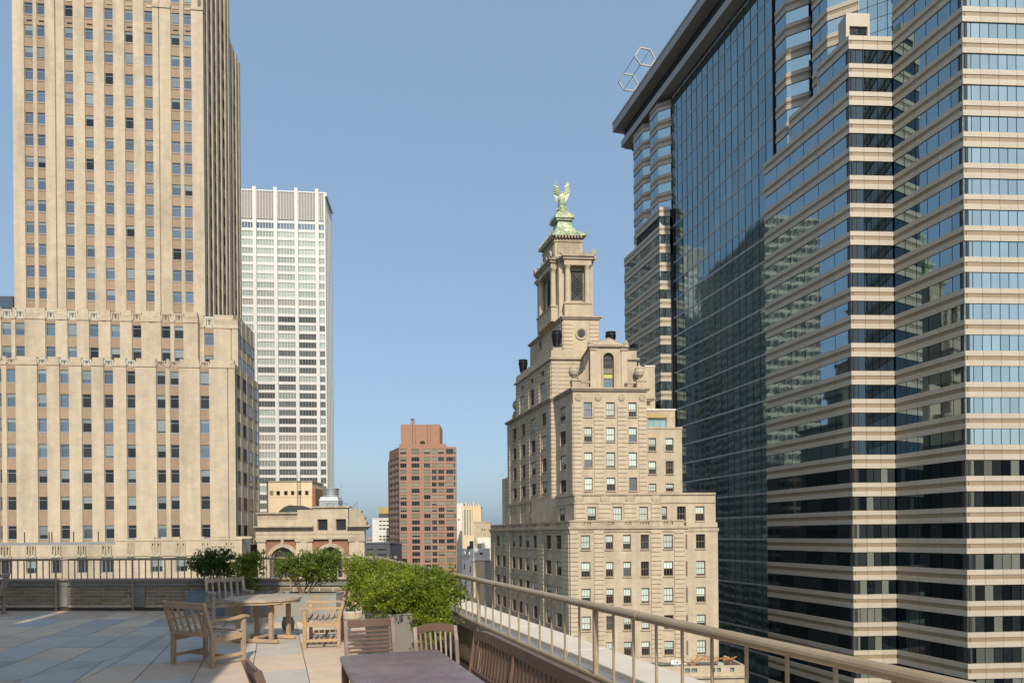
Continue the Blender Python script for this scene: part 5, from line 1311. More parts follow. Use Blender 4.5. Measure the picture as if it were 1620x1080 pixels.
    for k in (-.45, .45):
        m = MB(); m.fbox(F7, a7 / 2 + k - .3, a7 / 2 + k + .3, .0, .06, za + .55, za + .95, 'dark_core'); lput('attic_vent', m.mesh('attic_vent'), T, off)
    # copper cornice with modillions, cresting and a concave roof
    ring('copper_cornice', K7, a7, b7, .55, z7 + .35, z7 + .75, 'copper')
    n = 9
    for F, L in ((F7, a7), (S7, b7)):
        m = MB(); kk = n if F is F7 else 14
        for k in range(kk): c = L * (k + .5) / kk; m.fbox(F, c - .14, c + .14, -.05, .48, z7, z7 + .35, 'sand_trim')
        lput('modillion_row', m.mesh('modillion_row'), T, off)
        def cr():
            mm = MB(); mm.lathe([(.11, 0), (.13, .15), (.05, .4), (.01, .5)], (0, 0, 0), 'copper', 6); return mm.mesh('cresting')
        for k in range(kk): wput('cresting', cached('crest', cr), T, F.P(-.4 + (L + .8) * k / (kk - 1), .45, z7 + .75))
    cxy = F7.P(a7 / 2, 0, 0) + dS * (b7 / 2)
    def rect(f, g): return [(cxy.x + dF.x * a * a7 / 2 * f + dS.x * b * b7 / 2 * g, cxy.y + dF.y * a * a7 / 2 * f + dS.y * b * b7 / 2 * g) for a, b in ((-1, -1), (1, -1), (1, 1), (-1, 1))]
    steps = [(1.05, 1.0, 0), (.90, .86, .55), (.72, .66, 1.15), (.58, .50, 1.8), (.48, .40, 2.5), (.43, .34, 3.1)]
    m = MB(); zr0 = z7 + .75
    for (f0, g0, h0), (f1, g1, h1) in zip(steps[:-1], steps[1:]): m.frustum(rect(f0, g0), zr0 + h0, rect(f1, g1), zr0 + h1, 'copper')
    lput('copper_roof', m.mesh('copper_roof'), T, off)
    m = MB(); h = 3.1
    for f, g, a, b in ((.62, .46, h, h + .3), (.72, .52, h + .3, h + .7), (.66, .48, h + .7, h + 1.05), (.48, .34, h + 1.05, h + 1.5)): m.frustum(rect(f, g), zr0 + a, rect(f * .97, g * .97), zr0 + b, 'copper')
    lput('copper_drum', m.mesh('copper_drum'), T, off)
    # dolphins-like swag pedestal
    zt7 = zr0 + h + 1.5; m = MB()
    m.lathe([(.85, 0), (.9, .15), (.65, .45), (.7, .6), (.52, .9), (.6, 1.05), (.48, 1.4), (.64, 1.6), (.58, 1.7)], (cxy.x, cxy.y, zt7), 'copper', 14)
    for k in range(6):
        a = k * math.pi / 3 + .3; m.tube([(cxy.x + .9 * math.cos(a), cxy.y + .9 * math.sin(a), zt7 + .1), (cxy.x + .95 * math.cos(a), cxy.y + .95 * math.sin(a), zt7 + .55), (cxy.x + .55 * math.cos(a + .4), cxy.y + .55 * math.sin(a + .4), zt7 + 1.0), (cxy.x + .72 * math.cos(a + .6), cxy.y + .72 * math.sin(a + .6), zt7 + 1.4)], [.2, .16, .12, .1], 'copper', 6)
    lput('statue_pedestal', m.mesh('statue_pedestal'), T, off)
    # eagle with raised wings
    ze_ = zt7 + 1.7; top = F7.z(886, 289)
    H = max(3.5, at(886, 288, cxy.y).z - ze_)
    m = MB()
    m.lathe([(.30, 0), (.42, H * .06), (.56, H * .16), (.62, H * .26), (.52, H * .36), (.36, H * .42), (.30, H * .45), (.33, H * .49), (.26, H * .53), (.08, H * .555)], (0, 0, 0), 'statue', 14)
    m.tube([(.0, -.26, H * .50), (.0, -.5, H * .495), (0, -.6, H * .46)], [.13, .09, .02], 'statue', 6)
    m.tube([(0, .3, H * .12), (0, .7, -.2), (0, .8, -.6)], [.3, .3, .2], 'statue', 6)
    for sg in (-1, 1):
        n = 9; pts_in = []; pts_out = []
        for i in range(n + 1):
            t = i / n
            zz = H * (.12 + .88 * t)
            xo = sg * (.45 + .80 * math.sin(math.pi * min(1, t * .80 + .05)) ** .8 + .22 * t)
            xi = sg * (.26 + .30 * t + .12 * t * t)
            if t > .85: xi = xi + (xo - xi) * (t - .85) / .15 * .6
            pts_in.append((xi, .0 + .25 * t, zz)); pts_out.append((xo, .15 + .25 * t, zz - .25 * (1 - t)))
        v = [(x, y - .1, z) for x, y, z in pts_in] + [(x, y - .06, z) for x, y, z in pts_out] + [(x, y + .12, z) for x, y, z in pts_in] + [(x, y + .08, z) for x, y, z in pts_out]
        k = n + 1; f = []
        for i in range(n): f += [(i, i + 1, k + i + 1, k + i), (2 * k + i, 3 * k + i, 3 * k + i + 1, 2 * k + i + 1), (i, 2 * k + i, 2 * k + i + 1, i + 1), (k + i, k + i + 1, 3 * k + i + 1, 3 * k + i)]
        f += [(0, k, 3 * k, 2 * k), (n, 2 * k + n, 3 * k + n, k + n)]
        m.add(v, f, 'statue')
        for j in range(5):
            t = .35 + j * .14; i = int(t * n); a = Vector(pts_in[i]); b = Vector(pts_out[min(n, i + 1)])
            m.beam(a + Vector((0, -.13, 0)), b + Vector((0, -.1, .35)), .22, .06, 'statue', .01)
    E = wput('eagle_statue', m.mesh('eagle_statue'), T, (cxy.x, cxy.y, ze_), R(-8), label='pale green copper eagle with both wings raised on top of the spire')
M['pane_yellow'] = mat('pane_yellow_green', (0.42, 0.46, 0.10), 0.4, 0.1, 3.0)
eagle_building()

# lower roof terrace at the foot of the eagle building
def low_roof():
    Y = 80.0; F = Face(at(1040, 1062, Y), (1, 0.06)); s1 = F.s(1180, 1062); zt = F.z(1100, 1053.5); zl = GROUND_Z
    T = thing('roof_terrace_building', 'low tan building with a planted roof terrace at the foot of the eagle building', 'building', (F.P(s1 / 2, 0, 0).x, Y, zl)); off = -ORG[T.name]
    q = [(F.s(a, 1060), F.s(b, 1060), F.z(1100, 1063), F.z(1100, 1056.5)) for a, b in ((1083.5, 1091.5), (1094, 1103), (1125, 1131.5), (1134.5, 1140.5), (1155, 1161.5))]
    m = MB(); punched(m, F, 0, s1, F.z(1100, 1069), zt, q, 'sand', .3); m.fbox(F, -.02, s1 + .25, -.7, .3, F.z(1100, 1072), F.z(1100, 1069) - .003, 'sand_trim'); m.fbox(F, 0, s1, -.7, 0, zl, F.z(1100, 1072) - .003, 'sand'); lput('wall', m.mesh('wall'), T, off)
    for w in q: window(F, (w[0] + w[1]) / 2, w[2], w[1] - w[0], w[3] - w[2], T, -.15, 'plain', 'teal_glass')
    m = MB(); m.fbox(F, .1, s1 - .1, -6.5, -.7, zl, zt - .75, 'roof'); m.fbox(F, s1 - .35, s1, -6.5, -.7, zl, zt, 'sand'); lput('roof_deck', m.mesh('roof_deck'), T, off)
    zd = zt - .75
    def spot(px, o): return F.P(F.s(px, 1045, o), o, zd)
    for px, o, nm in ((1066, -3.2, 'leftmost'), (1071.5, -3.4, 'second from left'), (1077, -3.1, 'third from left'), (1082, -3.4, 'rightmost')):
        m = MB(); m.box(-.25, .25, -.25, .25, .42, .47, 'white_cloth')
        for x in (-.22, .22):
            for y in (-.22, .22): m.box(x - .02, x + .02, y - .02, y + .02, 0, .42, 'white_cloth')
        m.box(-.25, .25, .2, .25, .47, .95, 'white_cloth')
        p = spot(px, o); t = wput('patio_chair', m.mesh('patio_chair'), None, p, R(40)); tag(t, '%s white patio chair on the low roof terrace below the eagle building' % nm, 'chair', 'white chairs on the low roof terrace')
    m = MB(); p = spot(1124, -3.6)
    for i in range(11): a = -2.4 + i * .48; m.beam((a, -.5, .7 + .3 * random.random()), (a + 1.1, .5, .9 + .35 * random.random()), .16, .1, 'timber')
    for x in (-2.4, 2.6): m.box(x - .07, x + .07, -.07, .07, 0, .9, 'timber')
    t = wput('timber_stack', m.mesh('timber_stack'), None, p); tag(t, 'heap of orange timber boards on the low roof terrace', 'timber')
    m = MB(); m.lathe([(.3, 0), (.42, .5), (.45, .6)], (0, 0, 0), 'terracotta', 12); t = wput('flower_pot', m.mesh('flower_pot'), None, spot(1095, -2.6)); tag(t, 'terracotta flower pot beside the white chairs on the low roof terrace', 'flower pot')
    m = MB(); m.box(-.35, .35, -.3, .3, 0, .75, 'stone_pale'); t = wput('cushion_box', m.mesh('cushion_box'), None, spot(1139, -1.8)); tag(t, 'pale cushion box at the right end of the low roof terrace', 'box')
    m = MB()
    for i in range(600):
        c = Vector((random.uniform(-1.8, 1.8), random.uniform(-.5, .5), random.uniform(.0, .55))); a = Vector((random.gauss(0, 1), random.gauss(0, 1), random.gauss(0, 1))).normalized() * .12; b = a.cross(Vector((random.gauss(0, 1), random.gauss(0, 1), 1))).normalized() * .09
        m.add([c - a, c - b, c + a, c + b], [(0, 1, 2, 3)], 'leaf_dark')
    t = wput('planter_bushes', m.mesh('planter_bushes', fix=False), None, spot(1042, -2.0)); tag(t, 'low green bushes along the left end of the low roof terrace', 'bushes')
low_roof()

# ------------------------------------------------------------------ striped glass tower on the right
def striped_tower():
    dL = Vector((-0.27, 0.963, 0)).normalized(); dF = Vector((1, 0.055, 0)).normalized()
    A = at(1527, 560, 81.6); A.z = 0
    LA_len = walk(A, dL, 1415, 30); A2 = A + dL * LA_len
    lb = walk(A2, -dF, 1346.5, 30); B = A2 - dF * lb
    LB_len = walk(B, dL, 1212.5, 10); C = B + dL * LB_len
    LC_len = walk(C, dL, 1062, 40); D = C + dL * LC_len
    ld = walk(D, -dF, 1045, 40); E = D - dF * ld
    LE_len = walk(E, dL, 988.5, 40); G = E + dL * LE_len
    T = thing('striped_tower', 'tall glass office tower banded in cream and brown stone stripes with a dark curtain wall', 'tower', (B.x + 15, B.y + 10, GROUND_Z))
    off = -ORG[T.name]
    pitch = 3.9; zref = at(1511, 59.3, A.y).z
    BH, GH = 1.9, 2.0
    panels, panes, cps = [], [], []
    def panel_mesh(w):
        m = MB(); h = w / 2 - .02
        m.box(-h, h, 0, .3, .002, .70, 'stripe_light'); m.box(-h, h, .07, .3, .70, 1.26, 'stripe_brown'); m.box(-h, h, 0, .3, 1.26, 1.9, 'stripe_light'); return m.mesh('stone_panel')
    def pane_mesh(w, k='tower_glass'):
        m = MB(); h = w / 2 - .05; m.box(-h, h, .14, .2, .03, GH - .03, k); return m.mesh('pane')
    def stripes(F, s0, s1, zmin, zmax, pw=2.35, gw=1.17, cap=True, gk='tower_glass'):
        n = max(1, round((s1 - s0) / pw)); w = (s1 - s0) / n
        k = max(1, round((s1 - s0) / gw)); g = (s1 - s0) / k
        pm = cached(('stp', round(w, 3)), lambda: panel_mesh(w)); gm = cached(('stg', round(g, 3), gk), lambda: pane_mesh(g, gk))
        i = math.floor((zmin - zref) / pitch)
        z = zref + i * pitch
        while z <= zmax + .01:
            if z - BH >= zmin - .1:
                for j in range(n): panels.append((pm, F.P(s0 + (j + .5) * w, 0, z - BH), F.rz))
            if z - BH - GH >= zmin - .1:
                for j in range(k):
                    q = random.random(); kk = gk
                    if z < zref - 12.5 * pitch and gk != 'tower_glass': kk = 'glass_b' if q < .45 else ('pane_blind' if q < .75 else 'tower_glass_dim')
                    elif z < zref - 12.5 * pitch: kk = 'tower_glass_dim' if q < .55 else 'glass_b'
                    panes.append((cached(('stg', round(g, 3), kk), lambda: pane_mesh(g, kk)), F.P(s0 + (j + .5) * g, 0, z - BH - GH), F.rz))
            z += pitch
        m = MB(); m.fbox(F, s0 - .02, s1 + .02, -1.2, -.32, zmin, zmax, 'dark_core'); lput('backing_wall', m.mesh('backing_wall'), T, off)
    zlo = at(1527, 1160, A.y).z
    zhi = zref + 5 * pitch
    FA = Face(A, dF); LA = Face(A2, -dL); FB = Face(B, dF); LB = Face(C, -dL)
    stripes(FA, 0, 16.5, zlo, zhi, gk='tower_glass_front')
    stripes(LA, 0, LA_len, zlo, zhi, 3.5, 1.75)
    zB = zref + 0 * pitch
    zlb = zlo - 4
    # block B: its own floors line up with the rest, top storey stepped
    stripes(FB, 0, lb, zlb, zref + 2 * pitch + .01, 2.1, 1.05, gk='tower_glass_dim')
    nstep = 3
    for i in range(nstep):
        a, b = LB_len * i / nstep, LB_len * (i + 1) / nstep
        stripes(LB, a, b, zlb, zref + (i - 0) * pitch + .01, 3.0, 3.0)
        m = MB(); ztop = zref + i * pitch
        m.prism([LB.P(a, -.32, 0)[:2], LB.P(b, -.32, 0)[:2], LB.P(b, -9, 0)[:2], LB.P(a, -9, 0)[:2]], ztop - .5, ztop - .02, 'stripe_light', 'roof'); lput('roof_step', m.mesh('roof_step'), T, off)
        if i < nstep - 1: m = MB(); m.fbox(LB, b - .02, b + .3, -8, -.05, ztop - .3, ztop + 1.9, 'stripe_light'); lput('step_wall', m.mesh('step_wall'), T, off)
    m = MB(); m.fbox(FB, 0, lb, -8, -.4, zref + 2 * pitch - .4, zref + 2 * pitch, 'roof'); lput('roof_step', m.mesh('roof_step'), T, off)
    # curtain wall from C back to D, running on above block B
    CW = Face(D - dL * 0 , -dL); cwo = -.7; Lcw = CW.s(1222, 60, cwo)
    ncol = round(Lcw / 1.9); cw = Lcw / ncol
    ztop = at(1087, 62, (C + dL * (LC_len * .93)).y).z
    ztop = CW.z(1056, 153, cwo)
    cgm = cached('cwp', lambda: (lambda m: (m.box(-cw / 2 + .03, cw / 2 - .03, 0, .06, .02, pitch - .40, 'curtain_glass'), m.mesh('curtain_pane'))[1])(MB()))
    bandm = cached('cwb', lambda: (lambda m: (m.box(-cw / 2 + .01, cw / 2 - .01, -.05, .1, 0, .34, 'mullion'), m.mesh('floor_band'))[1])(MB()))
    bands = []
    z = zref - 23 * pitch
    while z < ztop:
        for j in range(ncol):
            p = CW.P((j + .5) * cw, cwo, z)
            cps.append((cgm, p + CW.n * random.uniform(-.004, .004), CW.rz + R(random.gauss(0, .22))))
            bands.append((bandm, CW.P((j + .5) * cw, cwo, z - .36), CW.rz))
        z += pitch
    m = MB(); m.fbox(CW, 0, Lcw, cwo - 1.2, cwo - .12, GROUND_Z, ztop + 6, 'dark_core'); lput('curtain_backing', m.mesh('curtain_backing'), T, off)
    for j in range(ncol + 1):
        mm = cached('cwm', lambda: (lambda m: (m.box(-.04, .04, -.06, .05, 0, ztop - zlb, 'soffit'), m.mesh('vertical_mullion'))[1])(MB()))
        wput('vertical_mullion', mm, T, CW.P(j * cw, cwo, zlb), CW.rz)
    # end block: stripes below, bays above
    FE = Face(E, dF); LE = Face(G, -dL)
    zE = FE.z(1052, 337); kE = round((zE - zref) / pitch); zE = zref + kE * pitch
    stripes(FE, 0, ld, zlb, zE + .01, ld, ld / 2)
    stripes(LE, 0, LE_len, zlb, zE + .01 - pitch, 3.5, 1.75, gk='tower_glass_dim')
    stripes(LE, LE_len * .35, LE_len, zE - pitch * .9, zE + .01, 3.5, 1.75, gk='tower_glass_dim')
    m = MB(); m.fbox(LE, 0, LE_len, -6, -.33, zE - pitch - .3, zE - pitch - .05, 'roof'); m.fbox(LE, LE_len * .35, LE_len, -6, -.33, zE - .3, zE - .05, 'roof'); lput('roof_step', m.mesh('roof_step'), T, off)
    # bays: stripe faces with a canted glazed corner
    def bay(K, lenL, cant, fr, z0, z1):
        """K near-left corner where the left face would meet the canted face"""
        p0 = K + dL * lenL; p1 = K; cd = (dF * .80 - dL * .60).normalized(); p2 = K + cd * cant; p3 = p2 + dF * fr
        for (a, b, pw, gw, gk) in ((p0, p1, 4, 1.8, 'tower_glass'), (p1, p2, 9, 9, 'tower_glass_front'), (p2, p3, 9, 9, 'tower_glass')):
            F = Face(a, b - a); L = (b - a).length
            stripes(F, 0.02, L - .02, z0, z1, pw, gw, gk=gk)
        m = MB(); m.prism([p0[:2], p1[:2], p2[:2], p3[:2], (p3 + dL * (lenL + cant * .6))[:2]], z1 - .4, z1, 'roof'); lput('bay_roof', m.mesh('bay_roof'), T, off)
    zf = at(969, 196, G.y + 4.5).z
    zr = zf - 7.0
    kr = math.floor((zr - zref) / pitch); zr_ = zref + kr * pitch
    E1 = LE.P(LE_len - 2.0, -.8, 0); bay(Vector((E1.x, E1.y, 0)), 3.6, 2.9, .9, zE - pitch * .45, zr_)
    E2 = LE.P(LE_len - 9.3, -.9, 0); bay(Vector((E2.x, E2.y, 0)), 4.6, 2.9, .8, zE - pitch * 1.45, zr_)
    m = MB(); q = LE.P(LE_len * .02, -1.2, 0); m.fbox(LE, .6, LE_len - .5, -6, -3.2, zE - 1, zr_, 'dark_core'); lput('bay_core', m.mesh('bay_core'), T, off)
    # bays standing on block B
    B1 = LB.P(LB.s(1243, 60, -.45), -.45, 0)
    bay(B1, walk(B1, dL, 1226, 75), 3.4, .3, zref + pitch * .0 + .02, zref + pitch * 7)
    B2 = LB.P(LB.s(1308, 20, -.8), -.8, 0)
    bay(B2, walk(B2, dL, 1284, 75), 4.0, 1.2, zref + pitch * 1.0 + .02, zref + pitch * 7)
    m = MB(); m.fbox(LB, 1.0, LB_len - 1, -9, -6.2, zref - 1, zref + pitch * 7, 'dark_core'); lput('bay_core', m.mesh('bay_core'), T, off)
    # sloping glazing in the notch above block B front
    cd = (dF * .80 - dL * .60).normalized(); g0 = FB.P(lb * .50, -3.0, 0); GFc = Face(g0, cd)
    for i in range(4):
        for k in range(6):
            m = MB(); m.fbox(GFc, i * 1.25 + .04, (i + 1) * 1.25 - .04, -.06, 0, zref + 2 * pitch + k * 1.95 + .04, zref + 2 * pitch + (k + 1) * 1.95 - .04, 'tower_glass_front'); lput('atrium_pane', m.mesh('atrium_pane'), T, off)
    m = MB(); m.fbox(GFc, -.2, 5.2, -.5, -.1, zref + 2 * pitch - .3, zref + 2 * pitch + 12, 'soffit'); lput('atrium_backing', m.mesh('atrium_backing'), T, off)
    zq_ = zref + 2 * pitch; FBs = Face(FB.P(0, -.6, 0), dF)
    m = MB(); punched(m, FBs, 0, lb * .55, zq_, zq_ + 3.6, [(.5, lb * .5, zq_ + .25, zq_ + 1.75)], 'stripe_light', .3); m.fbox(FBs, .02, lb * .55 - .02, -2.0, -.45, zq_, zq_ + 3.5, 'stripe_light'); lput('roof_room', m.mesh('roof_room'), T, off)
    window(FBs, lb * .25 + .25, zq_ + .25, lb * .5 - .5, 1.5, T, -.15, 'plain', 'glass_b')
    # roof: fascia slab, recess, second band, dark soffit
    Fe = at(969, 196, G.y + 4.5); zf = Fe.z; RD = (Vector((E.x, E.y, 0)) - Vector((G.x, G.y, 0))).normalized()
    RF = Face((Fe.x, Fe.y), RD)
    m = MB(); m.fbox(RF, 0, 80, -26, 0, zf - 2.1, zf, 'roof_band'); m.fbox(RF, .05, 80, -26, .12, zf - .35, zf + .12, 'roof_band'); lput('roof_fascia', m.mesh('roof_fascia'), T, off)
    m = MB(); m.fbox(RF, 1.5, 80, -26, -2.4, zf - 6.6, zf - 2.1, 'soffit'); lput('roof_recess', m.mesh('roof_recess'), T, off)
    m = MB(); m.fbox(RF, 2.2, 80, -26, -1.2, zf - 6.9, zf - 5.4, 'roof_band'); lput('roof_fascia', m.mesh('roof_fascia'), T, off)
    m = MB(); m.fbox(RF, 2.6, 80, -26, -3.9, zf - 7.6, zf - 6.9, 'soffit'); lput('roof_recess', m.mesh('roof_recess'), T, off)
    # body
    m = MB(); m.prism([(A + dL * 1.5 + dF * 1.5)[:2], (A + dF * 30 + dL * 1.5)[:2], (G + dF * 34)[:2], (G + dF * 1.6 - dL * 1.5)[:2], (E + dF * 1.6 + dL * 1.5)[:2], (D + dF * 2.4)[:2], (C + dF * 2.4)[:2], (B + dF * 1.6 + dL * 1.5)[:2], (A2 + dF * 1.5 + dL * 1.5)[:2]], GROUND_Z, zref - 2, 'dark_core', 'roof')
    m.prism([(D + dF * 2.4)[:2], (G + dF * 4 - dL * 1)[:2], (G + dF * 34)[:2], (C + dF * 34 - dL * 4)[:2], (C + dF * 2.4 - dL * 4)[:2]], zref - 2.02, ztop + 2, 'dark_core'); m.prism([(A + dL * 1.5 + dF * 1.5)[:2], (A + dF * 30 + dL * 1.5)[:2], (A2 + dF * 30)[:2], (A2 + dF * 1.5)[:2]], zref - 2.03, zhi - .2, 'dark_core'); lput('core', m.mesh('core'), T, off)
    m = MB(); m.fbox(FA, 16.6, 30, -1, -.3, GROUND_Z, zhi, 'stripe_light'); lput('far_wall', m.mesh('far_wall'), T, off)
    for F, L in ((FA, 16.5), (LA, LA_len), (FB, lb), (LB, LB_len), (FE, ld), (LE, LE_len)):
        m = MB(); m.fbox(F, 0, L, -1.0, -.05, GROUND_Z, zlb if F not in (FA, LA) else zlo, 'stripe_light'); lput('base_wall', m.mesh('base_wall'), T, off)
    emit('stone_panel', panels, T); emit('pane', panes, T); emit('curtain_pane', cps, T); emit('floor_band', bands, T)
    # window cleaning gantry on the roof edge
    g = RF.P(13, -.8, zf + .12)
    TG = thing('roof_gantry', 'grey steel window cleaning gantry overhanging the roof edge of the striped tower', 'gantry', g, RF.rz)
    m = MB()
    hexp = lambda x: [(x, -5.4, 6.0), (x, -3.2, 9.4), (x, .6, 9.4), (x, 2.6, 6.2), (x, .8, 3.6), (x, -3.2, 3.4)]
    for i, x in enumerate((-6.5, 7.0)):
        q = hexp(x); q.append(q[0]); mm = MB()
        for a, b in zip(q[:-1], q[1:]): mm.beam(a, b, .42, .42, 'mullion', .03)
        lput('end_frame', mm.mesh('end_frame'), TG)
    for k in (0, 1, 2, 5):
        mm = MB(); mm.beam(hexp(-6.5)[k], hexp(7.0)[k], .17, .17, 'galv', .02); lput('tie_bar', mm.mesh('tie_bar'), TG)
    mm = MB(); mm.box(-7, 9, .6, 3.2, 0, 1.7, 'slate_wall'); mm.box(-7, 9, .5, .6, 1.9, 2.05, 'iron')
    for x in (-7, -1, 5, 8.9): mm.box(x - .05, x + .05, .5, .6, 1.7, 1.9, 'iron')
    for x in (-6.5, 7.0): mm.beam((x, 1.2, .2), (x, 1.8, 5.2), .35, .35, 'mullion', .03)
    lput('carriage', mm.mesh('carriage'), TG)
    TG.scale = (.62, .62, .62)
striped_tower()

# ------------------------------------------------------------------ unseen blocks placed outside the frame for the glass to reflect
def block_plain(name, label, poly, z1, wall, rows=(3.6, 2.0), bay=3.2):
    c = Vector((sum(p[0] for p in poly) / len(poly), sum(p[1] for p in poly) / len(poly), GROUND_Z))
    T = thing(name, label, 'building', c); off = -ORG[T.name]
    m = MB(); m.prism(poly, GROUND_Z, z1, wall, 'roof'); lput('wall', m.mesh('wall'), T, off)
    m = MB(); n = len(poly); ar = sum(poly[i][0] * poly[(i + 1) % n][1] - poly[(i + 1) % n][0] * poly[i][1] for i in range(n))
    if ar < 0: poly = poly[::-1]
    for i in range(n):
        F = Face(poly[i], (poly[(i + 1) % n][0] - poly[i][0], poly[(i + 1) % n][1] - poly[i][1])); L = math.hypot(poly[(i + 1) % n][0] - poly[i][0], poly[(i + 1) % n][1] - poly[i][1])
        k = int(L / bay); z = GROUND_Z + 4
        while z < z1 - 3:
            for j in range(k): s = (j + .5) * L / k; m.fbox(F, s - bay * .41, s + bay * .41, -.02, .05, z, z + rows[1], 'glass_b')
            z += rows[0]
    o = lput('window_field', m.mesh('window_field', fix=False), T, off, kind='stuff')
block_plain('mirrored_grey_block', 'unseen tall office block placed behind the cream tower for the curtain wall to mirror', [(-95, 215), (-128, 282), (-150, 270), (-118, 205)], 133, 'stone_pale', (3.9, 2.6), 3.0)
block_plain('mirrored_dark_block', 'unseen dark office block placed behind the viewpoint to the right for the striped tower to mirror', [(85, -40), (230, -30), (230, -70), (85, -80)], 27, 'slate_wall')

# ------------------------------------------------------------------ terrace floor with pavers
BP = Face((-7.78, 15.2), (1, -0.075))                     # inner face of the back parapet
RP = Face((-0.37, 7.14), (0.33, -0.944))                  # plane of the right railing (o > 0 is the terrace side)
def cross_lines(F, o1, G, o2):
    a = F.P(0, o1, 0); b = G.P(0, o2, 0); d, e = F.d, G.d
    t = ((b.x - a.x) * e.y - (b.y - a.y) * e.x) / (d.x * e.y - d.y * e.x)
    return a + d * t
corner = cross_lines(BP, 0, RP, -.14)
SL = BP.s(-700, 930)                                      # left end of the terrace
bl = BP.P(-14.0, 0, 0)
floor_poly = [(bl.x, bl.y), (bl.x, -1.0), (RP.P(8.6, -.14, 0).x, -1.0), (corner.x, corner.y)]
mb = MB(); mb.prism(floor_poly, -.45, -.03, 'joint')
FLOOR = struct('terrace_floor', mb.mesh('terrace_floor'))
def lines():
    P0, P1, P2 = ground(62, 1067), ground(208, 1034), ground(287, 992)
    def half(a, b):                                       # points left of a->b have f <= 0
        dx, dy = b.x - a.x, b.y - a.y
        return (dy, -dx, dy * a.x - dx * a.y)
    return half(P1, P2), half(P0, P1)
L1, L0 = lines()
neg = lambda h: (-h[0], -h[1], -h[2])
blue = [ground(x, y) for x, y in ((43, 983), (160, 983), (37, 1034), (264, 985), (136, 1034), (179, 1019), (111, 1056), (173, 1049), (217, 1020), (235, 1045), (266, 1010), (303, 1039), (330, 1020), (90, 1063), (345, 1000), (10, 1046))]
grey = [ground(x, y) for x, y in ((74, 1012), (435, 1032), (454, 1071), (20, 990), (120, 997), (300, 1075), (420, 1003))]
def lay(O, u, v, lu, lv, clips):
    """grid of pavers: lu along u, lv along v"""
    for i in range(-34, 60):
        for j in range(-22, 30):
            q = [O + u * (lu * a) + v * (lv * b) for a, b in ((i, j), (i + 1, j), (i + 1, j + 1), (i, j + 1))]
            poly = [(p.x, p.y) for p in q]
            c = (sum(p[0] for p in poly) / 4, sum(p[1] for p in poly) / 4)
            if c[1] < -1.5 or c[1] > 17 or c[0] < bl.x - 2 or c[0] > 4: continue
            k = 'paver_tan'
            def has(p):
                w = Vector((p.x - O.x, p.y - O.y, 0)); D = u.x * v.y - u.y * v.x
                a = (w.x * v.y - w.y * v.x) / D / lu; b = (u.x * w.y - u.y * w.x) / D / lv
                return math.floor(a) == i and math.floor(b) == j
            if any(has(p) for p in blue): k = 'paver_blue'
            elif any(has(p) for p in grey): k = 'paver_grey'
            elif random.random() < .10: k = 'paver_grey'
            for cl in clips:
                pp = poly
                for h in cl: pp = clip(pp, *h) if len(pp) > 2 else pp
                fp = floor_poly; n = len(fp)
                for e in range(n):
                    p, q2 = fp[e], fp[(e + 1) % n]; ex, ey = q2[0] - p[0], q2[1] - p[1]
                    ar = 1 if sum(fp[t][0] * fp[(t + 1) % n][1] - fp[(t + 1) % n][0] * fp[t][1] for t in range(n)) > 0 else -1
                    nx, ny = ey * ar, -ex * ar
                    if len(pp) > 2: pp = clip(pp, nx, ny, nx * p[0] + ny * p[1])
                if area(pp) < .02: continue
                pi = inset(pp, .005)
                if len(pi) < 3 or area(pi) < .012: continue
                cx = sum(p[0] for p in pi) / len(pi); cy = sum(p[1] for p in pi) / len(pi)
                m = MB(); h = random.uniform(-.0015, .0015)
                loc = [(p[0] - cx, p[1] - cy) for p in pi]
                b = inset(loc, .004)
                if len(b) == len(loc):
                    sg = sum(loc[t][0] * loc[(t + 1) % len(loc)][1] - loc[(t + 1) % len(loc)][0] * loc[t][1] for t in range(len(loc)))
                    m.prism(b, -.002, 0.0, k)
                m.prism(loc, -.028, -.003, k)
                yield (m.mesh('paver'), Vector((cx, cy, h)), k)
# direction families measured on the photograph
u1 = Vector((1, -.05, 0)).normalized(); v1 = Vector((-.25, 1, 0)).normalized()
u2 = Vector((1, .36, 0)).normalized(); v2 = Vector((-.36, 1, 0)).normalized()
tiles = list(lay(ground(27, 1045.8), u1, v1, .68, 1.19, [[L1, L0]])) + list(lay(ground(395.4, 1080) + v2 * .62, u2, v2, .655, 1.16, [[neg(L1)], [L1, neg(L0)]]))
ORG[FLOOR.name] = Vector((0, 0, 0))
def vis(t):
    if t[1].y < .5: return 0
    x, y = proj(t[1]); return (1 if -100 < x < 1700 and y < 1180 else .001) / t[1].y
tiles.sort(key=vis, reverse=True)
for t in tiles[:300]: wput('paver', t[0], FLOOR, t[1])
rest = MB()
for me, p, k in tiles[300:]:
    b = len(rest.v); rest.v.extend([(v.co.x + p.x, v.co.y + p.y, v.co.z + p.z) for v in me.vertices])
    for pl in me.polygons: rest.f.append(tuple(i + b for i in pl.vertices)); rest.mi.append(rest.m(k))
if rest.v: lput('paver_field', rest.mesh('paver_field', fix=False), FLOOR, kind='stuff')

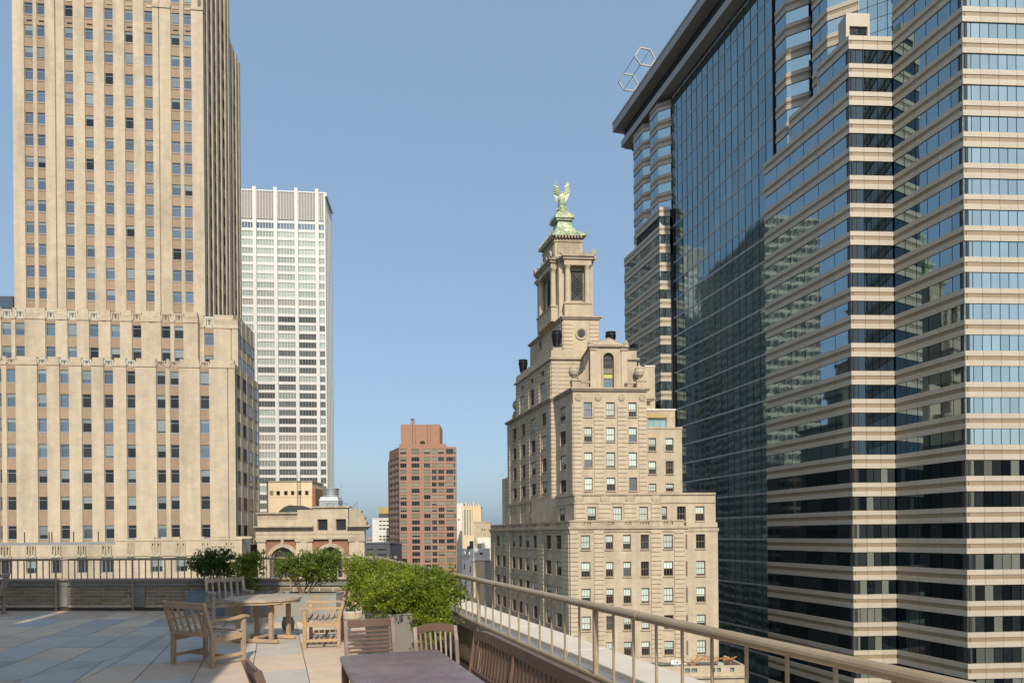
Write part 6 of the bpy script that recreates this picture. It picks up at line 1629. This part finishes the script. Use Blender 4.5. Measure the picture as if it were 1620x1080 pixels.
# ------------------------------------------------------------------ parapets
CAPZ = 0.71
def parapets():
    sc = (corner - BP.O).dot(BP.d)
    W = thing('parapet_wall', 'tan brick parapet wall with stone coping along the back of the terrace', 'parapet', BP.P(-4, -.2, 0)); off = -ORG[W.name]
    m = MB(); m.fbox(BP, -14, sc + .6, -.42, -.012, -.4, CAPZ - .13, 'mortar'); lput('wall', m.mesh('wall'), W, off)
    m = MB(); m.fbox(BP, -14, sc, -.1, .03, -.02, .08, 'bitumen'); lput('base_flashing', m.mesh('base_flashing'), W, off)
    L, H = .305, .082; bricks = []
    bm_ = cached('brick', lambda: (lambda q: (q.cbox(L - .02, .05, H - .02, 'brick_tan', .003), q.mesh('brick'))[1])(MB()))
    for r in range(6):
        z = .10 + .03 + H * (r + .5)
        s = -14 + (L / 2 if r % 2 else 0)
        while s < sc - L:
            bricks.append((bm_, BP.P(s + L / 2, -.02 + random.uniform(-.003, .003), z), BP.rz)); s += L
    emit('brick', bricks, W)
    m = MB(); m.fbox(BP, -14, sc + .3, -.45, .035, CAPZ - .13, CAPZ - .03, 'pier_grey'); lput('coping_course', m.mesh('coping_course'), W, off)
    s = -14; ck = cached('cop', lambda: (lambda q: (q.cbox(1.19, .52, .055, 'coping', .006), q.mesh('coping_stone'))[1])(MB()))
    while s < sc: wput('coping_stone', ck, W, BP.P(s + .6, -.22, CAPZ - .002), BP.rz); s += 1.2
    for a, b in ((93.5, 108), (208, 230)):
        m = MB(); m.fbox(BP, BP.s(a, 945), BP.s(b, 945), -.02, .022, .10, CAPZ - .135, 'pier_grey'); lput('patch', m.mesh('patch'), W, off)
    # right parapet
    V = thing('parapet_wall', 'pale stone parapet with wide white coping running along the right railing', 'parapet', RP.P(1, -.3, 0)); off = -ORG[V.name]
    s0 = (corner - RP.O).dot(RP.d) - .5
    m = MB(); m.fbox(RP, s0, 9.2, -.53, -.16, -40, CAPZ - .06, 'brick_tan'); lput('wall', m.mesh('wall'), V, off)
    m = MB(); m.fbox(RP, s0, 9.2, -.24, -.13, CAPZ - .06, CAPZ - .02, 'flashing'); m.fbox(RP, s0, 9.2, -.152, -.13, CAPZ - .16, CAPZ - .061, 'flashing'); lput('flashing', m.mesh('flashing'), V, off)
    s = s0; ck2 = cached('cop2', lambda: (lambda q: (q.cbox(1.49, .36, .06, 'coping', .006), q.mesh('coping_stone'))[1])(MB()))
    while s < 9: wput('coping_stone', ck2, V, RP.P(s + .75, -.39, CAPZ - .005), RP.rz); s += 1.5
    m = MB(); m.fbox(RP, s0, 9.2, -.16, -.12, -.02, .10, 'iron'); lput('base_flashing', m.mesh('base_flashing'), V, off)
    # railings
    ZT, ZB = 1.205, CAPZ + .02
    def railing(F, s0, s1, o, posts, gap, label, r=.021, br=.43):
        Rr = thing('railing', label, 'railing', F.P((s0 + s1) / 2, o, 0)); off = -ORG[Rr.name]
        m = MB(); m.tube([F.P(s0, o, ZT), F.P(s1, o, ZT)], r * 1.35, 'rail', 14); lput('top_rail', m.mesh('top_rail', smooth=False), Rr, off)
        m = MB(); m.tube([F.P(s0, o, ZB), F.P(s1, o, ZB)], r * 1.15, 'rail', 12); lput('bottom_rail', m.mesh('bottom_rail'), Rr, off)
        pm = cached(('post', r), lambda: (lambda q: (q.tube([(0, 0, .02), (0, 0, ZT - .01)], r * .98, 'rail', 12), q.box(-.05, .05, -.05, .05, .0, .02, 'rail'), q.mesh('post'))[2])(MB()))
        bmh = cached(('bal', r, br), lambda: (lambda q: (q.tube([(0, 0, ZB), (0, 0, ZT - .01)], r * br, 'rail', 8), q.mesh('baluster'))[1])(MB()))
        brm = cached(('brk', r), lambda: (lambda q: (q.tube([(0, 0, .42), (0, .10, .42), (0, .14, .46)], .016, 'rail', 8), q.mesh('bracket'))[1])(MB()))
        pp = []
        for s in posts:
            if s0 - .01 <= s <= s1 + .01: wput('post', pm, Rr, F.P(s, o, 0), F.rz); wput('bracket', brm, Rr, F.P(s, o, 0), F.rz); pp.append(s)
        cm_ = cached(('coupl', r), lambda: (lambda q: (q.tube([(-.03, 0, 0), (.03, 0, 0)], r * 1.5, 'rail', 12), q.mesh('coupling'))[1])(MB()))
        for s in pp: wput('coupling', cm_, Rr, F.P(s + .55, o, ZT), F.rz)
        pp = [s0] + sorted(pp) + [s1]
        for a, b in zip(pp[:-1], pp[1:]):
            n = round((b - a) / gap)
            for k in range(1, n): wput('baluster', bmh, Rr, F.P(a + (b - a) * k / n, o, 0), F.rz)
    p0, p1 = BP.s(92, 925), BP.s(213, 925); st = p1 - p0
    railing(BP, -14, sc - .1, .07, [p0 + st * k for k in range(-5, 6)], .163, 'beige painted tubular railing along the back parapet behind the planters', br=.66)
    railing(RP, s0 + .7, 8.4, 0, [2.83 * k for k in range(-2, 4)], .257, 'beige tubular railing with thin balusters along the right edge of the terrace')
parapets()

# ------------------------------------------------------------------ teak furniture
def teak_chair(label, loc, rz, w=.62, n_slat=5, key='teak', d=.50, hb=.87, cat='armchair', name='teak_armchair'):
    T = thing(name, label, cat, loc, rz, 'teak garden chairs round the table')
    hw = w / 2; t = .055
    K = lambda n, fn: cached((n, round(w, 2), key, d, hb), lambda: (lambda m: (fn(m), m.mesh(n))[1])(MB()))
    def bl(sx):
        def f(m): m.beam((sx * hw, d / 2, 0), (sx * hw, d / 2 - .005, .42), t, .055, key, .006); m.beam((sx * hw, d / 2 - .005, .405), (sx * hw, d / 2 + .13, hb), t - .002, .048, key, .006)
        return f
    for sx, q in ((-1, 'a'), (1, 'b')):
        o = lput('back_leg', K('back_leg' + q, bl(sx)), T)
        o.name = 'back_leg'
        o = lput('front_leg', K('front_leg' + q, lambda m: m.beam((sx * hw, -d / 2, 0), (sx * hw, -d / 2, .585), t, .055, key, .006)), T); o.name = 'front_leg'
        def arm(m):
            pts = [(sx * hw, d / 2 + .03, .60), (sx * hw, d / 4, .615), (sx * hw, 0, .605), (sx * hw, -d / 4, .61), (sx * hw, -d / 2 - .03, .628), (sx * hw, -d / 2 - .075, .612)]
            m.sweep(pts, [.05, .055, .06, .075, .085, .07], .030, key)
        lput('arm', K('arm' + q, arm), T).name = 'arm'
        lput('side_rail', K('side_rail' + q, lambda m: m.beam((sx * hw, -d / 2, .37), (sx * hw, d / 2, .35), .03, .075, key)), T).name = 'side_rail'
        lput('stretcher', K('stretcher' + q, lambda m: m.beam((sx * hw, -d / 2, .12), (sx * hw, d / 2, .12), .028, .045, key)), T).name = 'stretcher'
    lput('front_rail', K('front_rail', lambda m: m.beam((-hw, -d / 2 + .002, .372), (hw, -d / 2 + .002, .372), .03, .075, key)), T)
    lput('back_rail', K('back_rail', lambda m: m.beam((-hw, d / 2 + .008, .43), (hw, d / 2 + .008, .43), .03, .06, key)), T)
    lput('cross_stretcher', K('cross_stretcher', lambda m: m.beam((-hw, .02, .12), (hw, .02, .12), .028, .04, key)), T)
    lput('crest_rail', K('crest_rail', lambda m: m.beam((-hw + .02, d / 2 + .122, hb - .05), (hw - .02, d / 2 + .122, hb - .05), .035, .085, key, .006)), T)
    n = n_slat if w < .8 else int(w / .105)
    for k in range(n):
        x = -hw + w * (k + 1) / (n + 1)
        lput('back_slat', K(('back_slat'), lambda m: m.beam((0, d / 2 + .012, .44), (0, d / 2 + .118, hb - .08), .045, .016, key, .003)), T, (x, 0, 0))
    for k in range(6):
        y = -d / 2 + .01 + (d - .06) * k / 5
        dz = .425 - .022 * math.sin(math.pi * k / 5) + (.004 if k == 0 else 0)
        lput('seat_slat', K('seat_slat', lambda m: m.cbox(w + .02, .066, .02, 'teak_grey', .004)), T, (0, y, dz))
    return T
teak_chair('teak armchair seen from behind at the front left of the round table', (-4.13, 8.885, 0), R(153.3), .76, hb=.86)
teak_chair('pale teak armchair facing us behind the round table in front of the blue planter', (-5.62, 13.0, 0), R(36.9), .70, key='teak_grey', hb=.88)
teak_chair('sunlit teak armchair in profile at the right of the round table, facing left', (-3.0, 10.42, 0), R(-78), 1.0, hb=.93)
pe = ground(14, 969); teak_chair('teak armchair cut off by the left edge of the picture beside the brick parapet', (pe.x - .30, pe.y - .45, 0), R(-95), .70, key='teak_grey', hb=.92)

def round_table():
    c = ground(417, 944, .71); z = .71; r = .60
    T = thing('round_table', 'round weathered teak table with a parasol hole on a trestle base', 'table', (c.x, c.y, 0), R(-14))
    circ = [(r * math.cos(2 * math.pi * k / 48), r * math.sin(2 * math.pi * k / 48)) for k in range(48)]
    n = 9; bw = 2 * r / n
    for k in range(n):
        a, b = -r + k * bw, -r + (k + 1) * bw
        pp = clip(clip(circ, 0, 1, b - .0015), 0, -1, -(a + .0015))
        m = MB()
        if k == n // 2:
            q = clip(pp, 1, 0, -.022); m.prism(q, z - .035, z, 'teak_grey'); q = clip(pp, -1, 0, -.022); m.prism(q, z - .035, z, 'teak_grey')
            q = clip(clip(clip(pp, 1, 0, .0219), -1, 0, .0219), 0, 1, -.022); m.prism(q, z - .035, z - .0002, 'teak_grey')
            q = clip(clip(clip(pp, 1, 0, .0219), -1, 0, .0219), 0, -1, -.022); m.prism(q, z - .035, z - .0002, 'teak_grey')
        else: m.prism(pp, z - .035, z, 'teak_grey')
        lput('board', m.mesh('board'), T)
    m = MB(); n = 40
    for i in range(n):
        a, b = 2 * math.pi * i / n, 2 * math.pi * (i + 1) / n
        m.hexa([(r0 * math.cos(t), r0 * math.sin(t), zz) for zz in (z - .075, z - .036) for r0, t in ((r - .06, a), (r - .02, a), (r - .02, b), (r - .06, b))], 'teak')
    lput('apron', m.mesh('apron'), T)
    for sy in (-1, 1):
        m = MB(); m.beam((-.42, sy * .24, .035), (.42, sy * .24, .035), .075, .06, 'teak', .012); lput('foot_beam', m.mesh('foot_beam'), T)
        for sx in (-1, 1):
            m = MB(); m.beam((sx * .30, sy * .24, .06), (sx * .30, sy * .24, z - .07), .06, .07, 'teak', .006); lput('leg', m.mesh('leg'), T)
        m = MB(); m.beam((-.5, sy * .24, z - .07), (.5, sy * .24, z - .07), .05, .05, 'teak'); lput('bearer', m.mesh('bearer'), T)
    m = MB(); m.beam((0, -.24, .075), (0, .24, .075), .06, .035, 'teak'); lput('stretcher', m.mesh('stretcher'), T)
round_table()

# ------------------------------------------------------------------ brown metal furniture
TA = ground(539, 1041, .72); TB = ground(694, 1027, .72)
tdir = Vector((-.36, 1, 0)).normalized(); tx = Vector((tdir.y, -tdir.x, 0))
def brown_table():
    w = (TB - TA).dot(tx); Lt = 2.0
    c = TA + tx * (w / 2) - tdir * (Lt / 2 - .12)
    T = thing('brown_table', 'brown metal rectangular table with a smooth top at the lower edge of the picture', 'table', (c.x, c.y, 0), math.atan2(tx.y, tx.x))
    m = MB()
    hw, hl, rc = w / 2, Lt / 2, .035; poly = []
    for cx, cy, a0 in ((hw - rc, hl - rc, 0), (-hw + rc, hl - rc, 90), (-hw + rc, -hl + rc, 180), (hw - rc, -hl + rc, 270)):
        for k in range(5): a = R(a0 + k * 22.5); poly.append((cx + rc * math.cos(a), cy + rc * math.sin(a)))
    m.prism(poly, .69, .717, 'table_top'); m.prism(inset(poly, .004), .717, .72, 'table_top'); lput('tabletop', m.mesh('tabletop'), T)
    m = MB()
    for s in (-1, 1): m.beam((s * (hw - .05), -hl + .05, .66), (s * (hw - .05), hl - .05, .66), .025, .055, 'brown_metal'); m.beam((-hw + .05, s * (hl - .05), .66), (hw - .05, s * (hl - .05), .66), .025, .055, 'brown_metal')
    lput('apron', m.mesh('apron'), T)
    for sx in (-1, 1):
        for sy in (-1, 1):
            m = MB(); m.beam((sx * (hw - .035), sy * (hl - .045), 0), (sx * (hw - .035), sy * (hl - .045), .69), .045, .045, 'brown_metal', .006); lput('leg', m.mesh('leg'), T)
    return c
brown_table()
def brown_chair(label, loc, rz, style, hb=.88, w=.46):
    T = thing('metal_chair', label, 'chair', loc, rz, 'brown metal chairs round the brown table')
    hw = w / 2; d = .44; k = 'brown_metal'
    for sx in (-1, 1):
        m = MB(); m.sweep([(sx * hw, d / 2 + .06, 0), (sx * hw, d / 2, .25), (sx * hw, d / 2 - .01, .44), (sx * hw, d / 2 + .05, .66), (sx * hw, d / 2 + .12, hb)], .034, .05, k); lput('back_post', m.mesh('back_post'), T)
        m = MB(); m.beam((sx * hw, -d / 2, 0), (sx * hw, -d / 2, .43), .034, .034, k); lput('front_leg', m.mesh('front_leg'), T)
        m = MB(); m.beam((sx * hw, -d / 2, .42), (sx * hw, d / 2, .42), .025, .04, k); lput('side_rail', m.mesh('side_rail'), T)
    for i in range(7):
        m = MB(); m.cbox(w, .05, .014, k, .003); lput('seat_slat', cached(('bcs', w), lambda: m.mesh('seat_slat')), T, (0, -d / 2 + .03 + i * .062, .445))
    yb = lambda z: d / 2 - .01 + (.06 * (z - .44) / .22 if z < .66 else .06 + .07 * (z - .66) / (hb - .66))
    if style == 'ladder':
        m = MB(); m.beam((-hw, yb(hb - .03), hb - .03), (hw, yb(hb - .03), hb - .03), .022, .075, k, .005); lput('crest_rail', m.mesh('crest_rail'), T)
        for i in range(9):
            z = hb - .105 - i * .037
            m = MB(); m.cbox(w - .02, .012, .021, k, .003); lput('back_slat', cached(('bcb', w), lambda: m.mesh('back_slat')), T, (0, yb(z), z))
    else:
        m = MB(); pts = [(-hw - .01 + (w + .02) * t / 10, yb(hb) + .03 * math.sin(math.pi * t / 10) - .01, hb - .03 + .03 * math.sin(math.pi * t / 10)) for t in range(11)]
        m.sweep(pts, .03, .075, k); lput('crest_rail', m.mesh('crest_rail'), T)
        for i in range(7):
            x = -hw + w * (i + 1) / 8; q = math.sin(math.pi * (i + 1) / 8)
            m = MB(); m.beam((x * .92, yb(.47), .46), (x, yb(hb - .06) + .02 * q, hb - .06 + .02 * q), .022, .012, k, .003); lput('back_slat', m.mesh('back_slat'), T)
tr = math.atan2(tx.y, tx.x)
brown_chair('brown chair with horizontal back slats at the brown table\'s far left corner', (-1.38 + .09, 6.34 - .26, 0), tr, 'ladder', .88, .45)
brown_chair('brown chair with arched crest and upright back slats at the brown table\'s far right corner', (-.76 + .08, 6.40 - .24, 0), tr + R(-4), 'arched', .79, .40)
brown_chair('brown chair seen almost edge on left of the brown table, cut by the lower edge', (-1.70 + .30, 4.30 + .10, 0), tr + R(90) + R(11), 'ladder', .87, .46)
def bench():
    s0, s1 = 1.08, 4.6; o = .40
    c = RP.P((s0 + s1) / 2, o, 0)
    T = thing('metal_bench', 'long brown metal bench with an upright slatted back along the right railing', 'bench', c); off = -ORG[T.name]
    k = 'brown_metal'; hb = .86
    m = MB(); pts = [RP.P(s0 + (s1 - s0) * t / 16, o - .05, hb - .04 - (.05 * (1 - t / 2) ** 2 if t < 2 else 0)) for t in range(17)]
    m.sweep(pts, .045, .085, k); lput('crest_rail', m.mesh('crest_rail'), T, off)
    m = MB(); m.beam(RP.P(s0, o - .01, .47), RP.P(s1, o - .01, .47), .03, .05, k); lput('back_rail', m.mesh('back_rail'), T, off)
    n = 43
    for i in range(1, n):
        s = s0 + (s1 - s0) * i / n
        q = cached('bslat', lambda: (lambda m: (m.beam((0, .0, .46), (0, .045, hb - .06), .032, .012, k, .003), m.mesh('back_slat'))[1])(MB()))
        wput('back_slat', q, T, RP.P(s, o - .005, 0), RP.rz)
    for s in (s0 + .02, s0 + 1.1, s0 + 2.2, s1 - .02):
        m = MB(); m.beam(RP.P(s, o - .0, 0), RP.P(s, o, .46), .05, .05, k); m.beam(RP.P(s, o, .45), RP.P(s, o - .05, hb - .085), .05, .042, k); lput('back_post', m.mesh('back_post'), T, off)
        m = MB(); m.beam(RP.P(s, o + .36, 0), RP.P(s, o + .36, .41), .045, .045, k); lput('front_leg', m.mesh('front_leg'), T, off)
        m = MB(); m.beam(RP.P(s, o, .40), RP.P(s, o + .38, .40), .04, .05, k); lput('seat_bearer', m.mesh('seat_bearer'), T, off)
    for i in range(6):
        m = MB(); m.beam(RP.P(s0, o + .045 + i * .066, .43), RP.P(s1, o + .045 + i * .066, .43), .055, .018, k, .003); lput('seat_slat', m.mesh('seat_slat'), T, off)
bench()

# ------------------------------------------------------------------ planters and shrubs
def planter(name, label, base, w, d, h, rz, key, taper=.0):
    T = thing(name, label, 'planter', base, rz)
    def rect(a, b): return [(-a, -b), (a, -b), (a, b), (-a, b)]
    m = MB(); a, b = w / 2, d / 2; t = .04; n = 4
    o0, o1 = rect(a * (1 - taper), b * (1 - taper)), rect(a, b); i1 = rect(a - t, b - t)
    v = [(x, y, 0) for x, y in o0] + [(x, y, h) for x, y in o1] + [(x, y, h) for x, y in i1] + [(x, y, h - .12) for x, y in i1]
    f = [(3, 2, 1, 0)] + [(i, (i + 1) % n, n + (i + 1) % n, n + i) for i in range(n)] + [(n + i, n + (i + 1) % n, 2 * n + (i + 1) % n, 2 * n + i) for i in range(n)] + [(2 * n + i, 2 * n + (i + 1) % n, 3 * n + (i + 1) % n, 3 * n + i) for i in range(n)] + [(12, 13, 14, 15)]
    m.add(v, f, key); lput('box', m.mesh('box'), T)
    m = MB(); m.box(-a + t + .002, a - t - .002, -b + t + .002, b - t - .002, h - .14, h - .06, 'soil'); lput('soil', m.mesh('soil'), T)
    m = MB()
    for (x0, x1, y0, y1) in ((-a - .008, a + .008, -b - .008, -b + t), (-a - .008, a + .008, b - t, b + .008), (-a - .008, -a + t, -b + t, b - t), (a - t, a + .008, -b + t, b - t)): m.box(x0, x1, y0, y1, h + .001, h + .016, key)
    lput('rim', m.mesh('rim'), T)
    return T
def leaves(n, clumps, size, key, twig=.13):
    """small folded leaves set along short twigs that spring from a union of clumps: (centre, radii, weight)"""
    per = 22; ns = max(4, n // per)
    wts = np.array([c[2] for c in clumps], float); wts /= wts.sum()
    ci = rng.choice(len(clumps), ns, p=wts)
    cen = np.array([tuple(c[0]) for c in clumps], float)[ci]; rad = np.array([c[1] for c in clumps], float)[ci]
    d = rng.normal(size=(ns, 3)); d /= np.linalg.norm(d, axis=1, keepdims=True)
    r = rng.uniform(.15, 1.0, size=(ns, 1)) ** .5
    base = cen + d * rad * r * .9
    ax = d * .8 + rng.normal(size=(ns, 3)) * .55 + np.array([0, 0, .45]); ax /= np.linalg.norm(ax, axis=1, keepdims=True)
    ln = twig * rng.uniform(.5, 1.5, size=(ns, 1))
    k = np.repeat(np.arange(ns), per); n = len(k)
    t = rng.uniform(.0, 1.0, size=(n, 1))
    off = rng.normal(size=(n, 3)) * .018
    p = base[k] + ax[k] * ln[k] * t + off
    axis = ax[k] * .8 + rng.normal(size=(n, 3)) * .65; axis /= np.linalg.norm(axis, axis=1, keepdims=True)
    side = np.cross(axis, rng.normal(size=(n, 3))); side /= np.linalg.norm(side, axis=1, keepdims=True)
    nrm = np.cross(axis, side)
    L = size * rng.uniform(.55, 1.3, size=(n, 1)); W = L * rng.uniform(.20, .36, size=(n, 1))
    v = np.empty((n, 4, 3)); v[:, 0] = p; v[:, 1] = p + axis * L * .5 + side * W + nrm * W * .35; v[:, 2] = p + axis * L; v[:, 3] = p + axis * L * .5 - side * W + nrm * W * .35
    me = bpy.data.meshes.new('foliage'); nv = n * 4
    me.vertices.add(nv); me.vertices.foreach_set('co', v.reshape(-1))
    me.loops.add(n * 6); me.polygons.add(n * 2)
    b4 = (np.arange(n) * 4)[:, None]
    li = np.concatenate([b4 + np.array([0, 1, 2]), b4 + np.array([0, 2, 3])], axis=1).reshape(-1)
    me.loops.foreach_set('vertex_index', li); me.polygons.foreach_set('loop_start', np.arange(n * 2) * 3)
    me.update(calc_edges=True); me.materials.append(M[key]); me.validate()
    return me
def shrub(name, label, base, clumps, n, size, key, stems, group='shrubs in the terrace planters'):
    T = thing(name, label, 'shrub', base, 0, group)
    b = Vector(base)
    loc = [((Vector(c) - b), r, w) for c, r, w in clumps]
    lput('foliage', leaves(n, loc, size, key), T)
    for p0, p1 in stems:
        m = MB(); a = Vector(p0) - b; e = Vector(p1) - b; mid = (a + e) / 2 + Vector((random.uniform(-.05, .05), random.uniform(-.05, .05), 0))
        m.tube([a, mid, e], [.017, .013, .007], 'bark', 6)
        for k in range(5):
            t = .45 + .12 * k; q = mid + (e - mid) * ((t - .5) * 2 if t > .5 else 0); dd = Vector((random.gauss(0, 1), random.gauss(0, 1), .8)).normalized() * random.uniform(.12, .26)
            m.tube([q, q + dd], [.007, .003], 'bark', 5)
        lput('stem', m.mesh('stem'), T)
    return T
def P3(px, py, Y): return at(px, py, Y)
# blue planter and its two shrubs
pb = at(345, 962, 14.35); planter('planter', 'blue grey planter box behind the pale teak armchair', (pb.x + .0, 14.35, 0), 1.15, .5, .52, R(-4), 'planter_blue')
cl = []
for px, py, rx, rz_, w in ((318, 893, .20, .20, 1), (330, 886, .22, .20, 1.2), (345, 884, .20, .22, 1.1), (357, 888, .20, .26, 1.2), (365, 900, .14, .24, .8), (335, 900, .20, .16, .9), (310, 898, .12, .12, .5), (350, 904, .18, .16, .7)):
    q = at(px, py, 14.35 + random.uniform(-.12, .12)); cl.append(((q.x, q.y, q.z), (rx, .24, rz_), w))
b0 = (pb.x - .1, 14.35, .45)
shrub('dark_shrub', 'dark green shrub with bare forked stems in the blue planter', b0, cl, 7600, .045, 'leaf_dark', [((b0[0] + random.uniform(-.1, .1), 14.35, .45), tuple(at(px, 897, 14.35))) for px in (316, 326, 333, 340, 350, 358, 364)])
cl = []
for px, py, rx, rz_, w in ((385, 893, .18, .14, 1), (397, 887, .18, .12, 1), (408, 884, .14, .09, .7), (390, 904, .16, .14, 1), (403, 899, .14, .14, .8), (380, 908, .10, .12, .5), (398, 925, .10, .14, .4)):
    q = at(px, py, 14.1 + random.uniform(-.1, .1)); cl.append(((q.x, q.y, q.z), (rx, .2, rz_), w))
q = at(388, 935, 14.1); b1 = (q.x, 14.1, .45)
shrub('light_shrub', 'sunlit yellow green shrub with a leaning stem right of the dark shrub', b1, cl, 5200, .045, 'leaf', [(b1, tuple(at(390, 892, 14.1))), (b1, tuple(at(405, 890, 14.1))), (b1, tuple(at(380, 905, 14.1)))])
planter('planter', 'low grey planter behind the pale teak armchair holding the sunlit shrub', (q.x + .1, 14.1, 0), .9, .45, .50, R(-4), 'planter_grey')
# grey planter behind the table with its shrub
pg = at(484, 981, 13.0); planter('planter', 'rust spotted grey planter behind the round table', (pg.x, 13.0 + .25, 0), 1.25, .5, .55, R(-3), 'planter_grey')
cl = []
for px, py, rx, rz_, w in ((455, 893, .20, .16, 1), (468, 897, .22, .18, 1.1), (484, 893, .22, .20, 1.2), (500, 889, .22, .20, 1.2), (515, 884, .20, .18, 1.1), (527, 886, .14, .16, .7), (510, 902, .22, .18, 1), (492, 908, .22, .14, .9), (474, 908, .18, .12, .7), (448, 900, .10, .12, .5), (520, 912, .14, .10, .5)):
    z = at(px, py, 13.2 + random.uniform(-.15, .15)); cl.append(((z.x, z.y, z.z), (rx, .26, rz_), w))
q = at(484, 938, 13.2); b2 = (q.x - .05, 13.2, .47)
shrub('spreading_shrub', 'spreading green shrub on gnarled stems in the grey planter behind the round table', b2, cl, 11000, .045, 'leaf_mid', [((b2[0] + random.uniform(-.08, .08), 13.2, .47), tuple(at(px, py, 13.2))) for px, py in ((455, 900), (470, 903), (484, 898), (500, 895), (517, 893), (508, 908), (462, 912))])
# tall tapered planter with the bright hedge
hc = Vector((-1.36, 7.35, 0)) + tdir * 1.15 + tx * .25
planter('tall_planter', 'tall tapered zinc grey planter under the bright hedge by the brown chairs', (hc.x, hc.y, 0), .56, 2.3, .80, tr, 'planter_zinc', .12)
cl = []
for i in range(96):
    t = (i % 24 + random.random()) / 24; u = random.uniform(-.38, .50)
    g = hc + tdir * (-1.20 + 2.65 * t) + tx * u
    top = 1.17 + .11 * t + random.uniform(-.09, .06)
    zc = top - random.uniform(.06, .30) if random.random() < .72 else random.uniform(.86, 1.02)
    q = random.uniform(.08, .15); cl.append(((g.x, g.y, zc), (q, q, q * .8), q * q * 40))
for i in range(9):
    g = hc + tdir * random.uniform(-1.38, -1.0) + tx * random.uniform(-.05, .34); cl.append(((g.x, g.y, random.uniform(.62, .92)), (.12, .12, .13), .6))
for i in range(4):
    g = hc + tdir * random.uniform(.9, 1.5) + tx * random.uniform(-.42, -.15); cl.append(((g.x, g.y, random.uniform(.78, .95)), (.11, .11, .11), .4))
bh = (hc.x, hc.y, .70)
shrub('bright_hedge', 'bright yellow green hedge spilling over the tall zinc planter beside the railing', bh, cl, 74000, .036, 'leaf', [(tuple(hc + tdir * a + Vector((0, 0, .7))), tuple(hc + tdir * (a + random.uniform(-.15, .15)) + tx * random.uniform(-.2, .2) + Vector((0, 0, 1.15)))) for a in (-1.0, -.7, -.4, -.1, .2, .5, .8, 1.05)])
# low pots
g = ground(456, 997); T = thing('round_pot', 'small round grey green pot standing on the floor behind the round table', 'pot', (g.x, g.y, 0))
m = MB(); m.lathe([(.07, 0), (.10, .05), (.115, .12), (.105, .19), (.08, .22), (.095, .235), (.09, .25), (.07, .25), (.065, .21)], (0, 0, 0), 'pot_grey', 20); lput('body', m.mesh('body'), T)
m = MB(); m.lathe([(.064, .215), (.02, .225)], (0, 0, 0), 'soil', 16); lput('soil', m.mesh('soil'), T)
g = ground(551, 984); T = thing('stone_bowl', 'pale stone bowl with a small dark plant beside the sunlit teak armchair', 'bowl', (g.x + .05, g.y, 0))
m = MB(); m.lathe([(.14, 0), (.24, .10), (.27, .22), (.25, .24), (.2, .2)], (0, 0, 0), 'stone_pale', 18); lput('bowl', m.mesh('bowl'), T)
lput('plant', leaves(260, [((0.03, 0, .28), (.12, .12, .10), 1)], .06, 'leaf_dark'), T)
g = ground(540, 968); T = thing('timber_tub', 'square teak planter tub half hidden behind the sunlit teak armchair', 'tub', (g.x + .25, g.y + .3, 0), R(-4))
for k in range(4):
    m = MB(); m.box(-.3, .3, -.3, .3, .03 + k * .115, .135 + k * .115, 'teak'); lput('board', m.mesh('board'), T)
m = MB(); m.box(-.28, .28, -.28, .28, .47, .49, 'soil'); lput('soil', m.mesh('soil'), T)

# ------------------------------------------------------------------ unseen building behind the viewpoint, shaped to shade the left of the terrace
def penthouse():
    T = thing('penthouse_block', 'unseen tan brick building behind the viewpoint, shaped to cast shade across the terrace', 'building', (-10, -6, 0)); off = -ORG[T.name]
    e = Vector((-1.42, -1.05, 0)); bk = -11.0; g = SUN_DIR * 10.2
    m = MB(); m.prism([(e.x, e.y), (e.x, bk), (-34, bk), (-34, e.y)], -.4, 11.9, 'brick_tan', 'roof'); lput('lower_wall', m.mesh('lower_wall'), T, off)
    gx = -6.52  # narrow gap cut along the sun direction to let a slit of light through
    m = MB(); m.prism([(e.x, e.y - .05), (gx + .07, e.y - .05), (gx + .07 + g.x, e.y + g.y), (e.x, e.y + g.y)], 11.9, 15.8, 'brick_tan', 'roof'); lput('upper_wall', m.mesh('upper_wall'), T, off)
    m = MB(); m.prism([(gx - .07, e.y - .05), (-34, e.y - .05), (-34, e.y + g.y), (gx - .07 + g.x, e.y + g.y)], 11.9, 15.8, 'brick_tan', 'roof'); lput('upper_wall', m.mesh('upper_wall'), T, off)
    F = Face((-34, e.y), (-1, 0)); 
    m = MB()
    for z in (1.0, 5.0, 8.8):
        for k in range(8): m.box(-32 + k * 3.6, -30.4 + k * 3.6, e.y, e.y + .04, z, z + 1.9, 'glass_b')
    lput('window_field', m.mesh('window_field'), T, off, kind='stuff')
penthouse()
